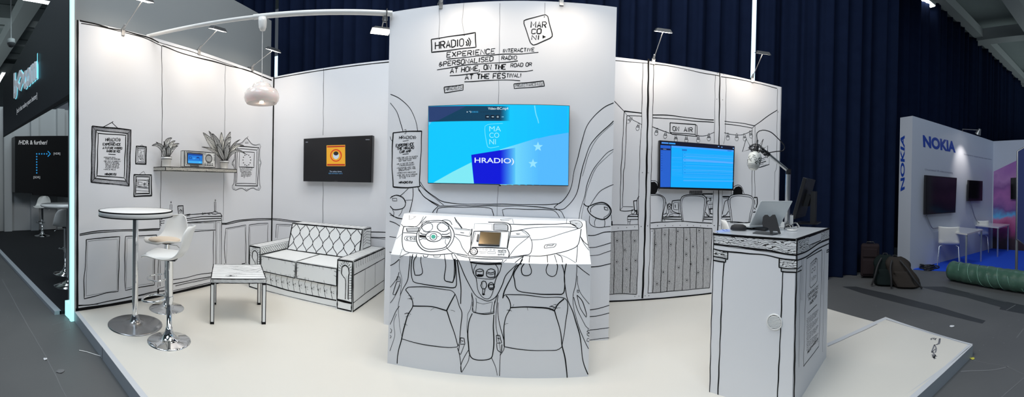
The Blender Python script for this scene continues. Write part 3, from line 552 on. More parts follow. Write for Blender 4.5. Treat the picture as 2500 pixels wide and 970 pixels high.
for i in range(7): b.ink(SP, C3(1180, 218 + i * 8, 1240, 222 + i * 8, 1312, 220 + i * 8), .6, 'pencil')
for i in range(4): b.ink(SP, C3(240, 262 + i * 7, 360, 262 + i * 7), .6, 'pencil')
for s, w in ((C3(200, 235, 190, 290, 185, 400, 196, 470, 240, 510, 400, 528, 560, 540, 735, 524), 1.5), (C3(200, 238, 300, 235, 370, 245), 1.3), (C3(230, 255, 360, 255, 365, 290, 240, 290, 230, 255), 1.4), (C3(195, 300, 280, 305, 350, 312), 1.3), (C3(210, 350, 225, 340, 340, 340), 1), (C3(335, 398, 230, 385, 212, 372, 210, 350), 1), (C3(250, 350, 232, 358, 235, 378, 252, 378), 1.4), (C3(270, 350, 272, 378, 290, 375, 292, 355, 270, 350), 1.4), (C3(335, 352, 312, 352, 312, 380, 335, 380), 1.4), (C3(312, 365, 332, 365), 1.2),
             (C3(395, 225, 400, 195, 440, 175, 480, 182), 1.4), (C3(600, 175, 650, 165, 700, 175, 722, 215), 1.4), (C3(410, 285, 450, 300, 480, 290), 1.2), (C3(380, 300, 400, 315, 440, 320), 2.2), (C3(610, 320, 660, 320, 700, 300), 2.0), (C3(370, 380, 400, 365, 440, 372), 1.2), (C3(610, 370, 660, 360, 690, 365), 1.2), (C3(655, 375, 648, 410, 665, 440), 1),
             (C3(455, 343, 470, 343), 1.2), (C3(568, 345, 582, 345), 1.2), (C3(660, 455, 690, 490, 740, 522, 850, 540, 892, 547), 1.6), (C3(745, 335, 800, 390, 830, 460, 888, 530), 1.1), (C3(742, 250, 935, 272, 930, 300, 915, 340, 750, 320), 1.2), (C3(755, 262, 920, 280, 905, 325), .8), (C3(810, 300, 852, 305), 1.4),
             (C3(832, 255, 800, 210, 770, 175, 747, 135), 1.6), (C3(822, 255, 790, 210, 765, 180, 755, 140), 1), (C3(262, 115, 260, 165, 300, 150, 335, 122), .9), (C3(415, 128, 380, 190, 345, 230), 1), (C3(442, 128, 390, 190, 325, 237, 205, 232), 1.1), (C3(300, 128, 325, 130), .8),
             (C3(935, 262, 920, 460, 893, 530, 900, 550, 1100, 562, 1327, 568, 1336, 520, 1315, 470), 1.7), (C3(960, 262, 965, 205, 1155, 205, 1155, 272), .6), (C3(1172, 207, 1298, 207, 1324, 240, 1322, 283, 1170, 275, 1172, 207), 1.6), (C3(1110, 187, 1250, 190, 1330, 205, 1352, 240, 1350, 290, 1335, 380, 1318, 470), 1.8),
             (C3(1330, 210, 1500, 214, 1750, 212, 1985, 205, 2060, 232), 1.9), (C3(1350, 285, 1450, 275, 1600, 247, 1780, 240, 1990, 240, 2080, 258), 1.2), (C3(1350, 292, 1480, 275, 1540, 310, 1560, 338, 1530, 350, 1340, 348), 1.3), (C3(1410, 312, 1430, 322, 1455, 312, 1410, 312), 1), (C3(1470, 285, 1520, 315, 1538, 335, 1345, 338), .8),
             (C3(1558, 345, 1582, 400, 1580, 470, 1560, 528, 1490, 545, 1330, 568), 1.4), (C3(1550, 345, 1480, 400, 1400, 470, 1335, 560), 1), (C3(1575, 382, 1700, 370, 1850, 330, 2000, 280, 2080, 258), 1), (C3(1715, 468, 1728, 432, 1842, 420, 1820, 456, 1715, 470), 1.2), (C3(1738, 452, 1745, 440, 1800, 442, 1815, 430), 1.2),
             (C3(1490, 552, 1700, 550, 1850, 525, 1990, 485, 2070, 440, 2100, 350, 2112, 260), 1.6), (C3(1990, 178, 2050, 170, 2110, 190, 2121, 230, 2090, 256, 2050, 232, 2000, 202, 1990, 178), 1.5), (C3(2045, 205, 2070, 208), 1), (C3(2160, 172, 2172, 300, 2190, 470), 1.1), (C3(2105, 345, 2140, 400, 2192, 440), 1.4), (C3(2112, 362, 2150, 430, 2195, 492), 1.2), (C3(2072, 440, 2060, 620), 1.1), (C3(1240, 158, 1372, 155, 1386, 205), .8), (C3(1240, 158, 1250, 172, 1340, 168), .8), (C3(1950, 205, 1958, 155), .8),
             (C3(770, 535, 900, 568, 1200, 582, 1400, 570, 1492, 550), 1.2), (C3(918, 582, 1268, 592, 1258, 622, 922, 615, 912, 600, 918, 582), 1.1), (C3(900, 570, 915, 600), 1.2), (C3(1310, 592, 1270, 625), 1.2), (C3(1850, 532, 1900, 560, 1912, 622), 1.6), (C3(1835, 528, 1960, 570, 2055, 625), .9), (C3(187, 475, 160, 555), .9), (C3(155, 572, 200, 540, 260, 522), 1), (C3(300, 530, 283, 570), 1.3), (C3(340, 532, 328, 568), 1.3), (C3(640, 535, 645, 590), 1.4), (C3(715, 525, 740, 598), 1.4), (C3(745, 532, 790, 600), 1.2), (C3(410, 540, 412, 560, 450, 566, 465, 545), 1.3), (C3(525, 545, 525, 562, 585, 566, 598, 545), 1.3),
             (C3(1490, 552, 1460, 620), 1.6), (C3(1560, 555, 1550, 625), 1.5), (C3(1745, 552, 1750, 625), 1.5), (C3(1825, 540, 1850, 625), 1.5), (C3(1480, 560, 1400, 625), 1.4), (C3(170, 210, 200, 238), 1), (C3(190, 310, 150, 345, 118, 372), .8)):
    b.ink(SP, s, w)
b.ink(SP, shut(C3(960, 285, 1338, 290, 1312, 470, 920, 460)), 1.7, smooth=False); b.ink(SP, C3(972, 295, 935, 450), .8); b.ink(SP, C3(940, 455, 1300, 462), .7)
for r in (42, 34, 20): b.ink(SP, el3(956, 503, r, r * .98), 1.2, closed=True)
for i in range(10): b.ink(SP, C3(956 + 36 * cos(i * .628), 503 + 36 * sin(i * .628), 956 + 41 * cos(i * .628), 503 + 41 * sin(i * .628)), 1.6, wob=0)
for X, Y in ((1022, 480), (1057, 483), (1090, 484), (1135, 485), (1175, 488)): b.ink(SP, el3(X, Y, 9, 8, 8), .8, 'pencil', closed=True)
for X in (1225, 1250, 1277): b.ink(SP, el3(X, 538, 8, 7, 8), 1.2, closed=True)
for X, Y, X2, Y2, w in ((1014, 505, 1087, 521, .7), (1104, 508, 1190, 526, .7), (1219, 490, 1256, 515, 1.2), (1262, 490, 1300, 516, 1.2)): b.ink(SP, shut(C3(X, Y, X2, Y, X2, Y2, X, Y2)), w, smooth=False)
for s in (C3(1230, 495, 1246, 510), C3(1246, 495, 1232, 510), C3(1270, 508, 1292, 496)): b.ink(SP, s, .9)
b.build('body', root)
# tablet standing in the drawn centre console
tb = thing('tablet', 'small tablet with a brownish reflecting screen set in the drawn dashboard', 'tablet', SP.hit(1193, 586))
b = MB(); q = Quad(SP, *C3(1025, 303, 1250, 313, 1232, 450, 1004, 441)); t = .012
b.prism([q.at(u, v, .002) for u, v in ((0, 0), (1, 0), (1, 1), (0, 1))], SP.n * t, 'black'); b.build('case', tb)
noisy('reflection_glass', (.17, .115, .05), (.10, .07, .035), 4, .16, metal=.5)  # dark screen glass; the warm reflection is painted into its brown
b = MB(); b.prism([q.at(u, v, .0145) for u, v in ((.03, .04), (.97, .04), (.97, .96), (.03, .96))], SP.n * .0008, 'reflection_glass'); b.build('screen', tb)
b = MB(); q = Quad(SP, *C3(996, 328, 1014, 330, 1004, 400, 984, 397)); b.prism([q.at(u, v, .002) for u, v in ((0, 0), (1, 0), (1, 1), (0, 1))], SP.n * .01, 'black')
tag(b.build('cable_socket', bevel=.001), 'small black socket block beside the tablet on the dashboard', 'socket')
# ---------------------------------------------------------------- back wall, right half: the drawn radio studio
RA = zf(1480, 120, 5); RB = zf(1480, 230, 5); RC = zf(1480, 420, 5); RD = zf(1740, 360, 5); RE = zf(1480, 440, 3.032)
b = MB(); slab(b, (.6, 4.36), (3.7, 4.18), 2.99, .05, 'board')
for P in (RE(-40, 380, 236, 371, 228, 845, -40, 852), RE(345, 362, 783, 357, 765, 800, 335, 836)): b.fill(RW, P, 'plank', .0007)
for s, w in ((px(1583.5, 144, 1581, 300, 1577, 480, 1572, 640, 1568.5, 729), 3.6), (px(1757.5, 176, 1756, 300, 1754, 500, 1747, 712), 2.4),
             (RA(450, 172, 440, 500, 432, 970), 1.1), (RB(430, 420, 415, 600, 405, 970) + RC(395, 300, 392, 640), 1.1), (RC(392, 640) + RE(240, 400, 235, 600, 225, 845), 1.1), (RA(580, 184, 575, 500, 562, 970), 1.1), (RB(562, 420, 550, 970) + RC(540, 300, 536, 640) + RE(325, 500, 315, 700, 310, 840), 1.1),
             (RA(0, 130, 105, 140, 350, 160, 510, 175), 1.2), (RA(530, 180, 800, 210, 1100, 275, 1390, 330), 1.2), (RA(1400, 335, 1700, 385, 2085, 478), 1.3), (RA(1332, 320, 1322, 970) + RB(1318, 600), .9), (RA(1465, 350, 1455, 970) + RB(1435, 610), .9), (RA(2090, 480, 2085, 970) + RB(2080, 900) + RD(760, 300, 752, 640), .9),
             (RC(1308, 228, 1300, 640) , .9), (RC(1420, 230, 1405, 700), .9), (RB(90, 78, 220, 208), 1.2), (RB(220, 208, 330, 218, 435, 232), 2.4), (RB(255, 262, 350, 264, 435, 272), 1.5), (RB(220, 208, 205, 500, 190, 800) + RC(180, 0, 170, 470, 230, 478, 330, 472), 1.3), (RB(250, 262, 240, 600, 222, 900) + RC(212, 0, 200, 425, 330, 428), 1.2), (RC(170, 470, 200, 428), .9), (RB(220, 208, 255, 262), .7),
             (RB(565, 252, 800, 262, 1100, 300, 1315, 315), 1.7), (RB(565, 290, 800, 300, 1100, 330, 1315, 345), 1.5), (RB(1445, 330, 1650, 355, 1810, 385), 1.4), (RB(1445, 365, 1600, 380, 1785, 417), 1.4), (RB(1810, 385, 1950, 285, 2087, 195), 1.3), (RB(1785, 415, 1810, 388), 1), (RB(1785, 417, 1780, 970) + RD(478, 600), 1), (RB(1818, 385, 1812, 970) + RD(518, 600), 1),
             (RB(280, 265, 320, 310, 400, 355, 430, 372), 1.1), (RB(562, 398, 640, 430, 740, 465, 790, 480), 1.2), (RB(1100, 510, 1200, 508, 1260, 490, 1320, 464), 1.1), (RB(1440, 470, 1540, 492, 1640, 500, 1700, 485, 1785, 445), 1.1),
             (RB(778, 350, 900, 357, 1092, 373), 1.6), (RB(778, 350, 780, 468), 1.5), (RB(780, 468, 930, 480, 1088, 492), 1.6), (RB(1090, 373, 1088, 492), 1.2), (RB(780, 468, 800, 490, 950, 500, 1105, 516), 1.6), (RB(1092, 373, 1108, 385, 1105, 516, 1088, 492), 1.4),
             (RC(545, 270, 620, 270, 690, 295, 722, 345, 715, 420, 694, 520, 682, 605), 1.6), (RC(545, 285, 620, 285, 680, 305, 702, 350, 696, 430, 672, 605), 1.1), (RC(545, 108, 600, 106, 635, 140, 652, 200, 630, 232), 1.1),
             (RC(930, 610, 915, 500, 900, 400, 912, 330, 950, 290, 1060, 275, 1180, 285, 1225, 330, 1220, 400, 1202, 500, 1185, 610), 1.6), (RC(945, 610, 930, 500, 918, 400, 930, 340, 962, 303, 1060, 291, 1170, 303, 1202, 345, 1195, 440, 1172, 610), 1.1),
             (RD(225, 920, 205, 800, 190, 700, 190, 640, 220, 590, 300, 575, 430, 580, 490, 610, 500, 680, 490, 760, 452, 920), 1.4), (RD(240, 918, 222, 760, 212, 660, 226, 615, 300, 592, 420, 602, 478, 628, 483, 700, 460, 800, 440, 918), 1.1), (RD(215, 921, 452, 918), 1.3), (RD(228, 575, 236, 500, 305, 460, 355, 485, 382, 568), 1),
             (RC(690, 552, 800, 550, 915, 553), 2), (RC(690, 575, 920, 580), 2), (RC(1195, 552, 1300, 554), 2), (RC(1190, 578, 1300, 580), 2), (RD(108, 850, 212, 850), 2), (RD(108, 880, 212, 883), 2), (RC(262, 545, 300, 520, 388, 520), 1.2), (RC(262, 545, 388, 545), 2), (RC(262, 582, 388, 582), 1.7), (RC(262, 545, 262, 608, 298, 606, 298, 585), 1.2), (RC(270, 608, 265, 640), 1), (RC(290, 608, 288, 640), 1), (RC(400, 300, 378, 340, 378, 450, 388, 560, 392, 640), 1.4), (RC(335, 355, 375, 352), 2.4), (RC(335, 355, 345, 470, 372, 485), 1.8), (RC(308, 490, 312, 465, 340, 460, 352, 490, 335, 515, 312, 510, 308, 490), 1.1), (RC(350, 475, 370, 470, 370, 520), 2),
             (RC(805, 355, 905, 345), 1.6), (RC(805, 355, 805, 470, 905, 510), 1.5), (RC(820, 382, 875, 372, 878, 462, 824, 458, 820, 382), 1), (RC(798, 478, 800, 500, 905, 516), 1.3), (RC(840, 400, 845, 440), 1.4), (RC(885, 360, 888, 500), 1), (RC(722, 350, 742, 400, 740, 470, 722, 520), 1.1), (RC(700, 520, 735, 500, 745, 530, 720, 545), 1.2), (RC(750, 400, 790, 398, 795, 450, 755, 455, 750, 400), 1.2), (RC(755, 410, 790, 440), 1.3), (RC(755, 440, 790, 410), 1.3), (RC(750, 395, 770, 380, 790, 395), 1.3), (RC(760, 455, 765, 500, 745, 520), 1.4), (RC(780, 455, 785, 500), 1.2), (RC(765, 540, 780, 515, 815, 518, 820, 540, 765, 540), 1.1), (RC(700, 600, 715, 585, 718, 605), 1.1), (RC(895, 520, 890, 545), 1),
             (RC(1175, 270, 1300, 272), 3), (RC(1225, 300, 1230, 360, 1250, 450, 1255, 550), 1.3), (RC(1260, 330, 1280, 320, 1275, 360), 2.4), (RC(1225, 360, 1260, 350), 1.2), (RC(1250, 400, 1300, 395), 1.4), (RC(1255, 455, 1300, 450), 2.4), (RC(1265, 460, 1270, 510, 1300, 515), 2.2), (RC(1210, 490, 1240, 530, 1260, 550), 1.3), (RC(1215, 520, 1255, 545), 1.3), (RC(1225, 310, 1300, 310), .7), (RC(1225, 322, 1300, 322), .7), (RC(1260, 380, 1300, 380), .7), (RC(1260, 420, 1300, 420), .7), (RC(1260, 435, 1300, 435), .7),
             (RC(1425, 302, 1500, 305), 2.4), (RC(1425, 320, 1500, 325), 1), (RC(1500, 335, 1450, 360, 1430, 450, 1420, 520), 1.3), (RC(1425, 540, 1460, 530, 1495, 480), 1.5), (RD(120, 603, 205, 603), 2.2), (RD(500, 612, 540, 612, 545, 690, 530, 740), 2.2), (RD(492, 795, 525, 790), 2), (RD(510, 640, 515, 700), 1.1), (RD(505, 740, 520, 760), 1.6),
             (RD(565, 248, 630, 228, 692, 205), 1.5), (RD(588, 186, 650, 170), 1.4), (RD(585, 208, 620, 198), .8), (RD(600, 140, 660, 120), 1.2), (RD(590, 160, 640, 148), .8), (RD(692, 110, 690, 205), .8), (RD(590, 232, 660, 210), .7),
             (RC(0, 665, 65, 650, 200, 645, 390, 645), 1.2), (RC(0, 748, 65, 735, 200, 718, 390, 712), 1.2), (RC(540, 625, 700, 612, 900, 605, 1100, 615, 1290, 630), 1.6), (RC(540, 695, 700, 685, 1000, 680, 1290, 690), 1.6), (RC(1405, 612, 1500, 606, 1600, 610, 1800, 640), 1.2), (RC(68, 598, 68, 655), 2.6),
             (RE(-20, 852, 100, 841, 225, 846), 1.2), (RE(310, 838, 500, 822, 765, 798), 1.2)):
    b.ink(RW, s, w)
band(b, RW, (.62, 4.3588, .008), (3.68, 4.181, .008), .022); band(b, RW, (3.69, 4.1806, 0), (3.69, 4.1806, 2.99), .008, 'pencil')
for s in (RE(58, 380, 55, 842), RE(122, 375, 120, 838), RE(183, 372, 175, 835), RE(360, 365, 345, 832), RE(410, 360, 402, 834), RE(463, 358, 450, 825), RE(518, 356, 503, 822), RE(573, 356, 563, 814), RE(620, 356, 620, 808), RE(668, 357, 665, 803), RE(720, 358, 715, 800), RE(783, 357, 765, 798)):
    b.ink(RW, [s[0], (s[0][0] * .6 + s[1][0] * .4 + 1, s[0][1] * .6 + s[1][1] * .4), s[1]], 1.2)
for X, Y in ((80, 448), (138, 518), (78, 605), (150, 663), (210, 450), (218, 595), (366, 478), (434, 405), (478, 478), (530, 380), (593, 440), (643, 493), (688, 374), (738, 465), (592, 550), (537, 648), (628, 622), (680, 686), (422, 682), (376, 768), (467, 750), (597, 742), (752, 585)):
    b.fill(RW, ell(RE(X, Y)[0], 1.3, 1.9, 8)[::-1], 'ink', .0014); b.ink(RW, ell(RE(X, Y)[0], 2.8, 5, 10), .45, closed=True)
for X, Y in ((147, 687), (250, 680), (347, 670), (427, 667), (505, 657), (625, 658), (718, 656), (813, 658), (903, 655), (990, 653), (1065, 658), (1153, 658), (1238, 658), (1318, 655), (1382, 658), (440, 8), (515, 10), (558, 725)): b.ink(RW, ell(RC(X, Y)[0], .9, .9, 6), .9, 'pencil', closed=True)
for X, Y in ((553, 150), (1358, 297), (1430, 305), (1352, 612), (1422, 620), (2098, 768)): b.ink(RW, ell(RA(X, Y)[0], .8, .8, 6), .9, 'pencil', closed=True)
for X, Y in ((212, 863), (243, 860), (288, 857), (315, 857), (258, 344), (306, 340), (800, 338)): b.ink(RW, ell(RE(X, Y)[0], .9, .9, 6), .9, 'pencil', closed=True)
for P in (RC(545, 125, 590, 120, 618, 145, 632, 200, 616, 250, 592, 272, 545, 272), RD(248, 575, 253, 520, 280, 485, 320, 475, 350, 490, 366, 530, 362, 575)): b.fill(RW, P[::-1], 'ink')
b.fill(RW, RC(1012, 268, 1020, 228, 1172, 226, 1174, 272), 'pencil', .0008)
for k in range(14): b.ink(RW, RC(1018 + k * 11, 228, 1014 + k * 11.5, 268), .7)
def bulb(X, Y, a, s=1.0):
    c = RB(X, Y)[0]; ux, uy = sin(a), cos(a)
    def T(x, y): return (c[0] + (x * uy + y * ux) * s, c[1] + (-x * ux + y * uy) * s)
    b.ink(RW, [T(-1.6, 0), T(-2.6, 5), T(-3.8, 8), T(-4.2, 12), T(-2, 16), T(2, 16), T(4.2, 12), T(3.8, 8), T(2.6, 5), T(1.6, 0)], .8, wob=.1, step=3)
    for y in (4.6, 7.8): b.ink(RW, [T(-3, y), T(3, y)], 1.2, wob=0)
    b.ink(RW, [T(-1.6, 0), T(-1, -2), T(1.2, -2), T(1.6, 0)], .9, wob=.1, step=3)
for X, Y, a in ((310, 295, -.8), (397, 365, -.25), (622, 425, -.2), (728, 462, -.15), (848, 505, .05), (978, 512, 0), (1123, 512, 0), (1253, 490, 0), (1485, 482, 0), (1593, 490, 0), (1684, 492, .15), (1755, 458, .25)): bulb(X, Y, a)
write(b, RW, 'ON', RB(808, 446)[0], RB(893, 452)[0], 10.5, 1.6, slant=0, jit=.02); write(b, RW, 'AIR', RB(945, 456)[0], RB(1058, 464)[0], 10.5, 1.6, slant=0, jit=.02)
struct(b.build('wall_back_right'))
def lin_(c): c /= 255; return c / 12.92 if c <= .04045 else ((c + .055) / 1.055) ** 2.4
def glow(r, g, bl, s=1.0):
    n = 'glow_%d_%d_%d_%s' % (r, g, bl, s)
    if n not in _M: bs(n, (.01, .01, .01), .25, emit=(lin_(r), lin_(g), lin_(bl)), es=s, spec=.3)
    return n
def mixc(a, c, t): return tuple(int(p + (q - p) * t) for p, q in zip(a, c))
def frame_mat(o, ex, z=0):      # local frame with x along ex, y away
    ex = Vector((ex[0], ex[1], 0)).normalized(); ey = Vector((-ex.y, ex.x, 0))
    m = Matrix((ex, ey, Vector((0, 0, 1)))).transposed().to_4x4(); m.translation = Vector((o[0], o[1], z)); return m
def X(m, p): return m @ Vector(p)
def outline(mb, pl, pts, w, mat='ink', closed=True, lift=.0016):      # world points already on the sheet
    pts = [Vector(p) for p in pts]; n = len(pts); Q = []
    for i in range(n if closed else n - 1):
        a, c = pts[i], pts[(i + 1) % n]; k = max(2, int((c - a).length / .06))
        for j in range(k): Q.append(a.lerp(c, j / k))
    if not closed: Q.append(pts[-1])
    mb.ribbon([q + pl.n * lift for q in Q], pl.n, [w * 1.3 * random.uniform(.8, 1.2) for _ in Q], mat, closed)
def localpl(m, o, n): return Pl(m @ Vector(o), m.to_3x3() @ Vector(n))
# ================================================================= sofa
SM = frame_mat((-3.10, 3.60), (1.49, -.035)); SW = 1.485; SD = .92; AH = .555; AW = .195
sofa = thing('sofa', 'white box sofa drawn with buttoned chesterfield upholstery in black marker', 'sofa', X(SM, (SW / 2, SD / 2, 0)))
bs('sofa_white', (.92, .94, .94), .4)
b = MB(); b.box((AW, .03, 0), (SW - AW, SD - .04, .25), 'sofa_white', SM)
SF = localpl(SM, (0, .028, 0), (0, -1, 0))
def sl(x, z, y=.03): return X(SM, (x, y, z))
outline(b, SF, [sl(AW + .005, .255), sl(SW - AW, .245)], .012, closed=False); outline(b, SF, [sl(AW, .10), sl(.6, .082), sl(SW - AW, .085)], .010, closed=False)
for i in range(12):
    x = AW + .06 + i * .086
    outline(b, SF, [sl(x, .245), sl(x - .012, .20), sl(x + .002, .165), sl(x + .004, .13), sl(x + .016, .09)], .0035, closed=False)
    b.ribbon([X(SM, (x + .001 + .008 * cos(a), .028, .165 + .009 * sin(a))) for a in [k * pi / 4 for k in range(8)]], SF.n, .004, 'ink', True)
    for k in range(4):
        a = random.uniform(-.5, .5); outline(b, SF, [sl(x + .02, .165 + .03 * a), sl(x + .035, .165 + .06 * a)], .0018, closed=False)
outline(b, SF, [sl(AW, .012), sl(SW - AW, .012)], .004, closed=False)
b.build('base', sofa)
for i, (x0, x1) in enumerate(((AW + .003, SW / 2 - .006), (SW / 2 - .001, SW - AW - .003))):
    b = MB(); b.box((x0, 0, .25), (x1, .56, .452), 'sofa_white', SM); P = localpl(SM, (0, 0, 0), (0, -1, 0))
    outline(b, P, [X(SM, p) for p in ((x0 + .006, 0, .258), (x1 - .006, 0, .256), (x1 - .006, 0, .443), (x0 + .006, 0, .445))], .008)
    PT = localpl(SM, (0, 0, .452), (0, 0, 1)); outline(b, PT, [X(SM, p) for p in ((x0 + .004, .008, .452), (x1 - .004, .008, .452), (x1 - .004, .55, .452), (x0 + .004, .55, .452))], .006)
    for k in range(26):
        e = random.choice('tblr'); t = random.random(); L = random.uniform(.012, .035)
        x, z = {'t': (x0 + t * (x1 - x0), .44), 'b': (x0 + t * (x1 - x0), .262), 'l': (x0 + .01, .26 + t * .18), 'r': (x1 - .01, .26 + t * .18)}[e]
        dx, dz = {'t': (.2, -1), 'b': (-.2, 1), 'l': (1, .3), 'r': (-1, .3)}[e]
        outline(b, P, [X(SM, (x, 0, z)), X(SM, (x + dx * L, 0, z + dz * L))], .0018, closed=False)
    b.build('seat_cushion', sofa)
def arm(x0, x1, outer):
    b = MB(); b.box((x0, -.012 if outer > 0 else 0, 0), (x1, SD, AH), 'sofa_white', SM); yf = -.012 if outer > 0 else 0
    P = localpl(SM, (0, yf, 0), (0, -1, 0)); PT = localpl(SM, (0, 0, AH), (0, 0, 1)); PS = localpl(SM, (x1, 0, 0), (1, 0, 0))
    q = lambda *p: [X(SM, (x0 + p[i] * (x1 - x0), yf, p[i + 1])) for i in range(0, len(p), 2)]
    outline(b, P, q(.04, .115, .96, .105, .96, .545, .04, .545), .012); outline(b, P, q(.06, .02, .94, .015, .95, .098, .06, .105), .012)
    # scroll
    sc_ = [(.55, .13), (.55, .33), (.42, .37), (.27, .41), (.30, .47), (.52, .50), (.74, .47), (.78, .42), (.74, .38), (.74, .13)]
    for s_, w_ in ((1, .006), (.86, .003)): outline(b, P, q(*[v for a, c in catmull(sc_, .04) for v in (.53 + (a - .53) * s_, .33 + (c - .33) * (1 if s_ == 1 else .96))]), w_, closed=False)
    for i in range(13):
        a = -.2 + i * .27; cx_, cz_ = .52, .42
        outline(b, P, q(cx_ + .31 * cos(a), cz_ + .095 * sin(a), cx_ + .44 * cos(a), cz_ + .125 * sin(a)), .004, closed=False)
    for i in range(9): outline(b, P, q(.78, .15 + i * .027, .94, .155 + i * .027), .0035, closed=False)
    for i in range(24): outline(b, P, q(.57, .14 + i * .0105, .615, .141 + i * .0105), .0015, closed=False); outline(b, P, q(.69, .14 + i * .0105, .735, .141 + i * .0105), .0015, closed=False)
    outline(b, PT, [X(SM, p) for p in ((x0 + .006, .0, AH), (x1 - .006, .0, AH), (x1 - .006, SD - .01, AH), (x0 + .006, SD - .01, AH))], .008)
    for i in range(11):
        y = .06 + i * .08; outline(b, PT, [X(SM, p) for p in ((x0 + .01, y - .04, AH), (x0 + .07, y, AH), (x0 + .12, y - .01, AH), (x1 - .01, y + .035, AH))], .0035, closed=False)
    if outer > 0:
        s2 = lambda *p: [X(SM, (x1, p[i], p[i + 1])) for i in range(0, len(p), 2)]
        outline(b, PS, s2(0, .01, SD, .01, SD, AH - .01, 0, AH - .01), .012); outline(b, PS, s2(0, .40, .4, .405, SD, .415), .007, closed=False); outline(b, PS, s2(0, .10, .35, .12, .9, .13), .006, closed=False)
        for y in (.30, .60): outline(b, PS, s2(y, .405, y, .12), .0035, closed=False)
        for i in range(14): outline(b, PS, s2(.05 + i * .062, .54, .058 + i * .062, .475, .066 + i * .062, .47), .0035, closed=False)
    else:
        PI_ = localpl(SM, (x1, 0, 0), (1, 0, 0)); s2 = lambda *p: [X(SM, (x1, p[i], p[i + 1])) for i in range(0, len(p), 2)]
        outline(b, PI_, s2(0, .46, .56, .46), .008, closed=False)
        for i in range(12):
            y = .03 + i * .045
            for a in (-1, 1): outline(b, PI_, s2(y - .022 * a, .46, y + .022 * a, .50, y - .022 * a, .545), .0035, closed=False)
    b.build('armrest', sofa)
arm(0, AW, -1); arm(SW - AW, SW, 1)
b = MB(); bx0, bx1 = .225, 1.30
v8 = [X(SM, p) for p in ((bx0, .53, .452), (bx1, .53, .452), (bx1, .885, .452), (bx0, .885, .452), (bx0 + .01, .625, .812), (bx1, .625, .812), (bx1, .885, .812), (bx0 + .01, .885, .812))]
b.add(v8, [(0, 3, 2, 1), (4, 5, 6, 7), (0, 1, 5, 4), (1, 2, 6, 5), (2, 3, 7, 6), (3, 0, 4, 7)], 'sofa_white')
PB = P3(v8[0], v8[1], v8[5])
B_ = lambda u, v: v8[0].lerp(v8[1], u).lerp(v8[4].lerp(v8[5], u), v)
outline(b, PB, [B_(.004, .01), B_(.996, .01), B_(.996, .985), B_(.004, .985)], .012)
nx = 7
for i in range(-4, nx + 4):
    for s_ in (-1, 1):
        pts = []
        for j in range(0, 21):
            v = j / 20; u = (i + s_ * v * 1.4) / nx - .009 * s_ * sin(v * 2.8 * 2 * pi)
            if 0 <= u <= 1: pts.append(B_(u, .01 + v * .97))
            elif pts: break
        if len(pts) > 1: b.ribbon([p + PB.n * .0016 for p in pts], PB.n, .0085, 'ink')
for i in range(nx * 2 + 1):
    for j in range(4):
        if (i + j) % 2 == 0:
            u = i / (2 * nx); v = j / 2.8
            if .01 < u < .99 and .02 < v < .97:
                c = B_(u, v) + PB.n * .003; ex_ = (v8[1] - v8[0]).normalized(); up_ = PB.n.cross(ex_)
                b.poly([c + (ex_ * cos(a) + up_ * sin(a)) * .009 for a in [k * pi / 4 for k in range(8)]], 'ink')
                b.poly([c + PB.n * .001 + (ex_ * cos(a) + up_ * sin(a)) * .005 for a in [k * pi / 4 for k in range(8)]], 'sofa_white')
PT = localpl(SM, (0, 0, .812), (0, 0, 1)); outline(b, PT, [X(SM, p) for p in ((bx0 + .02, .63, .812), (bx1 - .005, .63, .812), (bx1 - .005, .878, .812), (bx0 + .02, .878, .812))], .006)
for i in range(13): x = bx0 + .05 + i * .082; outline(b, PT, [X(SM, p) for p in ((x, .64, .812), (x + .02, .74, .812), (x + .01, .87, .812))], .0035, closed=False)
PS = localpl(SM, (bx1, 0, 0), (1, 0, 0)); outline(b, PS, [X(SM, p) for p in ((bx1, .64, .56), (bx1, .88, .56), (bx1, .88, .80), (bx1, .64, .80))], .008)
for i in range(6): outline(b, PS, [X(SM, p) for p in ((bx1, .65, .60 + i * .035), (bx1, .74, .63 + i * .035), (bx1, .88, .59 + i * .04))], .0035, closed=False)
b.build('backrest', sofa)
# ================================================================= coffee table
TM = frame_mat((-2.57, 2.42), (.72, .694)); tw, td, th = .54, .60, .445
ct = thing('coffee_table', 'small square table with drawn wood grain and black edged legs, in front of the sofa', 'table', X(TM, (tw / 2, td / 2, 0)))
grain('tabletop_wood', (.80, .80, .79), (.12, .12, .12), 9, 7, (0, 0, 0), (.03, .12), stretch=(.35, 1.6, 1), fac=.8)
b = MB(); b.box((0, 0, th - .045), (tw, td, th), 'sofa_white', TM)
PT = localpl(TM, (0, 0, th), (0, 0, 1)); TF = localpl(TM, (0, 0, 0), (0, -1, 0)); TR = localpl(TM, (tw, 0, 0), (1, 0, 0))
tp = lambda *p: [X(TM, (p[i], p[i + 1], th)) for i in range(0, len(p), 2)]
outline(b, PT, tp(.004, .004, tw - .004, .004, tw - .004, td - .004, .004, td - .004), .007)
for i in range(1, 7): outline(b, PT, tp(.005, td * i / 7, tw / 2, td * i / 7 + .004, tw - .005, td * i / 7), .0035, closed=False)
for k in range(34):
    x = random.uniform(.02, .5); y = random.uniform(.02, .58); L = random.uniform(.03, .09); outline(b, PT, tp(x, y, min(x + L, .53), y + random.uniform(-.008, .008)), .0013, closed=False)
for r in (.014, .028, .045): b.ribbon([X(TM, (.20 + r * 1.2 * cos(a), .11 + r * .8 * sin(a), th + .002)) for a in [k * pi / 8 for k in range(16)]], PT.n, .0022, 'ink', True)
b.poly([X(TM, (.195 + .014 * cos(a), .112 + .01 * sin(a), th + .0024)) for a in [k * pi / 5 for k in range(10)]], 'ink')
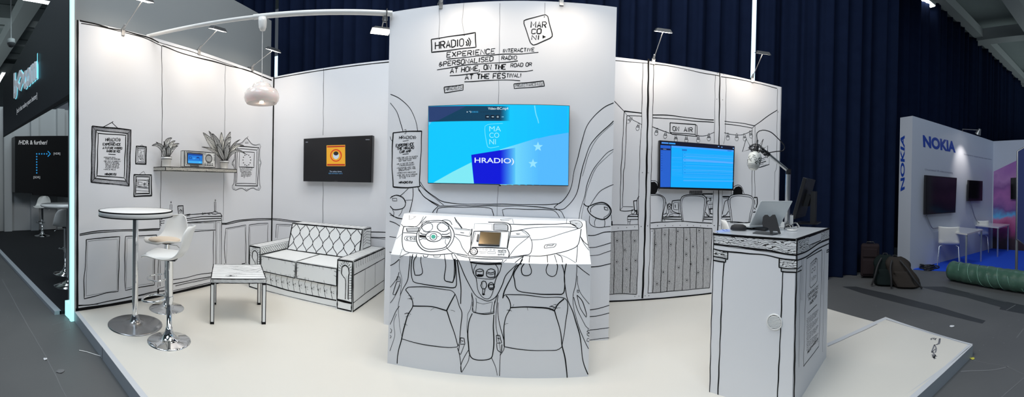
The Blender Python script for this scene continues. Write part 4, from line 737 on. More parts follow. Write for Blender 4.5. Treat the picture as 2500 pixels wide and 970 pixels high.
# drawn sheets of paper
sh = [(.20, .30), (.43, .40), (.505, .53), (.27, .57), (.17, .42)]
for P in ([(.17, .43), (.34, .30), (.52, .42), (.37, .565)], ):
    b.poly([X(TM, (x, y, th + .0018)) for x, y in P], 'sofa_white'); b.ribbon([X(TM, (x, y, th + .0026)) for x, y in P], PT.n, .003, 'ink', True)
    for i in range(9):
        t = .1 + i * .09; a = Vector((.17 + .17 * t, .43 - .13 * t)); d = Vector((.18, .13)); L = .8 if i % 3 else .5
        n_ = 12
        for j in range(int(n_ * L)): 
            p0 = a + d * (.06 + j / n_ * .95); p1 = a + d * (.06 + (j + .65) / n_ * .95); b.ribbon([X(TM, (p0.x, p0.y, th + .0026)), X(TM, (p1.x, p1.y, th + .0026))], PT.n, .003, 'ink')
b.ribbon([X(TM, (x, y, th + .0022)) for x, y in ((.36, .30), (.46, .25), (.53, .38))], PT.n, .003, 'ink')
for P, f in ((TF, lambda u, z: X(TM, (u, 0, z))), (TR, lambda u, z: X(TM, (tw, u * td / tw, z)))):
    outline(b, P, [f(.004, th - .042), f(tw - .004, th - .042), f(tw - .004, th - .003), f(.004, th - .003)], .005)
    for r in range(5):
        z = th - .037 + r * .0075; outline(b, P, [f(.01 + .02 * j, z + .0022 * sin(j * 1.9 + r)) for j in range(26)], .0012, 'pencil', closed=False)
    for u in (.025, tw - .025): b.ribbon([f(u + .006 * cos(a), th - .022 + .006 * sin(a)) + P.n * .002 for a in [k * pi / 4 for k in range(8)]], P.n, .002, 'ink', True)
b.build('tabletop', ct)
for (x, y) in ((0, 0), (tw - .04, 0), (0, td - .04), (tw - .04, td - .04)):
    b = MB(); b.box((x, y, 0), (x + .04, y + .04, th - .045), 'sofa_white', TM)
    for P, f in ((TF, lambda u, z: X(TM, (x + u, y, z))), (TR, lambda u, z: X(TM, (x + .04, y + u, z))), (localpl(TM, (x, 0, 0), (-1, 0, 0)), lambda u, z: X(TM, (x, y + u, z)))):
        for c in ((.0035), (.0365)): b.ribbon([f(c, .0) + P.n * .0012, f(c, .2) + P.n * .0012, f(c, .40) + P.n * .0012], P.n, .007, 'ink')
        for z, w_ in ((.012, .024), (.392, .014)): b.ribbon([f(0, z) + P.n * .0014, f(.04, z) + P.n * .0014], P.n, w_, 'ink')
    b.build('leg', ct)
# ================================================================= bar table
BT = (-2.985, 1.83)
bt = thing('bar_table', 'tall round white bar table with black outlined rim and chrome pole', 'table', (*BT, 0))
b = MB(); R = .352
b.lathe([(0, 1.05), (R, 1.05), (R, 1.10), (R - .002, 1.102), (0, 1.102)], (*BT, 0), 'table_white', 72)
for r, z0, z1 in ((R + .001, 1.047, 1.056), (R + .001, 1.092, 1.1025)): b.lathe([(r, z0), (r, z1)], (*BT, 0), 'ink', 72, caps=False)
b.lathe([(R + .001, 1.1032), (R - .008, 1.1032)], (*BT, 0), 'ink', 72, caps=False)
b.build('tabletop', bt)
b = MB(); b.lathe([(.029, .06), (.029, 1.05)], (*BT, 0), 'chrome', 32); b.build('pole', bt)
b = MB(); b.lathe([(.262, 0), (.262, .006), (.25, .010), (.12, .020), (.07, .034), (.045, .055), (.036, .085), (.033, .10), (.029, .10)], (*BT, 0), 'brushed', 72); b.build('base', bt)
b = MB(); b.lathe([(.075, 1.03), (.075, 1.05)], (*BT, 0), 'dark_grey', 24); b.build('mounting_plate', bt)
# ================================================================= bar stools
def make_stool(label, pad):
    t = thing('bar_stool', label, 'stool', (0, 0, 0)); zs = .735
    prof = [(.215, -.012, .10), (.205, .004, .15), (.16, .006, .185), (.09, -.006, .20), (.02, -.014, .205), (-.05, -.010, .205), (-.11, .014, .20), (-.15, .055, .192), (-.175, .11, .182), (-.195, .17, .168), (-.212, .225, .145), (-.224, .262, .105), (-.228, .275, .06)]
    vs = []; NV = 13
    P2 = catmull(prof, .02)
    for i, (x, z, w) in enumerate(P2):
        s_ = min(1, max(0, (z - .0) / .2)); 
        for j in range(NV):
            v = -1 + 2 * j / (NV - 1); up_ = .024 * abs(v) ** 3 * (1 - s_) * (1 if x < .17 else max(0, (.22 - x) / .05)); fw_ = .055 * abs(v) ** 2.2 * s_ + .02 * abs(v) ** 3 * (1 - s_)
            vs.append((x + fw_ * (1 if x < 0 else 0), v * w, zs + z + up_))
    n = len(P2); m = MB()
    m.add(vs, [(i * NV + j, (i + 1) * NV + j, (i + 1) * NV + j + 1, i * NV + j + 1) for i in range(n - 1) for j in range(NV - 1)], 'white_plastic', True)
    o = m.build('seat_shell', t); sd = o.modifiers.new('th', 'SOLIDIFY'); sd.thickness = .012; sd.offset = -1; o.modifiers.new('ss', 'SUBSURF').levels = 1; o.modifiers['ss'].render_levels = 1
    m = MB(); m.lathe([(0, -.004), (.14, -.002), (.168, .006), (.172, .016), (.155, .026), (.08, .032), (0, .033)], (.045, 0, zs + .004), pad, 32, Matrix.Diagonal((.98, 1.04, 1, 1))); m.build('seat_pad', t)
    m = MB(); m.lathe([(.19, 0), (.19, .005), (.18, .010), (.10, .022), (.065, .04), (.04, .075), (.032, .105), (.030, .12), (.023, .12), (.023, .36)], (0, 0, 0), 'chrome', 56); m.build('base', t)
    m = MB(); m.lathe([(.0305, .33), (.0305, .70), (.034, .705), (.034, .722)], (0, 0, 0), 'chrome', 32); m.lathe([(.036, .352), (.036, .392)], (0, 0, 0), 'chrome', 32); m.build('column', t)
    m = MB(); pts = [(.03, -.035, .372), (.07, -.08, .366), (.12, -.105, .36), (.18, -.10, .355), (.225, -.06, .352), (.24, 0, .35), (.225, .06, .352), (.18, .10, .355), (.12, .105, .36), (.07, .08, .366), (.03, .035, .372)]
    m.tube(catmull(pts, .02), .0095, 'chrome', 10); m.build('footrest', t)
    m = MB(); m.box((-.06, -.05, .706), (.06, .05, .716), 'dark_grey'); m.tube([(0, .03, .70), (-.03, .12, .695), (-.04, .17, .66)], .005, 'chrome', 8); m.build('lift_lever', t)
    return t
s1 = make_stool('white bar stool with white seat pad, in front of the stool with beige pad', 'white_pad')
s1.location = (-2.52, 1.89, 0); s1.rotation_euler.z = atan2(-.62, -.78); s1['group'] = 'bar stools at the tall table'
s2 = make_stool('white bar stool with beige seat pad, standing behind the other stool by the wall', 'cream_pad')
s2.location = (-3.18, 2.35, 0); s2.rotation_euler.z = atan2(-.98, .12); s2['group'] = 'bar stools at the tall table'
# ================================================================= shelf
b = MB(); b.prism([(lwx(2.41) + .001, 2.41, 1.492), (-3.30, 2.41, 1.492), (-3.30, 3.565, 1.492), (lwx(3.565) + .001, 3.565, 1.492)], (0, 0, .046), 'shelfwood')
for P, W_ in ((Pl((-3.30, 0, 0), (1, 0, 0)), [(-3.30, 2.41, 1.494), (-3.30, 3.563, 1.494), (-3.30, 3.563, 1.536), (-3.30, 2.41, 1.536)]), (Pl((0, 2.41, 0), (0, -1, 0)), [(-3.558, 2.41, 1.494), (-3.302, 2.41, 1.494), (-3.302, 2.41, 1.536), (-3.558, 2.41, 1.536)])):
    outline(b, P, W_, .006)
P = Pl((-3.30, 0, 0), (1, 0, 0))
for y, z in ((2.72, 1.51), (3.33, 1.515), (3.02, 1.505), (2.5, 1.52)): b.ribbon([(-3.2985, y + .008 * cos(a), z + .005 * sin(a)) for a in [k * pi / 4 for k in range(8)]], P.n, .002, 'ink', True)
tag(b.build('wall_shelf'), 'wooden plank shelf with drawn grain fixed to the wall above the drawn mantelpiece', 'shelf')
# ================================================================= radio on the shelf
RX = -3.33; RP = Pl((RX, 0, 0), (1, 0, 0)); r0, r1 = 2.70, 3.195; rz0, rz1 = 1.546, 1.735
rd = thing('radio', 'retro white tabletop radio with a blue display, between the two plants on the shelf', 'radio', (RX - .05, (r0 + r1) / 2, 1.538))
b = MB(); b.box((RX - .065, r0, rz0), (RX, r1, rz1), 'white_plastic')
def rp(u, v, l=.0012): return Vector((RX + l, r0 + u * (r1 - r0), rz0 + v * (rz1 - rz0)))
def rel(u, v, ru, rv, w, mat='ink', l=.0016): b.ribbon([rp(u + ru * cos(a), v + rv * sin(a), l) for a in [k * pi / 12 for k in range(24)]], RP.n, w, mat, True)
outline(b, RP, [rp(.004, .02), rp(.996, .02), rp(.996, .98), rp(.004, .98)], .006)
outline(b, Pl((0, r0, 0), (0, -1, 0)), [(RX - .063, r0, rz0 + .002), (RX - .002, r0, rz0 + .002), (RX - .002, r0, rz1 - .002), (RX - .063, r0, rz1 - .002)], .005)
outline(b, RP, [rp(.04, .14), rp(.60, .14), rp(.61, .88), rp(.04, .9)], .005)
rel(.78, .58, .115, .27, .007)
rel(.78, .58, .095, .225, .004)
for k in range(6):
    v = .58 + (k - 2.5) * .075; h = .09 * (1 - ((k - 2.5) / 3.3) ** 2) ** .5; b.ribbon([rp(.78 - h, v, .0018), rp(.78 + h, v, .0018)], RP.n, .004, 'ink')
rel(.66, .86, .022, .06, .004)
for v in (.82, .66, .52): rel(.965, v, .014, .05, .004)
for u in (.66, .745, .82, .90): rel(u, .22, .022, .06, .005)
outline(b, RP, [rp(.62, .03), rp(.94, .03), rp(.93, .14), rp(.62, .14)], .004)
outline(b, RP, [rp(.18, .05), rp(.45, .05), rp(.44, .11), rp(.18, .11)], .003)
b.build('case', rd)
b = MB(); b.prism([rp(.08, .19), rp(.565, .19), rp(.575, .85), rp(.075, .86)], (.004, 0, 0), 'black')
b.prism([rp(.10, .23, .005), rp(.55, .23, .005), rp(.555, .81, .005), rp(.10, .82, .005)], (.001, 0, 0), glow(20, 120, 215))
def rq(u0, v0, u1, v1, c, l=.007): b.poly([rp(u0, v0, l), rp(u1, v0, l), rp(u1, v1, l), rp(u0, v1, l)], c)
rq(.10, .72, .555, .81, glow(10, 60, 150)); rq(.10, .24, .55, .38, glow(60, 170, 240)); rq(.13, .50, .21, .64, glow(5, 40, 110)); rq(.145, .53, .195, .61, glow(30, 130, 220), .0074)
rq(.37, .56, .45, .64, glow(5, 50, 130)); rq(.44, .26, .5, .36, glow(90, 200, 245)); rq(.25, .55, .34, .57, glow(90, 190, 245)); rq(.25, .50, .32, .52, glow(90, 190, 245)); rq(.46, .45, .48, .6, glow(10, 80, 170))
b.build('display', rd)
# ================================================================= potted plants
grain('leaf_hatch', (.66, .66, .64), (.18, .18, .18), 60, 4, (0, 0, .4), (.2, .6), stretch=(1, 1, .35))
grain('leaf_pale', (.74, .73, .68), (.25, .25, .24), 36, 3, (0, 0, .4), (.08, .25), stretch=(1, 1, .35))
def leaf(par, base, tip, mid, w, mat, nrm=(1, -.3, 0)):
    # paper leaf: bowed blade with thickness and black outline
    base, tip, mid = Vector(base), Vector(tip), Vector(mid); n = 14; nn = Vector(nrm).normalized()
    c = [base * (1 - t) ** 2 + mid * 2 * t * (1 - t) + tip * t * t for t in [i / n for i in range(n + 1)]]
    L, Rr, mb = [], [], MB()
    for i, p in enumerate(c):
        t = (c[min(i + 1, n)] - c[max(i - 1, 0)]).normalized(); s_ = nn.cross(t).normalized(); q = i / n
        ww = w * .86 * (.14 + .86 * sin(min(1, q * 1.08) * pi) ** .85) if q < .95 else w * .03
        if q > .9: ww = w * max(0, (1 - q) / .1) * .33
        L.append(p + s_ * ww / 2 + nn * .004 * sin(q * 5)); Rr.append(p - s_ * ww / 2 + nn * .004 * sin(q * 5))
    vs = [];
    for a, bb, m_ in zip(L, Rr, c): vs += [a, m_ - nn * w * .1, bb]
    mb.add(vs, [f for i in range(n) for f in ((3*i, 3*i+3, 3*i+4, 3*i+1), (3*i+1, 3*i+4, 3*i+5, 3*i+2))], mat)
    k = len(mb.v)
    for E_ in (L, Rr): mb.tube([e + nn * .0008 for e in E_], .0019, 'ink', 5)
    mb.tube([m_ - nn * (w * .1 - .001) for m_ in c[:-1]], .0011, 'ink', 4)
    o = mb.build('leaf', par); sd = o.modifiers.new('t', 'SOLIDIFY'); sd.thickness = .0012; sd.offset = 0; return o
def pot(par, c, r0_, r1_, h):
    m = MB(); m.lathe([(r0_, .006), (r1_, h * .78), (r1_ * 1.08, h * .79), (r1_ * 1.12, h), (r1_ * 1.02, h), (r1_ * .96, h * .82), (0, h * .82)], c, 'white_gloss', 32)
    for z in (h * .77, h * .995): m.lathe([(r1_ * 1.125, z), (r1_ * 1.125, z + .005)], c, 'ink', 32, caps=False)
    m.build('pot', par)
    m = MB(); m.lathe([(r0_ * .82, 0), (r0_ * .85, .007)], c, 'ink', 24); m.build('saucer', par)
    m = MB(); m.lathe([(0, h * .83), (r1_ * .93, h * .86), (r1_ * .93, h * .83)], c, 'dark_grey', 20); m.build('soil', par)
def SH(x, y, X_=-3.40): return Pl((X_, 0, 0), (1, 0, 0)).hit(x, y)
c1 = Vector((-3.43, 2.515, 1.538))
p1 = thing('potted_plant', 'small paper plant with curling dark tipped leaves, beside the radio and small drawn frames', 'plant', c1, 0, 'paper plants on the shelf')
pot(p1, c1, .044, .056, .115)
b1 = c1 + Vector((0, 0, .10))
for (tx, ty), (mx, my), w, m_, dx in (((420, 337), (399, 342), .075, 'leaf_hatch', 0), ((371, 356), (397, 345), .062, 'leaf_hatch', .03), ((381, 347), (398, 356), .03, 'leaf_hatch', -.03), ((428, 344), (411, 350), .055, 'leaf_pale', .02), ((438, 351), (416, 352), .05, 'leaf_pale', -.03), ((435, 356), (415, 362), .045, 'leaf_hatch', .05), ((412, 357), (413, 365), .055, 'leaf_hatch', .05), ((400, 345), (405, 362), .02, 'leaf_hatch', 0), ((402, 358), (396, 370), .055, 'leaf_hatch', .04)):
    leaf(p1, b1 + Vector((dx * .3, (tx - 404) * .0006, 0)), SH(tx, ty, -3.42 + dx), SH(mx, my, -3.41 + dx), w, m_)
c2 = Vector((-3.43, 3.46, 1.538))
p2 = thing('potted_plant', 'larger paper plant with broad pale leaves, in front of the ornate drawn frame', 'plant', c2, 0, 'paper plants on the shelf')
pot(p2, c2, .044, .055, .108)
b2 = c2 + Vector((0, 0, .10))
for (tx, ty), (mx, my), w, m_, dx in (((496, 324), (515, 345), .10, 'leaf_pale', .03), ((510, 320), (530, 350), .085, 'leaf_hatch', -.04), ((519, 326), (532, 345), .085, 'leaf_hatch', .05), ((541, 323), (541, 350), .085, 'leaf_pale', -.05), ((563, 322), (552, 345), .10, 'leaf_hatch', .02), ((564, 335), (552, 345), .10, 'leaf_hatch', .06), ((493, 359), (525, 362), .04, 'leaf_pale', .07), ((587, 341), (562, 352), .035, 'leaf_hatch', .03), ((596, 356), (568, 347), .05, 'leaf_pale', .08), ((601, 377), (568, 352), .045, 'leaf_hatch', .11), ((530, 352), (538, 372), .07, 'leaf_hatch', .08), ((560, 348), (552, 368), .075, 'leaf_hatch', .09)):
    leaf(p2, b2 + Vector((dx * .2, (tx - 543) * .0004, 0)), SH(tx, ty, -3.42 + dx), SH(mx, my, -3.41 + dx), w, m_)
# ================================================================= ceiling tube and pendant lamp
T0 = Vector((-3.53, 2.36, 3.04)); T1_ = Vector((-1.17, 3.37, 3.02)); tm = T0.lerp(T1_, .46)
b = MB(); b.tube([T0 - Vector((.05, .02, 0)), T0.lerp(T1_, .5)], .020, 'white_plastic', 16); b.tube([T0.lerp(T1_, .47), T1_], .0255, 'white_plastic', 16)
tag(b.build('support_tube', smooth_angle=40), 'long white support tube spanning from the living room wall to the tower', 'tube')
lc = T0.lerp(T1_, .507); lp = thing('pendant_lamp', 'glossy white mushroom pendant lamp hanging from the white tube', 'lamp', (lc.x, lc.y, 2.16))
b = MB(); b.lathe([(.008, 2.885), (.026, 2.89), (.038, 2.92), (.043, 2.97), (.043, 3.012), (.0, 3.012)][::-1], (lc.x, lc.y, 0), 'white_plastic', 28); b.build('ceiling_rose', lp)
b = MB(); b.tube([(lc.x, lc.y, 2.89), (lc.x, lc.y, 2.37)], .003, 'white_plastic', 8); b.build('cord', lp)
bs('lamp_white', (.90, .83, .79), .12, coat=.4, sub=.12)
b = MB(); pr = [(.150, 2.165), (.168, 2.19), (.177, 2.225), (.172, 2.265), (.150, 2.297), (.118, 2.315), (.100, 2.322), (.098, 2.33), (.085, 2.352), (.055, 2.366), (.022, 2.372)]
b.lathe(pr + [(.02, 2.368), (.05, 2.361), (.08, 2.347), (.093, 2.325), (.115, 2.309), (.146, 2.291), (.167, 2.262), (.172, 2.225), (.163, 2.192), (.147, 2.168), (.150, 2.165)], (lc.x, lc.y, 0), 'lamp_white', 64); b.build('shade', lp)
b = MB(); b.lathe([(.006, 2.40), (.014, 2.395), (.018, 2.375), (.018, 2.365)], (lc.x, lc.y, 0), 'white_plastic', 20); b.build('cord_grip', lp)
bs('bulb_glow', (1, .9, .8), .4, emit=(1, .88, .74), es=1.2)
b = MB(); b.lathe([(0, 2.205), (.02, 2.21), (.03, 2.235), (.022, 2.265), (.014, 2.29), (.014, 2.33)], (lc.x, lc.y, 0), 'bulb_glow', 20); b.build('bulb', lp)
l = bpy.data.lights.new('pendant_bulb', 'POINT'); l.energy = 1.6; l.color = (1, .80, .62); l.shadow_soft_size = .03; o = bpy.data.objects.new('pendant_bulb', l); COL.objects.link(o); o.location = (lc.x, lc.y, 2.17); o.parent = lp; o.matrix_parent_inverse = wm(lp).inverted()
# ================================================================= arm floodlights
def flood(base, head, yawdir, label, power=14, tgt=None, spr=170):
    base, head = Vector(base), Vector(head); t = thing('arm_spotlight', label, 'spotlight', base, 0, 'arm spotlights on top of the booth walls')
    d = (head - base).normalized(); m = MB(); side = d.cross(Vector((0, 0, 1))).normalized()
    h = Vector((d.x, d.y, 0)).normalized(); Mx = Matrix((h, Vector((0, 0, 1)).cross(h), Vector((0, 0, 1)))).transposed().to_4x4(); Mx.translation = base
    m.box((-.045, -.018, -.035), (-.03, .018, .03), 'grey_metal', Mx); m.box((.005, -.018, -.035), (.018, .018, .03), 'grey_metal', Mx); m.box((-.045, -.018, .02), (.018, .018, .034), 'grey_metal', Mx)
    m.tube([base + Vector((0, 0, .03)), base + Vector((0, 0, .04)) + d * .07], [.02, .012], 'grey_metal', 12)
    m.tube([base + h * -.03 + Vector((0, 0, .03)), base + h * -.09 + Vector((0, 0, .05)), base + h * -.07 + Vector((0, 0, .0)), base + h * -.09 + Vector((0, 0, -.12))], .005, 'black', 8)
    m.build('clamp', t)
    m = MB(); m.tube([base + Vector((0, 0, .03)), head], .0055, 'grey_metal', 10); m.build('arm', t)
    # head: shallow tray facing down and back at the wall
    n = (Vector(tgt) - head).normalized() if tgt else (Vector((0, 0, -1)) * .9 - h * .35).normalized()
    ax = h.cross(Vector((0, 0, 1))).normalized(); ay = n.cross(ax).normalized()
    H = Matrix((ay, ax, -n)).transposed().to_4x4(); H.translation = head + h * .03
    m = MB(); m.add([H @ Vector(p) for p in ((-.065, -.10, 0), (.065, -.10, 0), (.065, .10, 0), (-.065, .10, 0), (-.04, -.075, .035), (.04, -.075, .035), (.04, .075, .035), (-.04, .075, .035))], [(0, 1, 5, 4), (1, 2, 6, 5), (2, 3, 7, 6), (3, 0, 4, 7), (4, 5, 6, 7)], 'dark_grey')
    m.build('lamp_head', t, bevel=.004)
    m = MB(); m.add([H @ Vector(p) for p in ((-.058, -.093, -.001), (.058, -.093, -.001), (.058, .093, -.001), (-.058, .093, -.001))], [(0, 3, 2, 1)], 'flood_on'); m.build('glass', t)
    p = H @ Vector((0, 0, -.02)); area('flood_lamp', p, p + n, .12, power, (1, .83, .65), spr, t, sy=.08)
    return t
flood((lwx(2.0), 2.00, 3.0), (-3.12, 1.97, 3.15), None, 'arm spotlight at the near end of the living room wall', 2.7)
flood((lwx(3.07), 3.07, 3.0), (-3.12, 2.99, 3.125), None, 'arm spotlight above the middle panel of the living room wall', 2.7)
flood((lwx(4.06), 4.06, 3.0), (-3.07, 3.98, 3.145), None, 'arm spotlight nearest the corner behind the pendant lamp', 2.7)
flood((1.69, 4.30, 2.99), (1.615, 3.85, 3.165), None, 'arm spotlight above the joint beside the tower, over the drawn studio', 3.0)
flood((3.16, 4.21, 2.99), (2.99, 3.78, 3.19), None, 'arm spotlight over the last drawn studio panel, beside the bright curtain gap', 3.0)
flood((-.70, 3.37, 3.05), (-.50, 3.02, 3.17), None, 'arm spotlight clamped to the tower top above the drawn hanging sign', 3.6, (-.35, 2.6, 0), 160)
flood((.40, 3.29, 3.05), (.42, 2.94, 3.17), None, 'arm spotlight clamped to the tower top above the rounded square logo', 3.6, (.3, 2.6, 0), 160)
flood((-1.25, 3.38, 2.99), (-1.33, 3.50, 2.93), None, 'spotlight at the tower corner where the white tube ends', 3.5, (-2.0, 2.7, 0))
# ================================================================= televisions
def tv(label, pl, q, th, w, mk, rim=.010):
    c = [pl.hit(*p) for p in q]; ctr = sum(c, Vector()) / 4; t = thing('television', label, 'television', ctr)
    m = MB(); m.prism([p - pl.n * .004 for p in (c[3], c[2], c[1], c[0])], -pl.n * (th - .03), 'black'); m.build('casing', t, bevel=.003)
    k = [ctr + (p - ctr) * .45 for p in c]; m = MB(); m.prism([p - pl.n * (th - .03) for p in (k[3], k[2], k[1], k[0])], -pl.n * .028, 'dark_grey'); m.build('wall_bracket', t)
    m = MB(); mk(m, pl); m.build('screen', t); return t, c
def scr(mb, pl, Z_, pts, col, l): mb.fill(pl, Z_(*pts), col, l)
ZT = zf(640, 120, 2.309)
def left_screen(m, pl):
    m.fill(pl, ZT(237, 509, 618, 491, 610, 750, 236, 744), glow(19, 20, 24), .0005)
    m.fill(pl, ZT(363, 543, 468, 540, 469, 660, 363, 660), glow(226, 165, 45), .0012)
    for s in (ZT(366, 547, 466, 544, 466, 552, 366, 555), ZT(366, 648, 466, 648, 466, 657, 366, 657)): m.fill(pl, s, glow(170, 50, 30), .0018)
    cc = ZT(416, 600)[0]; m.ink(pl, ell(cc, 13, 14, 24), 2.6, glow(205, 60, 30), closed=True, wob=0, lift=.0022, step=2)
    m.fill(pl, ell(cc, 7.5, 9, 20)[::-1], glow(190, 205, 220), .0018); m.fill(pl, ell((cc[0], cc[1] - 5), 6, 5, 16)[::-1], glow(40, 35, 35), .0022)
    qtext(m, Quad(pl, *ZT(380, 686, 448, 686, 448, 696, 380, 696)), 'The safety dance', glow(170, 190, 215), lift=.0018)
    qtext(m, Quad(pl, *ZT(375, 698, 453, 698, 453, 705, 375, 705)), 'MEN WITHOUT HATS', glow(90, 150, 200), lift=.0018)
    for X_, Y_, X2, Y2 in ((245, 522, 258, 528), (583, 508, 606, 513)): m.fill(pl, ZT(X_, Y_, X2, Y_, X2, Y2, X_, Y2), glow(110, 115, 125), .0018)
    m.fill(pl, ZT(405, 744, 425, 744, 425, 748, 405, 748), glow(60, 60, 65), .0018)
tv('black television with an orange picture on its dark screen, on the wall above the sofa', Pl((0, 4.47, 0), (0, -1, 0)), px(741, 339, 909, 330.5, 906, 446, 740, 443), .10, 0, left_screen)
cn = (A1 - A0).normalized().cross(Vector((0, 0, 1))); CS = Pl(A0 + cn * .09 * (1 if cn.dot(CAM - A0) > 0 else -1), cn)
def centre_screen(m, pl):
    f = lambda pts, c, l: m.fill(pl, C2(*pts), glow(*c), l)
    f((322, 121, 1363, 118, 1354, 706, 319, 687), (0, 200, 255), .0005)
    for i in range(10):
        x0 = 850 + i * 50; f((x0, 120, min(x0 + 50, 1362), 120, min(x0 + 50, 1356), 704, x0, 697), mixc((0, 202, 255), (10, 188, 255), i / 9), .0007)
    f((322, 122, 850, 119, 850, 229, 323, 236), (6, 62, 92), .001); f((322, 122, 600, 120, 400, 222, 345, 236, 323, 236), (38, 62, 112), .0014)
    for i in range(18): f((850 + i * 4, 119, 854 + i * 4, 119, 854 + i * 4, 228, 850 + i * 4, 229), mixc((6, 62, 92), (0, 196, 250), i / 18), .001)
    f((323, 236, 345, 235, 325, 262), (90, 200, 250), .0012)
    f((356, 687, 500, 606, 640, 535, 658, 692), (128, 234, 246), .001)
    f((850, 441, 1100, 366, 1220, 338, 1360, 315, 1355, 706, 850, 698), (84, 186, 255), .001)
    for i in range(20): x0 = 850 + i * 14; f((x0, 441 - i * 4.3, x0 + 14, 441 - (i + 1) * 4.3, x0 + 14, 701, x0, 700), mixc((130, 232, 250), (84, 188, 255), i / 20), .0013)
    f((638, 480, 850, 446, 850, 696, 658, 692), (0, 14, 218), .0016)
    for i in range(24): x0 = 850 + i * 4.75; f((x0, 446 - i * .8, x0 + 4.75, 446 - (i + 1) * .8, x0 + 4.75, 698, x0, 697), mixc((0, 14, 218), (92, 205, 252), (i / 24) ** .8), .0016)
    for cx_, cy_, r_ in ((1132, 420, 38), (1095, 545, 36)):
        P = []
        for k in range(10): a = -pi / 2 + k * pi / 5; rr = r_ if k % 2 == 0 else r_ * .42; P += [cx_ + rr * cos(a), cy_ + rr * sin(a)]
        c_ = C2(cx_, cy_)[0]; Z_ = C2(*P)
        for k in range(10): m.fill(pl, [c_, Z_[k], Z_[(k + 1) % 10]], glow(150, 228, 255), .002)
    qtext(m, Quad(pl, *C2(663, 500, 955, 506, 955, 556, 663, 550)), 'HRADIO)', glow(225, 240, 255), off=.012, lift=.0024)
    for i, t_ in enumerate(('MA', 'CO', 'NI')):
        y = (268, 316, 364)[i]; qtext(m, Quad(pl, *C2(772, y, (858, 845, 820)[i], y, (858, 845, 820)[i], y + 38, 772, y + 38)), t_, glow(150, 238, 255), lift=.0022)
    m.ink(pl, C2(872, 246, 820, 250, 760, 256, 740, 268, 738, 290, 752, 395, 762, 424, 780, 430, 845, 417), 1.2, glow(110, 228, 255), lift=.0022)
    qtext(m, Quad(pl, *C2(762, 127, 912, 127, 912, 152, 762, 152)), 'Video-IBC.mp4', glow(215, 235, 245), off=.008, lift=.0022)
    qtext(m, Quad(pl, *C2(643, 156, 690, 156, 690, 168, 643, 168)), '0:00:02', glow(60, 170, 230), lift=.0022)
    f((605, 157, 605, 168, 614, 162), (215, 230, 240), .002); m.ink(pl, C2(622, 158, 636, 158, 636, 166, 630, 169), 1, glow(180, 215, 235), lift=.002)
    f((705, 161, 860, 161, 860, 163, 705, 163), (20, 40, 60), .002)
    for x0 in (742, 780, 818): f((x0, 185, x0 + 30, 185, x0 + 30, 212, x0, 212), (5, 28, 48), .002)
    w_ = (190, 220, 235)
    for x0 in (750, 788): f((x0 + 8, 193, x0 + 8, 204, x0, 198), w_, .0024); f((x0 + 16, 193, x0 + 16, 204, x0 + 8, 198), w_, .0024)
    for x0 in (828, 836): f((x0, 192, x0 + 4, 192, x0 + 4, 205, x0, 205), w_, .0024)
    f((864, 193, 864, 204, 872, 198), (120, 190, 220), .0024); f((872, 193, 872, 204, 880, 198), (120, 190, 220), .0024)
    m.ink(pl, C2(1106, 116, 1112, 150, 1120, 185, 1130, 215, 1136, 245), 2.2, glow(110, 222, 255), lift=.002)
    f((841, 703, 858, 703, 858, 711, 841, 711), (20, 20, 22), .003)
t, c = tv('large wide screen showing a bright cyan and blue video, on the tower above the dashboard', CS, C2(318, 116, 1367, 113, 1358, 712, 314, 692), .09, 0, centre_screen)
rn = Vector((3.1, -.18, 0)).normalized().cross(Vector((0, 0, 1))); rn = rn if rn.dot(CAM - Vector((.6, 4.36, 0))) > 0 else -rn; RS = Pl(Vector((.6, 4.36, 0)) + rn * .09, rn)
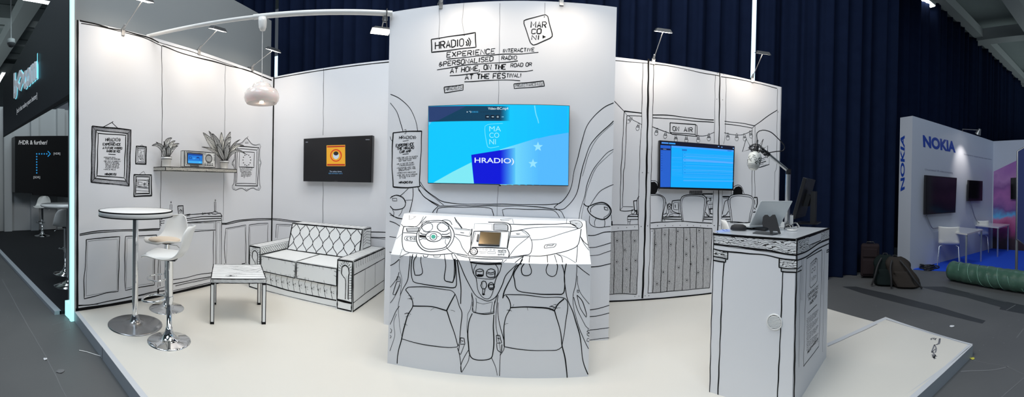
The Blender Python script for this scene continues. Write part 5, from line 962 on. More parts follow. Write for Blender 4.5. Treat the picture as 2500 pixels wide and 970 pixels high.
def right_screen(m, pl):
    f = lambda pts, c, l: m.fill(pl, RB(*pts), glow(*c), l)
    g_ = lambda pts, c, l: m.fill(pl, RC(*pts), glow(*c), l)
    bl_ = RC(658, 190)[0]; br_ = (RB(1548, 640)[0][0] - 2, RC(0, 210)[0][1])
    m.fill(pl, RB(662, 572, 1562, 640) + [(1789.5, 462), (1612, 457.5)], glow(12, 18, 42), .0005)
    m.fill(pl, RB(662, 622, 790, 630) + RC(782, 186, 660, 186), glow(36, 96, 205), .001)
    m.fill(pl, RB(796, 628, 1556, 685) + [(1788, 461)] + RC(786, 186), glow(10, 172, 255), .001)
    f((796, 628, 1556, 685, 1556, 705, 796, 650), (70, 160, 255), .0014)
    f((676, 585, 760, 591, 760, 608, 676, 603), (80, 150, 240), .0014); f((767, 592, 845, 598, 845, 614, 767, 609), (60, 160, 245), .0014); f((664, 658, 785, 666, 785, 688, 664, 680), (14, 26, 70), .0014)
    f((925, 672, 985, 675, 985, 695, 925, 692), (30, 110, 200), .0018)
    for X_, Y_ in ((1365, 640), (1405, 648), (1545, 662)): f((X_, Y_ - 6, X_ + 14, Y_ - 5, X_ + 14, Y_ + 6, X_, Y_ + 5), (120, 170, 230), .0018)
    f((1480, 688, 1530, 692, 1530, 698, 1480, 694), (20, 70, 180), .002); f((695, 668, 735, 671, 735, 676, 695, 673), (150, 170, 210), .002)
    random.seed(3)
    for i in range(38):
        y = 715 + i * 9.3; wc = random.choice([(60, 165, 255), (40, 180, 255), (0, 160, 250), (90, 175, 250)]); h_ = random.choice([2, 3, 3, 6])
        f((940, y + 3, 1550, y + 36 - i * .7, 1550, y + 36 - i * .7 + h_, 940, y + 3 + h_), wc, .0016)
        if i % 2 == 0: f((800, y, 925, y + 4, 925, y + 4 + h_, 800, y + h_), random.choice([(70, 170, 255), (30, 165, 250)]), .0016)
    f((940, 790, 1550, 830, 1550, 852, 940, 808), (88, 172, 255), .002)
    for i in range(9): f((672, 690 + i * 30, 684, 691 + i * 30, 684, 696 + i * 30, 672, 695 + i * 30), (20, 50, 140), .002)
    for i in range(7): f((955, 718 + i * 40, 965, 719 + i * 40, 965, 724 + i * 40, 955, 723 + i * 40), (10, 90, 200), .0024)
    f((932, 700, 937, 700, 937, 980, 932, 980), (20, 150, 240), .0022)
tv('television with a pale blue spreadsheet like interface, mounted on the drawn radio studio', RS, px(1610.5, 342.5, 1794.5, 357, 1791.5, 466, 1609, 461), .09, 0, right_screen)
# ================================================================= reception counter
Ka, Kb, Kc = Vector((1.335, 2.185, 0)), Vector((1.645, 1.685, 0)), Vector((2.400, 2.055, 0)); Kd = Ka + (Kc - Kb); KH = 1.10
K0 = (Ka + Kc) / 2
kt = thing('reception_counter', 'tall white reception counter drawn with a wood grain top band, with a round vent', 'counter', K0)
KL = vpl(Kb, Ka); KR = vpl(Kb, Kc); KT = Pl((0, 0, KH), (0, 0, 1)); KZ = zf(1720, 540, 5); K7 = zf(1720, 400, 1.7018); K8 = zf(1920, 600, 3.233)
b = MB(); b.prism([Ka, Kb, Kc, Kd], (0, 0, KH - .005), 'board')
b.fill(KL, KZ(114, 150, 1128, 222, 1128, 412, 112, 282), 'bandwood', .0008); b.fill(KL, KZ(110, 345, 282, 378, 280, 466, 106, 432), 'bandwood', .0008); b.fill(KL, KZ(915, 462, 1128, 482, 1128, 582, 912, 566), 'bandwood', .0008)
b.fill(KR, KZ(1134, 232, 1522, 82, 1522, 214, 1134, 410), 'bandwood', .0008); b.fill(KR, KZ(1275, 200, 1420, 142, 1420, 232, 1275, 296), 'board', .0012)
b.fill(KL, KZ(106, 440, 255, 472, 250, 500, 106, 480), 'shade_pen', .0009); b.fill(KL, KZ(938, 580, 1122, 590, 1122, 626, 938, 614), 'shade_pen', .0009)
for s, w in ((KZ(112, 281, 300, 303, 560, 335, 800, 365, 1000, 402, 1130, 418), 3.6), (KZ(118, 292, 300, 318, 560, 350, 800, 382, 1000, 412, 1126, 424), .8), (KZ(110, 342, 200, 362, 500, 396, 700, 410, 950, 460, 1130, 482), 2.6), (KZ(283, 378, 284, 466), 2.4), (KZ(104, 432, 200, 450, 284, 466), 2.6), (KZ(258, 470, 252, 502, 180, 495, 104, 480), 2.4),
             (KZ(912, 462, 912, 566, 1010, 580, 1130, 584), 2.6), (KZ(935, 572, 935, 614, 1000, 624, 1130, 630), 2.4), (KZ(237, 505, 228, 650, 218, 800) + K7(62, 800, 55, 975), 2.2), (KZ(957, 622, 948, 800) + K7(318, 640, 311, 800, 302, 985), 2.2), (KZ(1128, 220, 1126, 600) + K7(378, 620, 372, 985), 2.6), (KZ(112, 140, 106, 480, 98, 800) + K7(27, 700, 21, 975), 1.6), (K7(27, 962, 40, 966), 2)):
    b.ink(KL, s, w)
for s, w in ((KZ(1134, 412, 1250, 368, 1400, 272, 1525, 215), 3.2), (KZ(1134, 480, 1250, 430, 1400, 332, 1525, 270), 2.4), (KZ(1134, 588, 1190, 548), 2), (KZ(1134, 625, 1188, 598), 2), (KZ(1190, 460, 1190, 598), 1), (KZ(1275, 196, 1422, 140), 2), (KZ(1275, 300, 1422, 234), 2), (KZ(1490, 357, 1525, 346), 1.8), (KZ(1490, 383, 1525, 372), 1.8), (KZ(1492, 355, 1490, 383), 1.4), (KZ(1185, 600, 1180, 970), .9), (KZ(1205, 470, 1200, 970), .7), (KZ(1440, 350, 1435, 900), .8),
             (K8(160, 103, 280, 32), 2.2), (K8(160, 105, 152, 400, 135, 955), 1), (K8(280, 32, 273, 350, 256, 795), 1), (K8(135, 955, 256, 797), 1.6), (K8(110, 180, 105, 500, 98, 960), .9), (K8(300, 40, 292, 500, 285, 840), .8), (K8(236, 98, 200, 135, 188, 165, 186, 320, 195, 336, 232, 295, 242, 275, 244, 110, 236, 98), 1.1)):
    b.ink(KR, s, w)
for t, a in (('MAR', (195, 175, 238, 132, 30)), ('CO', (195, 222, 230, 190, 28)), ('NI>', (196, 285, 238, 250, 30)), ('EXPERIENCE', (168, 410, 252, 335, 24)), ('THE MARCONI', (172, 440, 246, 375, 22)), ('RADIO APP', (184, 472, 240, 410, 22))):
    P = K8(*a[:4]); write(b, KR, t, P[0], P[1], a[4] / 3.233, 1.0)
b.ink(KR, K8(172, 534, 240, 466), 1.6)
for i in range(17):
    y = 585 + i * 15.5; x1 = 252 - (i % 4) * 6
    P = K8(160, y, x1, y - 74); write(b, KR, ('TALK TO YOUR RADIO', 'STATION ON AIR VIA', 'THE CHAT AND VOTE')[i % 3], P[0], P[1], 2.6, .7, 'pencil')
P = K8(165, 858, 250, 740); write(b, KR, 'PROJECTMARCONI.EU', P[0], P[1], 5, 1.1)
b.build('body', kt)
b = MB(); ov = .004
def kin(p, s=1.0005): return K0 + (p - K0) * s
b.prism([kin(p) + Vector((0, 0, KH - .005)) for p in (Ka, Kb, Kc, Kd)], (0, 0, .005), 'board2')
bs('counter_top', (.50, .53, .56), .25)
b.poly([kin(p, .995) + Vector((0, 0, KH + .0008)) for p in (Ka, Kb, Kc, Kd)], 'counter_top')
for p, q in ((Ka, Kb), (Kb, Kc)):
    P = vpl(p, q); b.ribbon([kin(p, 1.0).lerp(kin(q, 1.0), i / 12) + Vector((0, 0, KH - .006)) + P.n * .002 for i in range(13)], P.n, .014, 'ink')
for p, q in ((Ka, Kb), (Kb, Kc), (Kc, Kd)): b.ribbon([kin(p, .998).lerp(kin(q, .998), i / 12) + Vector((0, 0, KH + .0016)) for i in range(13)], Vector((0, 0, 1)), .014, 'ink')
bs('blue_pen', (.06, .12, .55), .4); bs('pale_blue', (.36, .44, .75), .4)
b.fill(KT, [KT.hit(*p) and p for p in KZ(125, 128, 205, 105, 310, 98, 312, 132, 200, 140)], 'pale_blue', .0012)
for s in (KZ(215, 104, 250, 125, 310, 128), KZ(262, 100, 280, 114, 312, 118)): b.ink(KT, s, 2.4, 'blue_pen', lift=.0018)
b.build('worktop', kt)
# round vent
vc = KL.hit(1891.5, 786.5); ux = (Ka - Kb).normalized(); VM = Matrix((ux, Vector((0, 0, 1)), KL.n)).transposed().to_4x4(); VM.translation = vc
b = MB(); pr = 18.5 * (vc - CAM).length / F * 1.02
b.lathe([(pr * 1.0, 0), (pr, .006), (pr * .93, .010), (pr * .84, .008), (pr * .84, .003), (0, .003)], (0, 0, 0), 'white_plastic', 40, VM)
for k in range(9):
    y = (k - 4) * pr * .165; h = (max(0, (pr * .80) ** 2 - y * y)) ** .5
    if h: b.add([VM @ Vector(p) for p in ((-h, y - .0017, .009), (h, y - .0017, .009), (h, y + .0035, .005), (-h, y + .0035, .005))], [(0, 1, 2, 3)], 'white_plastic'); b.add([VM @ Vector(p) for p in ((-h, y + .0036, .0034), (h, y + .0036, .0034), (h, y + .0062, .0034), (-h, y + .0062, .0034))], [(0, 1, 2, 3)], 'seam')
b.build('vent_grille', kt)
# ================================================================= things on the counter
rr = Vector((.78, -.625, 0)); ff = Vector((.625, .78, 0)); zt = Vector((0, 0, 1))
def on(x, y, z=KH + .003): return onz(x, y, z)
BLp = onz(1830, 552, 1.135); e_ = (rr * .24 + ff * .19).normalized(); lup = (rr * .10 - ff * .115 + zt * .215); lup = (lup - e_ * lup.dot(e_)).normalized(); nl = e_.cross(lup).normalized(); nl = nl if nl.dot(CAM - BLp) > 0 else -nl
lpt = thing('laptop', 'open silver laptop seen from behind its lid, propped on the counter', 'laptop', (BLp.x + .1, BLp.y, KH))
bs('silver', (.72, .75, .75), .4, .4); bs('silver_mark', (.80, .82, .82), .2)
b = MB(); c = [BLp, BLp + e_ * .315, BLp + e_ * .315 + lup * .235, BLp + lup * .235]; b.prism([p - nl * .008 for p in c], nl * .008, 'silver'); b.build('lid', lpt, bevel=.003)
b = MB(); mc = BLp + e_ * .165 + lup * .125 + nl * .0006; ap = [(0, .014), (.008, .018), (.015, .015), (.011, .007), (.011, -.001), (.016, -.007), (.010, -.017), (.004, -.019), (0, -.017), (-.005, -.019), (-.012, -.015), (-.017, -.004), (-.015, .010), (-.007, .017)]
b.poly([mc + e_ * x + lup * y for x, y in ap], 'silver_mark'); b.poly([mc + e_ * x + lup * y for x, y in ((.001, .019), (.006, .022), (.008, .028), (.002, .025))], 'silver_mark'); b.build('lid_emblem', lpt)
back = -nl; back = Vector((back.x, back.y, 0)).normalized()
b = MB(); c = [BLp, BLp + e_ * .315, BLp + e_ * .315 + back * .20, BLp + back * .20]; b.prism([p - zt * .014 for p in c], zt * .014, 'silver'); b.build('keyboard_base', lpt, bevel=.003)
q0 = BLp - zt * .014
for dx, dy in ((.05, .03), (.26, .03), (.05, .12), (.26, .12)): p = q0 + e_ * dx + back * dy; b = MB(); b.tube([p, (p.x, p.y, KH + .003)], .008, 'black', 8); b.build('foot', lpt)
lb = thing('stand', 'black two pronged tablet stand in front of the silver laptop', 'stand', on(1887, 572))
DP = Pl(on(1884, 574), (-ff.x, -ff.y, .25))
b = MB(); P = [DP.hit(x, y) for x, y in zf(1740, 400, 4.41)(532, 640, 540, 575, 560, 552, 590, 550, 615, 575, 645, 550, 672, 548, 690, 590, 715, 690, 735, 755, 715, 760, 695, 728, 650, 725, 640, 768, 622, 770, 612, 720, 590, 690, 540, 680)]
b.prism(P[::-1], ff * .016, 'black_matte'); b.build('bracket', lb, bevel=.002)
b = MB(); P = [on(x, y, KH + .002) for x, y in zf(1740, 400, 4.41)(430, 752, 470, 735, 660, 745, 730, 750, 640, 772)]; b.prism(P, zt * .006, 'dark_grey'); b.build('foot_plate', lb)
b = MB(); mp = on(1803, 563); Mm = Matrix((rr, ff, zt)).transposed().to_4x4(); Mm.translation = mp
b.lathe([(.060, .004), (.062, .016), (.054, .036), (.034, .046), (0, .048)], (0, 0, 0), 'black_matte', 28, Mm @ Matrix.Diagonal((1, .62, 1, 1))); tag(b.build('computer_mouse'), 'black computer mouse near the front corner of the counter top', 'mouse')
b = MB(); P = [on(x, y, KH + .004) for x, y in zf(1740, 400, 4.41)(330, 690, 400, 668, 620, 700, 560, 725)]; b.prism(P, zt * .016, 'black_matte'); kb = b.build('body'); kb.name = 'keyboard'; tag(kb, 'thin black keyboard lying between mouse and laptop', 'keyboard')
# desktop monitor seen edge on
mo = thing('monitor', 'black desktop monitor seen nearly edge on at the far end of the counter', 'monitor', on(1965, 556))
mb_ = on(1946, 547, KH) ; vd = Vector((mb_.x, mb_.y, 0)).normalized(); vr = Vector((vd.y, -vd.x, 0)); w_ = (vd * .97 + vr * .22).normalized(); ln = (zt * .96 + vr * .26); ln = (ln - w_ * ln.dot(w_)).normalized(); tn = w_.cross(ln)
b = MB(); o_ = mb_ + zt * .06 - w_ * .16; c = [o_, o_ + w_ * .46, o_ + w_ * .46 + ln * .385, o_ + ln * .385]; b.prism([p - tn * .018 for p in c], tn * .036, 'black'); b.build('panel', mo, bevel=.004)
b = MB(); o2 = o_ + w_ * .23 + ln * .19 + vr * .02
b.prism([o2 + vr * .0 - w_ * .05 + ln * .05, o2 + vr * .045 - w_ * .05 + ln * .02, o2 + vr * .045 - w_ * .05 - ln * .08, o2 - w_ * .05 - ln * .08], w_ * .10, 'black_matte')
s0 = o2 + vr * .05; s0.z = KH + .012; b.prism([s0 - w_ * .05, s0 + w_ * .05, s0 + w_ * .05 + vr * .045, s0 - w_ * .05 + vr * .045], zt * .30, 'black_matte'); b.build('stand_column', mo)
b = MB(); s1_ = s0 + vr * .02; s1_.z = KH + .001; b.prism([s1_ - w_ * .10 - vr * .15, s1_ + w_ * .10 - vr * .15, s1_ + w_ * .12 + vr * .06, s1_ - w_ * .12 + vr * .06], zt * .012, 'black'); b.build('stand_base', mo)
# microphone arm
def at(x, y, d):   # point on the view ray at horizontal distance d
    r = ray(x, y); return CAM + r * (d / hypot(r.x, r.y))
ma = thing('boom_stand', 'silver jointed microphone boom arm rising behind the laptop', 'microphone stand', on(1924, 556))
J = at(1924.5, 421, 3.14); Bs = Vector((J.x, J.y, KH + .003)); E2 = at(1873, 375, 2.95)
b = MB(); b.lathe([(.045, 0), (.045, .012), (.02, .02), (.018, .05)], Bs, 'black', 24); b.build('base', ma)
b = MB(); b.tube([Bs + zt * .03, J - zt * .01], .023, 'alu', 16); b.build('lower_arm', ma)
b = MB(); b.tube([J + zt * .012, E2], .0142, 'alu', 14); b.build('upper_arm', ma)
b = MB(); b.tube([J - zt * .018, J + zt * .028], .024, 'black', 16); b.tube([J - ff * .03 + zt * .006, J + ff * .03 + zt * .006], .016, 'black', 12); b.build('elbow_joint', ma)
b = MB(); d_ = (E2 - J).normalized(); b.tube([E2 - d_ * .02, E2 + d_ * .014], .018, 'black', 14); b.build('end_joint', ma)
MC = at(1841, 395, 2.88); MT = at(1845.5, 366, 2.90); max_ = (MT - MC).normalized()
mic = thing('microphone', 'pale studio microphone with black scribbles hanging in a black shock mount', 'microphone', MC)
def axm(o, z):
    z = z.normalized(); x = z.orthogonal().normalized(); m = Matrix((x, z.cross(x), z)).transposed().to_4x4(); m.translation = o; return m
A_ = axm(MC, max_) @ Matrix.Scale(1.12, 4); b = MB(); bs('mic_cream', (.86, .86, .80), .35)
b.lathe([(0, -.062), (.022, -.058), (.036, -.042), (.044, -.018), (.047, .010), (.046, .040), (.040, .056), (.028, .064), (.020, .066), (.020, .072)], (0, 0, 0), 'mic_cream', 36, A_); b.build('body', mic)
b = MB()
for k in range(4):
    a0 = 3.6 + k * .4; b.tube([A_ @ Vector((.0475 * cos(a0 + .22 * sin(j * 2.1 + k)), .0475 * sin(a0 + .22 * sin(j * 2.1 + k)), -.008 + .010 * ((k * 3) % 5 - 2) + j * .006)) for j in range(5)], .0022, 'ink', 5)
for k in range(16):
    a0 = k * .39; b.tube([A_ @ Vector((.0475 * cos(a0 + .25 * sin(j * 2.1 + k)), .0475 * sin(a0 + .25 * sin(j * 2.1 + k)), -.004 + .008 * ((k * 3) % 5 - 2) + j * .006)) for j in range(5)], .0012, 'ink', 5)
b.build('scribble_print', mic)
b = MB()
for k in range(5): b.lathe([(.0465 - .0045 * k - .0, -.030 - .006 * k), (.047 - .0045 * k, -.028 - .006 * k)], (0, 0, 0), 'seam', 30, A_, caps=False)
b.build('grille', mic)
b = MB(); b.lathe([(.018, .066), (.018, .10), (.014, .105), (.014, .13), (.007, .135), (.007, .16)], (0, 0, 0), 'black', 20, A_)
b.build('connector', mic)
sm = thing('shock_mount', 'black spider shock mount with elastic cords around the microphone top', 'mount', MC + max_ * .1)
b = MB()
for zz, r_ in ((.080, .030), (.118, .030), (.098, .050)): b.tube([A_ @ Vector((r_ * cos(k * pi / 12), r_ * sin(k * pi / 12), zz)) for k in range(24)], .0038, 'black', 8, closed=True)
for k in range(6):
    a = k * pi / 3; b.tube([A_ @ Vector((.03 * cos(a), .03 * sin(a), .118)), A_ @ Vector((.062 * cos(a + .3), .062 * sin(a + .3), .10)), A_ @ Vector((.03 * cos(a), .03 * sin(a), .08))], .0025, 'black', 6)
b.build('ring', sm)
for k in range(4):
    b = MB(); a = .5 + k * pi / 2; T = [A_ @ Vector((r_ * cos(a + o2_), r_ * sin(a + o2_), z_)) for r_, o2_, z_ in ((.045, 0, .10), (.088, .12, .145), (.094, -.05, .05), (.05, 0, .075))]; b.tube(T, .0028, 'black', 6, closed=True); b.build('prong', sm)
b = MB(); b.tube([A_ @ Vector((0, 0, .098)) + rr * .045, MC + max_ * .09 + rr * .075, E2], .009, 'black', 10); k_ = MC + max_ * .085 + rr * .055; b.lathe([(0, -.014), (.014, -.010), (.016, 0), (.014, .010), (0, .014)], k_, 'black', 16); b.lathe([(0, -.012), (.012, -.008), (.014, 0), (.012, .008), (0, .012)], k_ + rr * .02 - zt * .022, 'black', 16); b.build('knuckle', sm)
b = MB(); b.tube(catmull([tuple(A_ @ Vector((0, 0, .155))), tuple(at(1848, 325, 2.93)), tuple(at(1862, 318, 2.93)), tuple(at(1882, 323, 2.95)), tuple(at(1900, 339, 2.98)), tuple(at(1915, 356, 3.02)), tuple(at(1912, 368, 3.02)), tuple(at(1895, 370, 2.99)), tuple(at(1878, 373, 2.96))], .02), .004, 'black', 8)
tag(b.build('microphone_cable'), 'black cable looping from the microphone top over to the boom arm', 'cable')
# small white bits by the laptop
def ad(x, y, s, label):
    m = MB(); p = on(x, y); Mx = Matrix.Translation(p) @ Matrix.Rotation(.7, 4, 'Z'); m.box((-.018, -.018, 0), (.018, .018, s), 'white_plastic', Mx); m.box((-.007, -.003, s), (.007, .003, s + .012), 'alu', Mx); m.tube([p + zt * s * .3 + rr * .015, p + rr * .05 + zt * .03, p + rr * .07 - ff * .03 + zt * .004, p + rr * .03 - ff * .07 + zt * .004], .003, 'white_plastic', 6)
    tag(m.build('power_adapter', bevel=.003), label, 'adapter')
ad(1931, 553, .095, 'tall white power adapter standing between laptop and monitor'); ad(1910, 556, .045, 'small white adapter block standing close beside the laptop')
b = MB(); b.lathe([(.041, 0), (.041, .006), (.036, .008), (0, .008)], on(1934, 563) + zt * .001, 'white_gloss', 36); tag(b.build('charging_puck'), 'flat round white puck lying on the counter top before the monitor', 'disc')
b = MB(); b.tube(catmull([tuple(on(1915, 560) + zt * .004), tuple(on(1922, 556) + zt * .05), tuple(on(1930, 558) + zt * .02), tuple(on(1942, 556) + zt * .045), tuple(on(1948, 557) + zt * .004)], .02), .004, 'dark_grey', 6); tag(b.build('loose_cable'), 'dark cable curled beside the monitor base', 'cable')
s3 = dup(s1, (2.13, 2.92, 0), radians(-30), 'white bar stool hidden behind the counter with only its backrest top showing'); s3.scale = (1, 1, 1.105)
# ================================================================= curtain foot area: luggage
bs('case_brown', (.028, .020, .022), .8, spec=.1); bs('bag_grey', (.040, .034, .030), .9, spec=.1); bs('bag_green', (.010, .016, .016), .9, spec=.1)
sp = onz(2123, 681, -.1); sd_ = Vector((sp.x, sp.y, 0)).normalized(); sr_ = Vector((sd_.y, -sd_.x, 0)); SMx = Matrix((sr_, sd_, zt)).transposed().to_4x4(); SMx.translation = sp
su = thing('suitcase', 'dark brown upright suitcase standing against the navy curtain', 'suitcase', sp)
b = MB(); b.box((-.165, 0, .03), (.165, .22, .60), 'case_brown', SMx); b.build('body', su, bevel=.04, seg=4)
b = MB(); b.box((-.13, -.025, .08), (.13, .02, .34), 'case_brown', SMx); b.box((-.13, -.02, .38), (.13, .02, .53), 'case_brown', SMx); b.build('front_pocket', su, bevel=.015, seg=3)
b = MB(); b.tube([SMx @ Vector(p) for p in ((-.07, .11, .60), (-.06, .11, .635), (.06, .11, .635), (.07, .11, .60))], .011, 'black', 8); b.build('handle', su)
for x in (-.13, .13): b = MB(); b.tube([SMx @ Vector((x - .012, .05, .028)), SMx @ Vector((x + .012, .05, .028))], .028, 'black', 14); b.build('wheel', su)
def blob(mb, M_, prof, mat, seed=0, seg=28, nz=16):
    rnd = random.Random(seed); ph = [rnd.uniform(0, 6) for _ in range(6)]; vs = []
    for i in range(nz + 1):
        t = i / nz
        for j in range(seg):
            a = 2 * pi * j / seg; x, y, z = prof(t, a); w = 1 + .09 * sin(3 * a + ph[0] + 5 * t) + .08 * sin(8 * t + ph[1] + 2 * a) + .04 * sin(9 * a + ph[2] + 13 * t)
            vs.append(M_ @ Vector((x * w, y * w, z)))
    mb.add(vs, [(i*seg+j, i*seg+(j+1)%seg, (i+1)*seg+(j+1)%seg, (i+1)*seg+j) for i in range(nz) for j in range(seg)] + [tuple(range(seg))[::-1], tuple(range(nz*seg, nz*seg+seg))], mat, True)
def se(a, p=2.6): c, s_ = cos(a), sin(a); return math.copysign(abs(c) ** (2 / p), c), math.copysign(abs(s_) ** (2 / p), s_)
def backpack(px_, py_, w, h, lean, body, label, seed):
    p = onz(px_, py_, -.1); d = Vector((p.x, p.y, 0)).normalized(); r = Vector((d.y, -d.x, 0)); Mx = Matrix((r, d, zt)).transposed().to_4x4(); Mx.translation = p; Mx = Mx @ Matrix.Shear('XY', 4, (lean, .25))
    t = thing('backpack', label, 'backpack', p, 0, 'bags lying at the foot of the curtain'); m = MB()
    def pr_(q, a): c, s_ = se(a); k = (1 - max(0, q - .7) ** 2 * 6) * (.92 + .25 * q * (1 - q)); return c * w / 2 * max(k, .08), .12 + s_ * .13 * max(k, .08), q * h
    blob(m, Mx, pr_, body, seed); m.build('body', t)
    m = MB(); blob(m, Mx @ Matrix.Translation((.0, -.045, .03)), lambda q, a: (se(a)[0] * w * .36 * (1 - .5 * max(0, q - .6)), se(a)[1] * .07 + .04, q * h * .5), body, seed + 3); m.build('front_pocket', t)
    for s_ in (-1, 1):
        m = MB(); m.tube(catmull([tuple(Mx @ Vector(v)) for v in ((s_ * w * .15, -.02, h * .93), (s_ * w * .30, -.08, h * .7), (s_ * w * .42, -.10, h * .35), (s_ * w * .55, -.06, .02))], .04), .016, 'black_matte', 8); m.build('strap', t)
    m = MB(); m.tube([Mx @ Vector(v) for v in ((-.04, .10, h * .97), (-.03, .10, h * 1.06), (.03, .10, h * 1.06), (.04, .10, h * .97))], .008, 'black_matte', 8); m.build('top_loop', t)
backpack(2163, 699, .42, .47, -.05, 'bag_green', 'crumpled dark backpack lying between suitcase and grey backpack', 2)
backpack(2215, 705, .44, .46, -.45, 'bag_grey', 'slumped brown grey backpack with straps, at the corner of the white exhibition wall', 8)
b = MB(); cc = onz(2264, 656, -.088)
rk = random.Random(4)
for k in range(8):
    ra, rb, ro, ox, oy = rk.uniform(.10, .22), rk.uniform(.07, .13), rk.uniform(0, 3), rk.uniform(-.06, .06), rk.uniform(-.05, .05)
    b.tube([(cc.x + ox + ra * cos(a) * cos(ro) - rb * sin(a) * sin(ro), cc.y + oy + ra * cos(a) * sin(ro) + rb * sin(a) * cos(ro), -.077 + .009 * k * (.5 + .5 * sin(a + k))) for a in [j * pi / 10 for j in range(20)]], .011, 'black', 6, closed=True)
tag(b.build('coiled_cable'), 'pile of black coiled cable on the bright blue carpet edge', 'cable')
# green wrapped carpet roll
noisy('green_wrap', (.04, .105, .075), (.085, .18, .13), 5, .28, bump=.5, bscale=9, spec=.7)
g0 = Vector((6.10, 2.40, .072)); g1 = Vector((5.55, .55, .072)); gd = (g1 - g0).normalized(); gr = thing('carpet_roll', 'big roll wrapped in shiny green plastic film lying on the hall floor', 'roll', (g0.x, g0.y, -.1))
b = MB(); n = 60; pts = [g0.lerp(g1, i / n) for i in range(n + 1)]; b.tube(pts, [.166 + .004 * sin(i * 1.3) + .003 * sin(i * .47 + 2) - (.02 if i in (0, n) else 0) for i in range(n + 1)], 'green_wrap', 36); b.build('roll_body', gr)
bs('wrap_edge', (.22, .42, .33), .2, spec=.8); b = MB(); up1 = gd.orthogonal().normalized(); up2 = gd.cross(up1)
for k in range(9):
    P = [g0.lerp(g1, -.02 + k * .13 + t * .16) + (up1 * cos(t * 5.2 + k) + up2 * sin(t * 5.2 + k)) * .1685 for t in [j / 20 for j in range(21)]]
    P = [p for p in P if 0 < (p - g0).dot(gd) < (g1 - g0).length]
    if len(P) > 2: b.tube(P, .0045, 'wrap_edge', 5)
b.build('wrapping_film', gr)
b = MB(); b.lathe([(.03, -.002), (.155, -.002), (.155, .004)], g0, 'dark_grey', 30, axm(Vector((0, 0, 0)), -gd).to_3x3().to_4x4()); b.build('roll_end', gr)
# ================================================================= exhibition wall across the aisle
N0 = onz(2228, 283, 2.97); N1 = onz(2425, 345, 2.97); N0.z = N1.z = 0; nd_ = (N1 - N0).normalized(); nb = Vector((-nd_.y, nd_.x, 0)); NP = vpl(N0, N1); NE = Pl(N0, -nd_); N2 = N1 - nb * 2.4; NR = vpl(N1, N2)
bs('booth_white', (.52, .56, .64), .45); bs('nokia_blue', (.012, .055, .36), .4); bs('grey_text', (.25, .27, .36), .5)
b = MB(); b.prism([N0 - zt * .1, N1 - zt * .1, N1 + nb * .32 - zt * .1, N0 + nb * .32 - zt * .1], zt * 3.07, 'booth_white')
qtext(b, Quad(NP, (2252.6, 329.4), (2332, 346), (2333, 373.5), (2254, 359.5)), 'NOKIA', 'nokia_blue', off=.05)
qtext(b, Quad(NE, (2198.5, 468), (2198.5, 322), (2209, 331), (2209, 462)), 'NOKIA', 'nokia_blue', off=.035)
R5 = zf(2180, 260, 2.2045); qtext(b, Quad(NP, *R5(172, 334, 322, 352, 322, 366, 172, 346)), 'Cloud-based VR video processing', 'grey_text'); qtext(b, Quad(NP, *R5(382, 252, 530, 282, 530, 292, 382, 264)), 'Immersive experiences start here', 'grey_text')
struct(b.build('wall_right_exhibit'))
m = bs('mural', (.3, .1, .3), .5); bn = m.node_tree.nodes['Principled BSDF']; tc = nd(m, 'ShaderNodeTexCoord'); nz_ = nd(m, 'ShaderNodeTexNoise', Scale=2.2, Detail=7.0); cr = nd(m, 'ShaderNodeValToRGB'); el = cr.color_ramp.elements
sepx = nd(m, 'ShaderNodeSeparateXYZ'); ma_ = nd(m, 'ShaderNodeMath', operation='MULTIPLY_ADD'); ma_.inputs[1].default_value = .42; ma_.inputs[2].default_value = -.12; ad_ = nd(m, 'ShaderNodeMath', operation='ADD'); mu_ = nd(m, 'ShaderNodeMath', operation='MULTIPLY'); mu_.inputs[1].default_value = .35
lk(m, tc.outputs['Object'], nz_.inputs['Vector']); lk(m, tc.outputs['Object'], sepx.inputs[0]); lk(m, sepx.outputs[2], ma_.inputs[0]); lk(m, nz_.outputs['Fac'], mu_.inputs[0]); lk(m, ma_.outputs[0], ad_.inputs[0]); lk(m, mu_.outputs[0], ad_.inputs[1]); lk(m, ad_.outputs[0], cr.inputs[0]); lk(m, cr.outputs[0], bn.inputs['Base Color'])
el[0].position = 0; el[0].color = (.05, .03, .03, 1); el[1].position = 1; el[1].color = (.35, .14, .42, 1)
for p_, c_ in ((.14, (.07, .04, .04, 1)), (.26, (.42, .08, .22, 1)), (.36, (.55, .16, .33, 1)), (.42, (.10, .42, .75, 1)), (.5, (.16, .08, .28, 1)), (.62, (.40, .14, .40, 1)), (.74, (.24, .09, .30, 1)), (.86, (.45, .22, .48, 1))): e = el.new(p_); e.color = c_
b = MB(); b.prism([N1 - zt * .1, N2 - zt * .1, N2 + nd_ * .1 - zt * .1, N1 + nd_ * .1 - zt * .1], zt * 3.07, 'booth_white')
b.prism([N1 - nb * .03 - nd_ * .004 - zt * .09, N1 - nb * 2.3 - nd_ * .004 - zt * .09, N1 - nb * 2.3 - nd_ * .004 + zt * 2.1, N1 - nb * 1.2 - nd_ * .004 + zt * 2.6, N1 - nb * .03 - nd_ * .004 + zt * 2.1], nd_ * .004, 'mural'); struct(b.build('wall_right_mural'))
bs('tv_dark', (.006, .006, .008), .12)
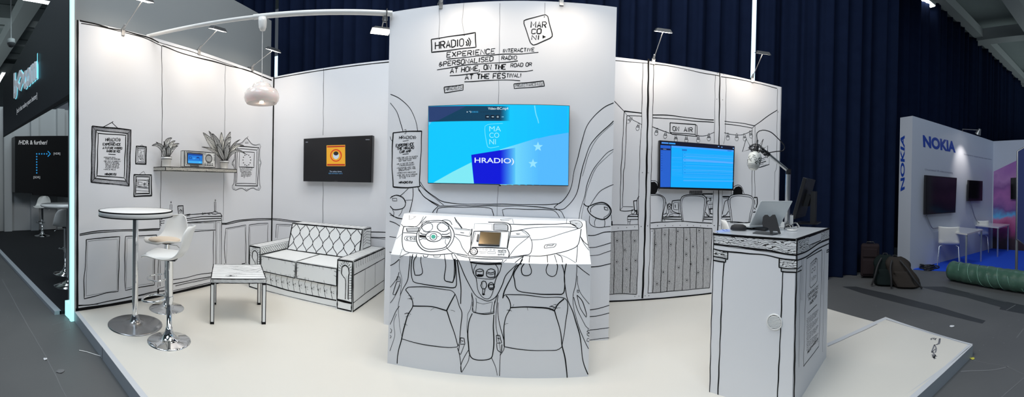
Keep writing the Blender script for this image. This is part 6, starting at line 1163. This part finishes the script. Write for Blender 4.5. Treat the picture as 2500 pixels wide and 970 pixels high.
def tv2(label, c, th=.09, P_=None):
    P_ = P_ or NP; c = [P_.hit(*p, th) for p in c]; t = thing('television', label, 'television', sum(c, Vector()) / 4, 0, 'wall screens of the booth across the aisle')
    m = MB(); m.prism([p - P_.n * .003 for p in (c[3], c[2], c[1], c[0])], -P_.n * .045, 'black'); m.build('casing', t); ctr = sum(c, Vector()) / 4
    m = MB(); k = [ctr + (p - ctr) * .955 - P_.n * .001 for p in c]; m.poly([k[3], k[2], k[1], k[0]], 'tv_dark'); m.build('screen', t)
    m = MB(); k = [ctr + (p - ctr) * .4 - P_.n * .048 for p in c]; m.prism([k[3], k[2], k[1], k[0]], -P_.n * (th - .05), 'dark_grey'); m.build('wall_bracket', t)
    return c
c1_ = tv2('larger dark switched off television below the blue company lettering', R5(178, 370, 345, 385, 337, 572, 174, 583))
c2_ = tv2('smaller dark television further along the white exhibition wall', R5(410, 397, 484, 402, 482, 508, 405, 510))
cm = tv2('narrow dark television in front of the purple pink mural', R5(633, 385, 740, 380, 740, 500, 633, 500), .09, NR)
for c_, x, tgt in ((c1_, 2262, (2312, 558)), (c2_, 2369, (2412, 545))):
    p0 = NP.hit(x, c1_ is c_ and 526 or 492, .05); p1 = NP.hit(*tgt, .06); p1.z = .66; m_ = (p0 + p1) / 2; m_.z = p1.z + .03
    b = MB(); b.tube(catmull([tuple(p0), tuple(p0.lerp(m_, .5) - zt * .12), tuple(m_), tuple(p1)], .05), .012, 'grey_metal', 8); tag(b.build('screen_cable'), 'grey cable hanging from the larger dark television to its table' if c_ is c1_ else 'grey cable hanging from the smaller dark television to its table', 'cable')
# small spot on an arm over the wall
sb = NP.hit(2350, 319, .0); sb.z = 2.99; shd = NP.hit(2391, 322, .0); arm_e = sb - nb * .75 + nd_ * .15 + zt * .12
t = thing('wall_spotlight', 'small cone spotlight on a thin arm over the white exhibition wall', 'spotlight', sb)
arm_e = at(2390, 321, hypot(sb.x, sb.y) - .35)
b = MB(); b.tube([sb - zt * .04, sb + zt * .03, arm_e + zt * .03], .010, 'grey_metal', 8); b.build('arm', t)
dn_ = ((sb - zt * 1.0) - arm_e).normalized(); b = MB(); b.lathe([(.03, -.06), (.035, -.04), (.075, .07)], arm_e, 'grey_metal', 24, axm(Vector((0, 0, 0)), dn_).to_3x3().to_4x4(), caps=False); b.lathe([(0, -.06), (.03, -.06)], arm_e, 'grey_metal', 24, axm(Vector((0, 0, 0)), dn_).to_3x3().to_4x4(), caps=False); b.build('lamp_head', t)
b = MB(); b.lathe([(0, .055), (.066, .055)], arm_e, 'flood_on', 24, axm(Vector((0, 0, 0)), dn_).to_3x3().to_4x4(), caps=False); b.build('bulb', t)
l = bpy.data.lights.new('wall_spot_lamp', 'SPOT'); l.energy = 36; l.spot_size = radians(64); l.spot_blend = 1; l.color = (1, .9, .8); l.shadow_soft_size = .04; o = bpy.data.objects.new('wall_spot_lamp', l); COL.objects.link(o)
o.matrix_world = Matrix.Translation(arm_e + dn_ * .08) @ ((NP.hit(2346, 400) - arm_e).to_track_quat('-Z', 'Y').to_matrix().to_4x4()); o.parent = t; o.matrix_parent_inverse = wm(t).inverted()
# white tables and chairs
bs('leg_steel', (.55, .60, .66), .25, .7)
def wtable(c, label):
    P = [onz(x, y, .64) for x, y in c]; t = thing('table', label, 'table', (sum(p.x for p in P) / 4, sum(p.y for p in P) / 4, -.1), 0, 'white tables on the blue carpet')
    m = MB(); m.prism([p - zt * .03 for p in P], zt * .03, 'white_gloss'); m.build('tabletop', t); ctr = sum(P, Vector()) / 4
    for p in P: q = ctr + (p - ctr) * .93; m = MB(); m.tube([(q.x, q.y, -.088), (q.x, q.y, .61)], .022, 'leg_steel', 10); m.build('leg', t)
wtable(R5(215, 660, 315, 645, 485, 662, 400, 686), 'white table in front of the larger dark television')
wtable(R5(400, 634, 455, 623, 628, 634, 570, 651), 'white table further back before the smaller dark television')
def wchair(x, y, rz, label, first=None):
    p = onz(x, y, -.088)
    if first: return dup(first, p, rz, label)
    t = thing('chair', label, 'chair', p, rz, 'white chairs on the blue carpet'); Mx = wm(t); m = MB(); P = catmull([(.21, .44), (.10, .445), (0, .44), (-.12, .45), (-.18, .50), (-.21, .60), (-.24, .72), (-.26, .83)], .03); NV = 9; vs = []
    for i, (x_, z_) in enumerate(P):
        for j in range(NV): v = -1 + 2 * j / (NV - 1); vs.append(Mx @ Vector((x_ + (.03 * v * v if z_ > .5 else 0), v * .22, z_ + .012 * v * v)))
    m.add(vs, [(i*NV+j, (i+1)*NV+j, (i+1)*NV+j+1, i*NV+j+1) for i in range(len(P)-1) for j in range(NV-1)], 'white_plastic', True); o = m.build('seat_shell', t); s_ = o.modifiers.new('t', 'SOLIDIFY'); s_.thickness = .012
    for sx in (-1, 1):
        for sy in (-1, 1): m = MB(); m.tube([Mx @ Vector((sx * .13, sy * .15, .435)), Mx @ Vector((sx * .17, sy * .20, .42)), Mx @ Vector((sx * .22, sy * .23, .0))], .011, 'leg_steel', 8); m.build('leg', t)
    return t
ch1 = wchair(2317, 648, radians(18), 'white shell chair with its back to the camera at the nearer white table')
wchair(2393, 614, radians(14), 'white shell chair drawn up to the further white table', ch1)
# blue partition screen
bs('partition_blue', (.018, .035, .16), .7); q0 = onz(2481, 679, -.1); q1 = q0 + Vector((.1, -1.3, 0)); qd = (q1 - q0).normalized(); qn = qd.cross(zt)
t = thing('partition_screen', 'dark blue partition panel in a grey frame at the edge of the blue carpet', 'partition', q0)
b = MB(); b.tube([q0, q0 + zt * 1.0], .028, 'grey_metal', 10); b.build('post', t); b = MB(); b.tube([q1, q1 + zt * .6], .028, 'grey_metal', 10); b.build('post', t)
P = [q0 + zt * .72, q0 + qd * .35 + zt * .50, q1 + zt * .50, q1 + zt * 2.45, q0 + qd * .2 + zt * 2.45, q0 + zt * 2.33]
b = MB(); b.prism([p + qn * .0 for p in P], qn * .04, 'partition_blue'); b.build('panel', t)
b = MB(); b.tube([p + qn * .02 for p in P], .024, 'grey_metal', 8, closed=True); b.build('frame', t)
# litter on the hall floor
bs('yellow_tape', (.65, .60, .08), .5); bs('paper', (.75, .76, .78), .7)
for (x, y, w, mat, nm, lab) in ((2374, 876, 13, 'yellow_tape', 'tape_scrap', 'scrap of yellow tape on the floor by the platform corner'), (2324, 797, 13, 'paper', 'paper_scrap', 'small white paper scrap on the dark hall floor beyond the platform'), (111, 877, 11, 'paper', 'paper_scrap', 'small white paper scrap on the floor along the aisle'), (147, 907, 20, 'scuff', 'plastic_scrap', 'crumpled pale plastic scrap on the aisle floor'), (266, 885, 7, 'yellow_tape', 'tape_scrap', 'tiny yellow tape scrap at the platform front edge')):
    m = MB(); rnd = random.Random(int(x)); c = onz(x, y, -.098); n = 9; s_ = w * .5 * (c - CAM).length / F
    ring = [Vector((c.x + s_ * cos(k * 2 * pi / n) * rnd.uniform(.6, 1.1), c.y + s_ * sin(k * 2 * pi / n) * rnd.uniform(.6, 1.1), -.098 + rnd.uniform(0, .006))) for k in range(n)]
    m.add(ring + [c + zt * .008], [(k, (k + 1) % n, n) for k in range(n)], mat); m.add([p - zt * .0015 for p in ring], [tuple(range(n))[::-1]], mat); tag(m.build(nm), lab, 'litter')
b = MB(); b.tube([tuple(onz(x, y, -.096)) for x, y in zf(0, 480, 1.98)(383, 744, 420, 752, 460, 765, 512, 780)], .004, 'white_plastic', 6); tag(b.build('wire'), 'thin white wire lying on the aisle floor by the platform edge', 'wire')
# ================================================================= navy curtains
def curtain(name, pts, z0, z1, label, amp=.07, wl=.27, gaps=()):
    m = MB(); Q = lin([(p[0], p[1]) for p in pts], .035); vs = []; d = 0; last = Q[0]; rnd = random.Random(5); ph = [rnd.uniform(0, 6) for _ in range(4)]; P = []
    for i, q in enumerate(Q):
        d += math.dist(q, last); last = q; a = Q[max(0, i - 1)]; c = Q[min(len(Q) - 1, i + 1)]; t = Vector((c[0] - a[0], c[1] - a[1], 0)).normalized(); n = Vector((-t.y, t.x, 0))
        w = amp * (sin(2 * pi * d / wl + 1.3 * sin(d * 1.7 + ph[0])) + .45 * sin(2 * pi * d / (wl * 2.7) + ph[1]) + .3 * sin(2 * pi * d / (wl * .43) + ph[2]))
        P.append(Vector((q[0], q[1], 0)) + n * w)
    k = len(P); rows = [z0, z0 + .02, 1.5, 3, 4.5, z1 - .3, z1]
    for r, z in enumerate(rows): vs += [p + zt * z for p in P]
    m.add(vs, [(r*k+i, r*k+i+1, (r+1)*k+i+1, (r+1)*k+i) for r in range(len(rows)-1) for i in range(k-1)], 'curtain', True)
    o = m.build(name); s_ = o.modifiers.new('t', 'SOLIDIFY'); s_.thickness = .008; tag(o, label, 'curtain'); return o
def gx(px_, y): r = ray(px_, 200); return r.x / r.y * y
ya, yb_ = 5.35, 5.15
g1x = gx(681, 5.35); g2x = gx(1836, 4.95)
curtain('curtain', [(-6.3, 5.45), (g1x - .09, 5.36)], -.1, 7.6, 'narrow stretch of navy curtain behind the living room corner, before the daylight gap')
curtain('curtain', [(g1x + .05, 5.35), (.6, 5.15), (g2x - .022, 4.95)], -.1, 7.6, 'wide navy curtain hanging behind the tower and the drawn studio wall')
curtain('curtain', [(g2x + .022, 4.94), (4.3, 4.72), (4.75, 4.22), (5.4, 4.12), (6.75, 3.93)], -.1, 7.6, 'navy curtain hanging between the drawn studio and the white exhibition wall', amp=.075, wl=.36)
curtain('curtain', [(6.9, 5.4), (13, 4.7), (30, 2.6)], -.1, 7.6, 'distant navy curtain hanging behind the white exhibition wall', amp=.10, wl=.5)
# daylight seen through the two gaps
b = MB(); b.box((gx(681, 5.62) - .2, 5.62, 2.2), (gx(681, 5.62) + .2, 5.66, 3.75), 'daylight'); struct(b.build('window_1'))
b = MB(); b.box((gx(1836, 5.22) - .3, 5.22, 2.2), (gx(1836, 5.22) + .3, 5.26, 4.95), 'daylight'); struct(b.build('window_2'))
# ================================================================= hall ceiling
b = MB(); b.box((-40, -14, 8.3), (40, 12, 8.4), 'hall_ceiling'); struct(b.build('ceiling'))
b = MB(); b.box((-40, 5.6, -.1), (40, 5.7, 8.3), 'hall_steel'); 
def rail(mb, p, q, w, h, mat):
    p, q = Vector(p), Vector(q); d = (q - p).normalized(); s_ = d.cross(zt).normalized() * w / 2; mb.prism([p - s_, p + s_, p + s_ + zt * h, p - s_ + zt * h], q - p, mat)
b = MB()
rail(b, (6.8, 5.2, 7.6), (31, 2.3, 7.6), .35, .32, 'hall_steel'); rail(b, (-7, 5.2, 7.62), (6.8, 5.2, 7.62), .3, .3, 'hall_steel')
struct(b.build('trim_curtain_track'))
for (p, q, w, h) in (((9, 2.6, 7.2), (32, -.2, 7.2), .5, .5), ((9, -1.2, 7.3), (34, -4.0, 7.3), .6, .5), ((14, 6, 7.5), (13, -10, 7.5), .5, .45), ((20, 6, 7.5), (19, -10, 7.5), .5, .45), ((27, 6, 7.5), (26, -10, 7.5), .5, .45), ((-9, -10, 7.5), (-9.2, 6, 7.5), .7, .5), ((-14, -10, 7.5), (-14.2, 6, 7.5), .6, .5), ((-21, -10, 7.5), (-21.2, 6, 7.5), .7, .5), ((-7, 3.4, 7.2), (-34, 3.0, 7.2), .6, .5), ((-7, .6, 7.4), (-34, .2, 7.4), .5, .45)):
    b = MB(); rail(b, p, q, w, h, 'hall_steel'); struct(b.build('ceiling_beam'))
for i in range(7):
    b = MB(); rail(b, (-22 + i * 2.0, 6, 8.05), (-22.2 + i * 2.0, -9, 8.05), .25, .22, 'hall_steel'); struct(b.build('ceiling_joist'))
def tube_light(p, q, label):
    t = thing('fluorescent_light', label, 'ceiling light', p); m = MB(); rail(m, p, q, .22, .09, 'hall_steel'); m.build('housing', t); m = MB(); rail(m, Vector(p) - zt * .02, Vector(q) - zt * .02, .17, .018, 'lamp_on'); m.build('lamp_tube', t); m = MB(); c_ = (Vector(p) + Vector(q)) / 2; m.tube([c_ + zt * .08, (c_.x, c_.y, 8.3)], .012, 'hall_steel', 6); m.build('suspension_rod', t)
p = onz(110, 3, 7.0); tube_light((p.x, p.y - .7, 7.0), (p.x - .1, p.y + .7, 7.0), 'fluorescent hall light above the dark company fascia at the top of the picture')
p = onz(5, 190, 7.0); tube_light((p.x + 1.0, p.y - .1, 7.0), (p.x - 2.4, p.y, 7.0), 'far fluorescent hall light seen low beside the end of the dark fascia')
p = onz(2243, 1, 7.4); tube_light((p.x - .4, p.y - .12, 7.4), (p.x + .5, p.y - .25, 7.4), 'fluorescent hall light at the curtain top above the exhibition wall')
cp = at(27, 106, 9.5); t = thing('dome_camera', 'pale dome security camera hanging from the hall ceiling', 'camera', cp)
b = MB(); b.lathe([(.05, .11), (.10, .10), (.11, .03), (.105, 0)], cp, 'hall_steel', 24); b.build('housing', t); b = MB(); b.lathe([(0, -.10), (.06, -.085), (.095, -.04), (.104, 0)], cp, 'dark_grey', 24, caps=False); b.build('lens_dome', t); b = MB(); b.tube([cp + zt * .1, (cp.x, cp.y, 8.3)], .015, 'hall_steel', 8); b.build('suspension_rod', t)
# ================================================================= booth on the far left
bs('fascia_black', (.026, .030, .034), .45); bs('fascia_edge', (.004, .004, .005), .5)
fz = lambda x, y: Pl((0, 1.42, 0), (0, -1, 0)).hit(x, y)
b = MB(); a0 = fz(8, 333); a1 = fz(176, 226); b.prism([(a0.x, 1.42, a0.z), (-3.61, 1.42, a1.z), (-3.61, 1.42, 3.62), (a0.x, 1.42, 3.30)], (0, .014, 0), 'fascia_black')
b.prism([(a0.x, 1.418, a0.z - .02), (-3.61, 1.418, a1.z - .05), (-3.61, 1.418, a1.z), (a0.x, 1.418, a0.z)], (0, .014, 0), 'fascia_edge')
FP_ = Pl((0, 1.42, 0), (0, -1, 0)); bs('tag_white', (.75, .77, .78), .5, emit=(.8, .85, .9), es=.35)
qtext(b, Quad(FP_, (41, 266), (91, 226), (91, 243), (41, 281)), '[tech that makes yours better]', 'tag_white')
fo = b.build('fascia_board'); tag(fo, 'large black fascia board carrying a tagline over the neighbouring booth', 'sign')
LQ = Quad(FP_, (37.5, 180), (94, 128), (94, 193), (37.5, 243))
bs('letter_face', (.62, .66, .70), .5, emit=(.5, .56, .6), es=.25); bs('halo_cyan', (.1, .6, .75), .5, emit=(.22, .78, .95), es=.9)
LT = thing('sign_letters', 'raised grey letters with cyan glow at their backs on the black fascia', 'sign', LQ.at(.5, .5))
b = MB(); vs, fs = fmesh('b<>com', .03, .0); 
for dz, mat in ((.07, 'letter_face'),): b.add([LQ.at(u, v, dz * .5) for u, v, _ in vs], fs, mat)
vs2, fs2 = fmesh('b<>com', .03, .05); b.add([LQ.at(u, v, .0225 + z * .24) for u, v, z in vs2], fs2, 'letter_face'); b.build('letter_body', LT)
b = MB(); vs3, fs3 = fmesh('b<>com', .055, .0); b.add([LQ.at(u * 1.02 - .01, v * 1.04 - .02, .006) for u, v, _ in vs3], fs3, 'halo_cyan')
b.add([LQ.at(u, v, .02) for u, v in ((1.0, .02), (1.025, .02), (1.025, .95), (1.0, .95))], [(0, 1, 2, 3)], 'halo_cyan'); b.build('glow_backing', LT)
# walls inside that booth
b = MB(); b.box((-10.2, 1.5, -.1), (-10.1, 6.2, 3.4), 'wall_white')
for y in (1.95, 2.72, 3.5, 4.3, 5.1): b.box((-10.1, y, -.06), (-9.96, y + .22, 3.4), 'wall_white')
struct(b.build('wall_left_booth'))
b = MB(); b.box((-10.2, 6.0, -.1), (-3.85, 6.1, 3.4), 'wall_white'); struct(b.build('wall_left_booth_back'))
b = MB(); b.box((-9.6, 1.36, -.1), (-9.2, 1.52, 3.0), 'wall_white'); b.box((-9.62, 1.34, -.06), (-9.18, 1.54, .12), 'wall_white'); struct(b.build('wall_left_booth_column'))
BP = Pl((-9.55, 0, 0), (1, 0, 0)); ZB = zf(0, 320, 2.1087)
def bscreen(m, pl):
    m.fill(pl, ZB(79, 28, 396, 26, 396, 330, 79, 316), glow(7, 8, 10), .0006)
    qtext(m, Quad(pl, *ZB(94, 48, 244, 48, 244, 70, 94, 70)), '/HDR & further/', glow(175, 178, 182), off=.012)
    for i in range(8): c = ZB(189, 118 + i * 14)[0]; m.fill(pl, [(c[0] - 2, c[1]), (c[0], c[1] - 2.2), (c[0] + 2, c[1]), (c[0], c[1] + 2.2)], glow(40, 140, 205), .002)
    for i in range(1, 5): c = ZB(189 + i * 13, 118)[0]; m.fill(pl, [(c[0] - 2, c[1]), (c[0], c[1] - 2.2), (c[0] + 2, c[1]), (c[0], c[1] + 2.2)], glow(40, 140, 205), .002)
    m.ink(pl, ZB(246, 104, 259, 118, 246, 132), 1.6, glow(40, 140, 205), smooth=False, wob=0, lift=.002)
    qtext(m, Quad(pl, *ZB(276, 111, 310, 111, 310, 125, 276, 125)), '[HDR]', glow(150, 155, 160), off=.01); qtext(m, Quad(pl, *ZB(172, 233, 206, 233, 206, 247, 172, 247)), '[SDR]', glow(150, 155, 160), off=.01)
tv('huge black screen reading HDR and further inside the neighbouring booth', BP, ZB(77, 27, 396, 25, 396, 331, 77, 317), .55, 0, bscreen)
b = MB(); c = [BP.hit(*p, .02) for p in ZB(80, 318, 166, 318, 166, 330, 396, 334, 396, 340, 80, 326)]; b.prism([BP.hit(*p, .0) for p in ZB(165, 318, 396, 331, 396, 345, 165, 329)][::-1], (.08, 0, 0), 'black'); tag(b.build('sound_bar'), 'black sound bar fixed under the huge booth screen', 'speaker')
# bar table and stools there
FZ = -.062; tp_ = onz(168, 697, FZ); t = thing('bar_table', 'round white bar table with dark pole on the black carpet of the neighbouring booth', 'table', tp_)
b = MB(); b.lathe([(0, 1.085), (.38, 1.085), (.39, 1.10), (.38, 1.118), (0, 1.12)], Vector((tp_.x, tp_.y, FZ)), 'white_gloss', 48); b.build('tabletop', t)
b = MB(); b.lathe([(.035, .05), (.035, 1.085)], Vector((tp_.x, tp_.y, FZ)), 'chrome', 20); b.build('pole', t); b = MB(); b.lathe([(.21, 0), (.21, .008), (.10, .03), (.05, .06), (.035, .08)], Vector((tp_.x, tp_.y, FZ)), 'chrome', 36); b.build('base', t)
p = onz(103, 575, FZ + .01); q = dup(s1, (p.x, p.y, FZ), radians(-35), 'white bar stool with raised backrest by the pilasters of the neighbouring booth'); q.scale = (1.05, 1.05, 1.0)
p = onz(160, 668, FZ); q = dup(s1, (p.x, p.y, FZ), radians(160), 'white bar stool mostly hidden behind the glowing cyan strip'); q['group'] = 'bar stools in the neighbouring booth'
# ---------------------------------------------------------------- hall ceiling, curtains, light
W = bpy.data.worlds.new('w'); SC.world = W; W.use_nodes = True
W.node_tree.nodes['Background'].inputs[0].default_value = (.42, .50, .60, 1); W.node_tree.nodes['Background'].inputs[1].default_value = .16
SC.view_settings.view_transform = 'Standard'; SC.view_settings.look = 'None'; SC.view_settings.exposure = 0; SC.view_settings.gamma = 1; SC.view_settings.use_curve_mapping = False
SC.cycles.use_denoising = True; SC.cycles.max_bounces = 8; SC.cycles.sample_clamp_indirect = 6
area('hall_light_front', (-.5, -3.5, 7.0), (0, 2.6, .4), 4.5, 180, (.74, .86, 1), sy=3)
area('hall_light_over', (.3, 2.0, 7.2), (.3, 2.4, 0), 4.5, 285, (.96, .97, .96), sy=2.5)
area('hall_light_nokia', (8.5, 1.2, 6.5), (8.5, 2.0, 0), 3, 60, (.62, .78, 1))
area('hall_light_left', (-7.5, 2.8, 5.5), (-8, 2.8, 0), 3, 60, (.8, .95, 1))
area('fill_uplight_left', (-16, -2, 4), (-16, -2, 8), 8, 260, (.85, .97, 1), sy=6)  # unseen uplight added to brighten the hall ceiling on this side
area('fill_uplight_right', (17, -2, 4), (17, -2, 8), 8, 260, (.85, .97, 1), sy=6)  # matching added uplight for the other end of the ceiling, no real fixture
area('fill_light_side', (-4.2, .2, 5.5), (1.4, 1.8, .5), 2.5, 85, (.80, .90, 1), sy=2)  # added fill that brightens the counter's side face; no fixture hangs here
# ---------------------------------------------------------------- pieces that belong to a part go one level deeper
DEEP = {'seat_pad': 'seat_shell', 'footrest': 'column', 'lift_lever': 'column', 'lid_emblem': 'lid', 'vent_grille': 'body', 'front_pocket': 'body', 'handle': 'body', 'top_loop': 'body', 'glass': 'lamp_head', 'bulb': 'lamp_head',
        'grille': 'body', 'scribble_print': 'body', 'soil': 'pot', 'display': 'case', 'screen': 'casing', 'mounting_plate': 'tabletop', 'lamp_tube': 'housing', 'lens_dome': 'housing', 'glow_backing': 'letter_body', 'roll_end': 'roll_body', 'cord_grip': 'shade'}
kids = {}
for o in list(bpy.data.objects):
    if o.parent and not o.parent.parent: kids.setdefault(o.parent, []).append(o)
for root, ch in kids.items():
    by = {}
    for c in ch: by.setdefault(c.name.split('.')[0], c)
    for c in ch:
        p = DEEP.get(c.name.split('.')[0])
        if p and p in by and c.type == 'MESH': c.parent = by[p]
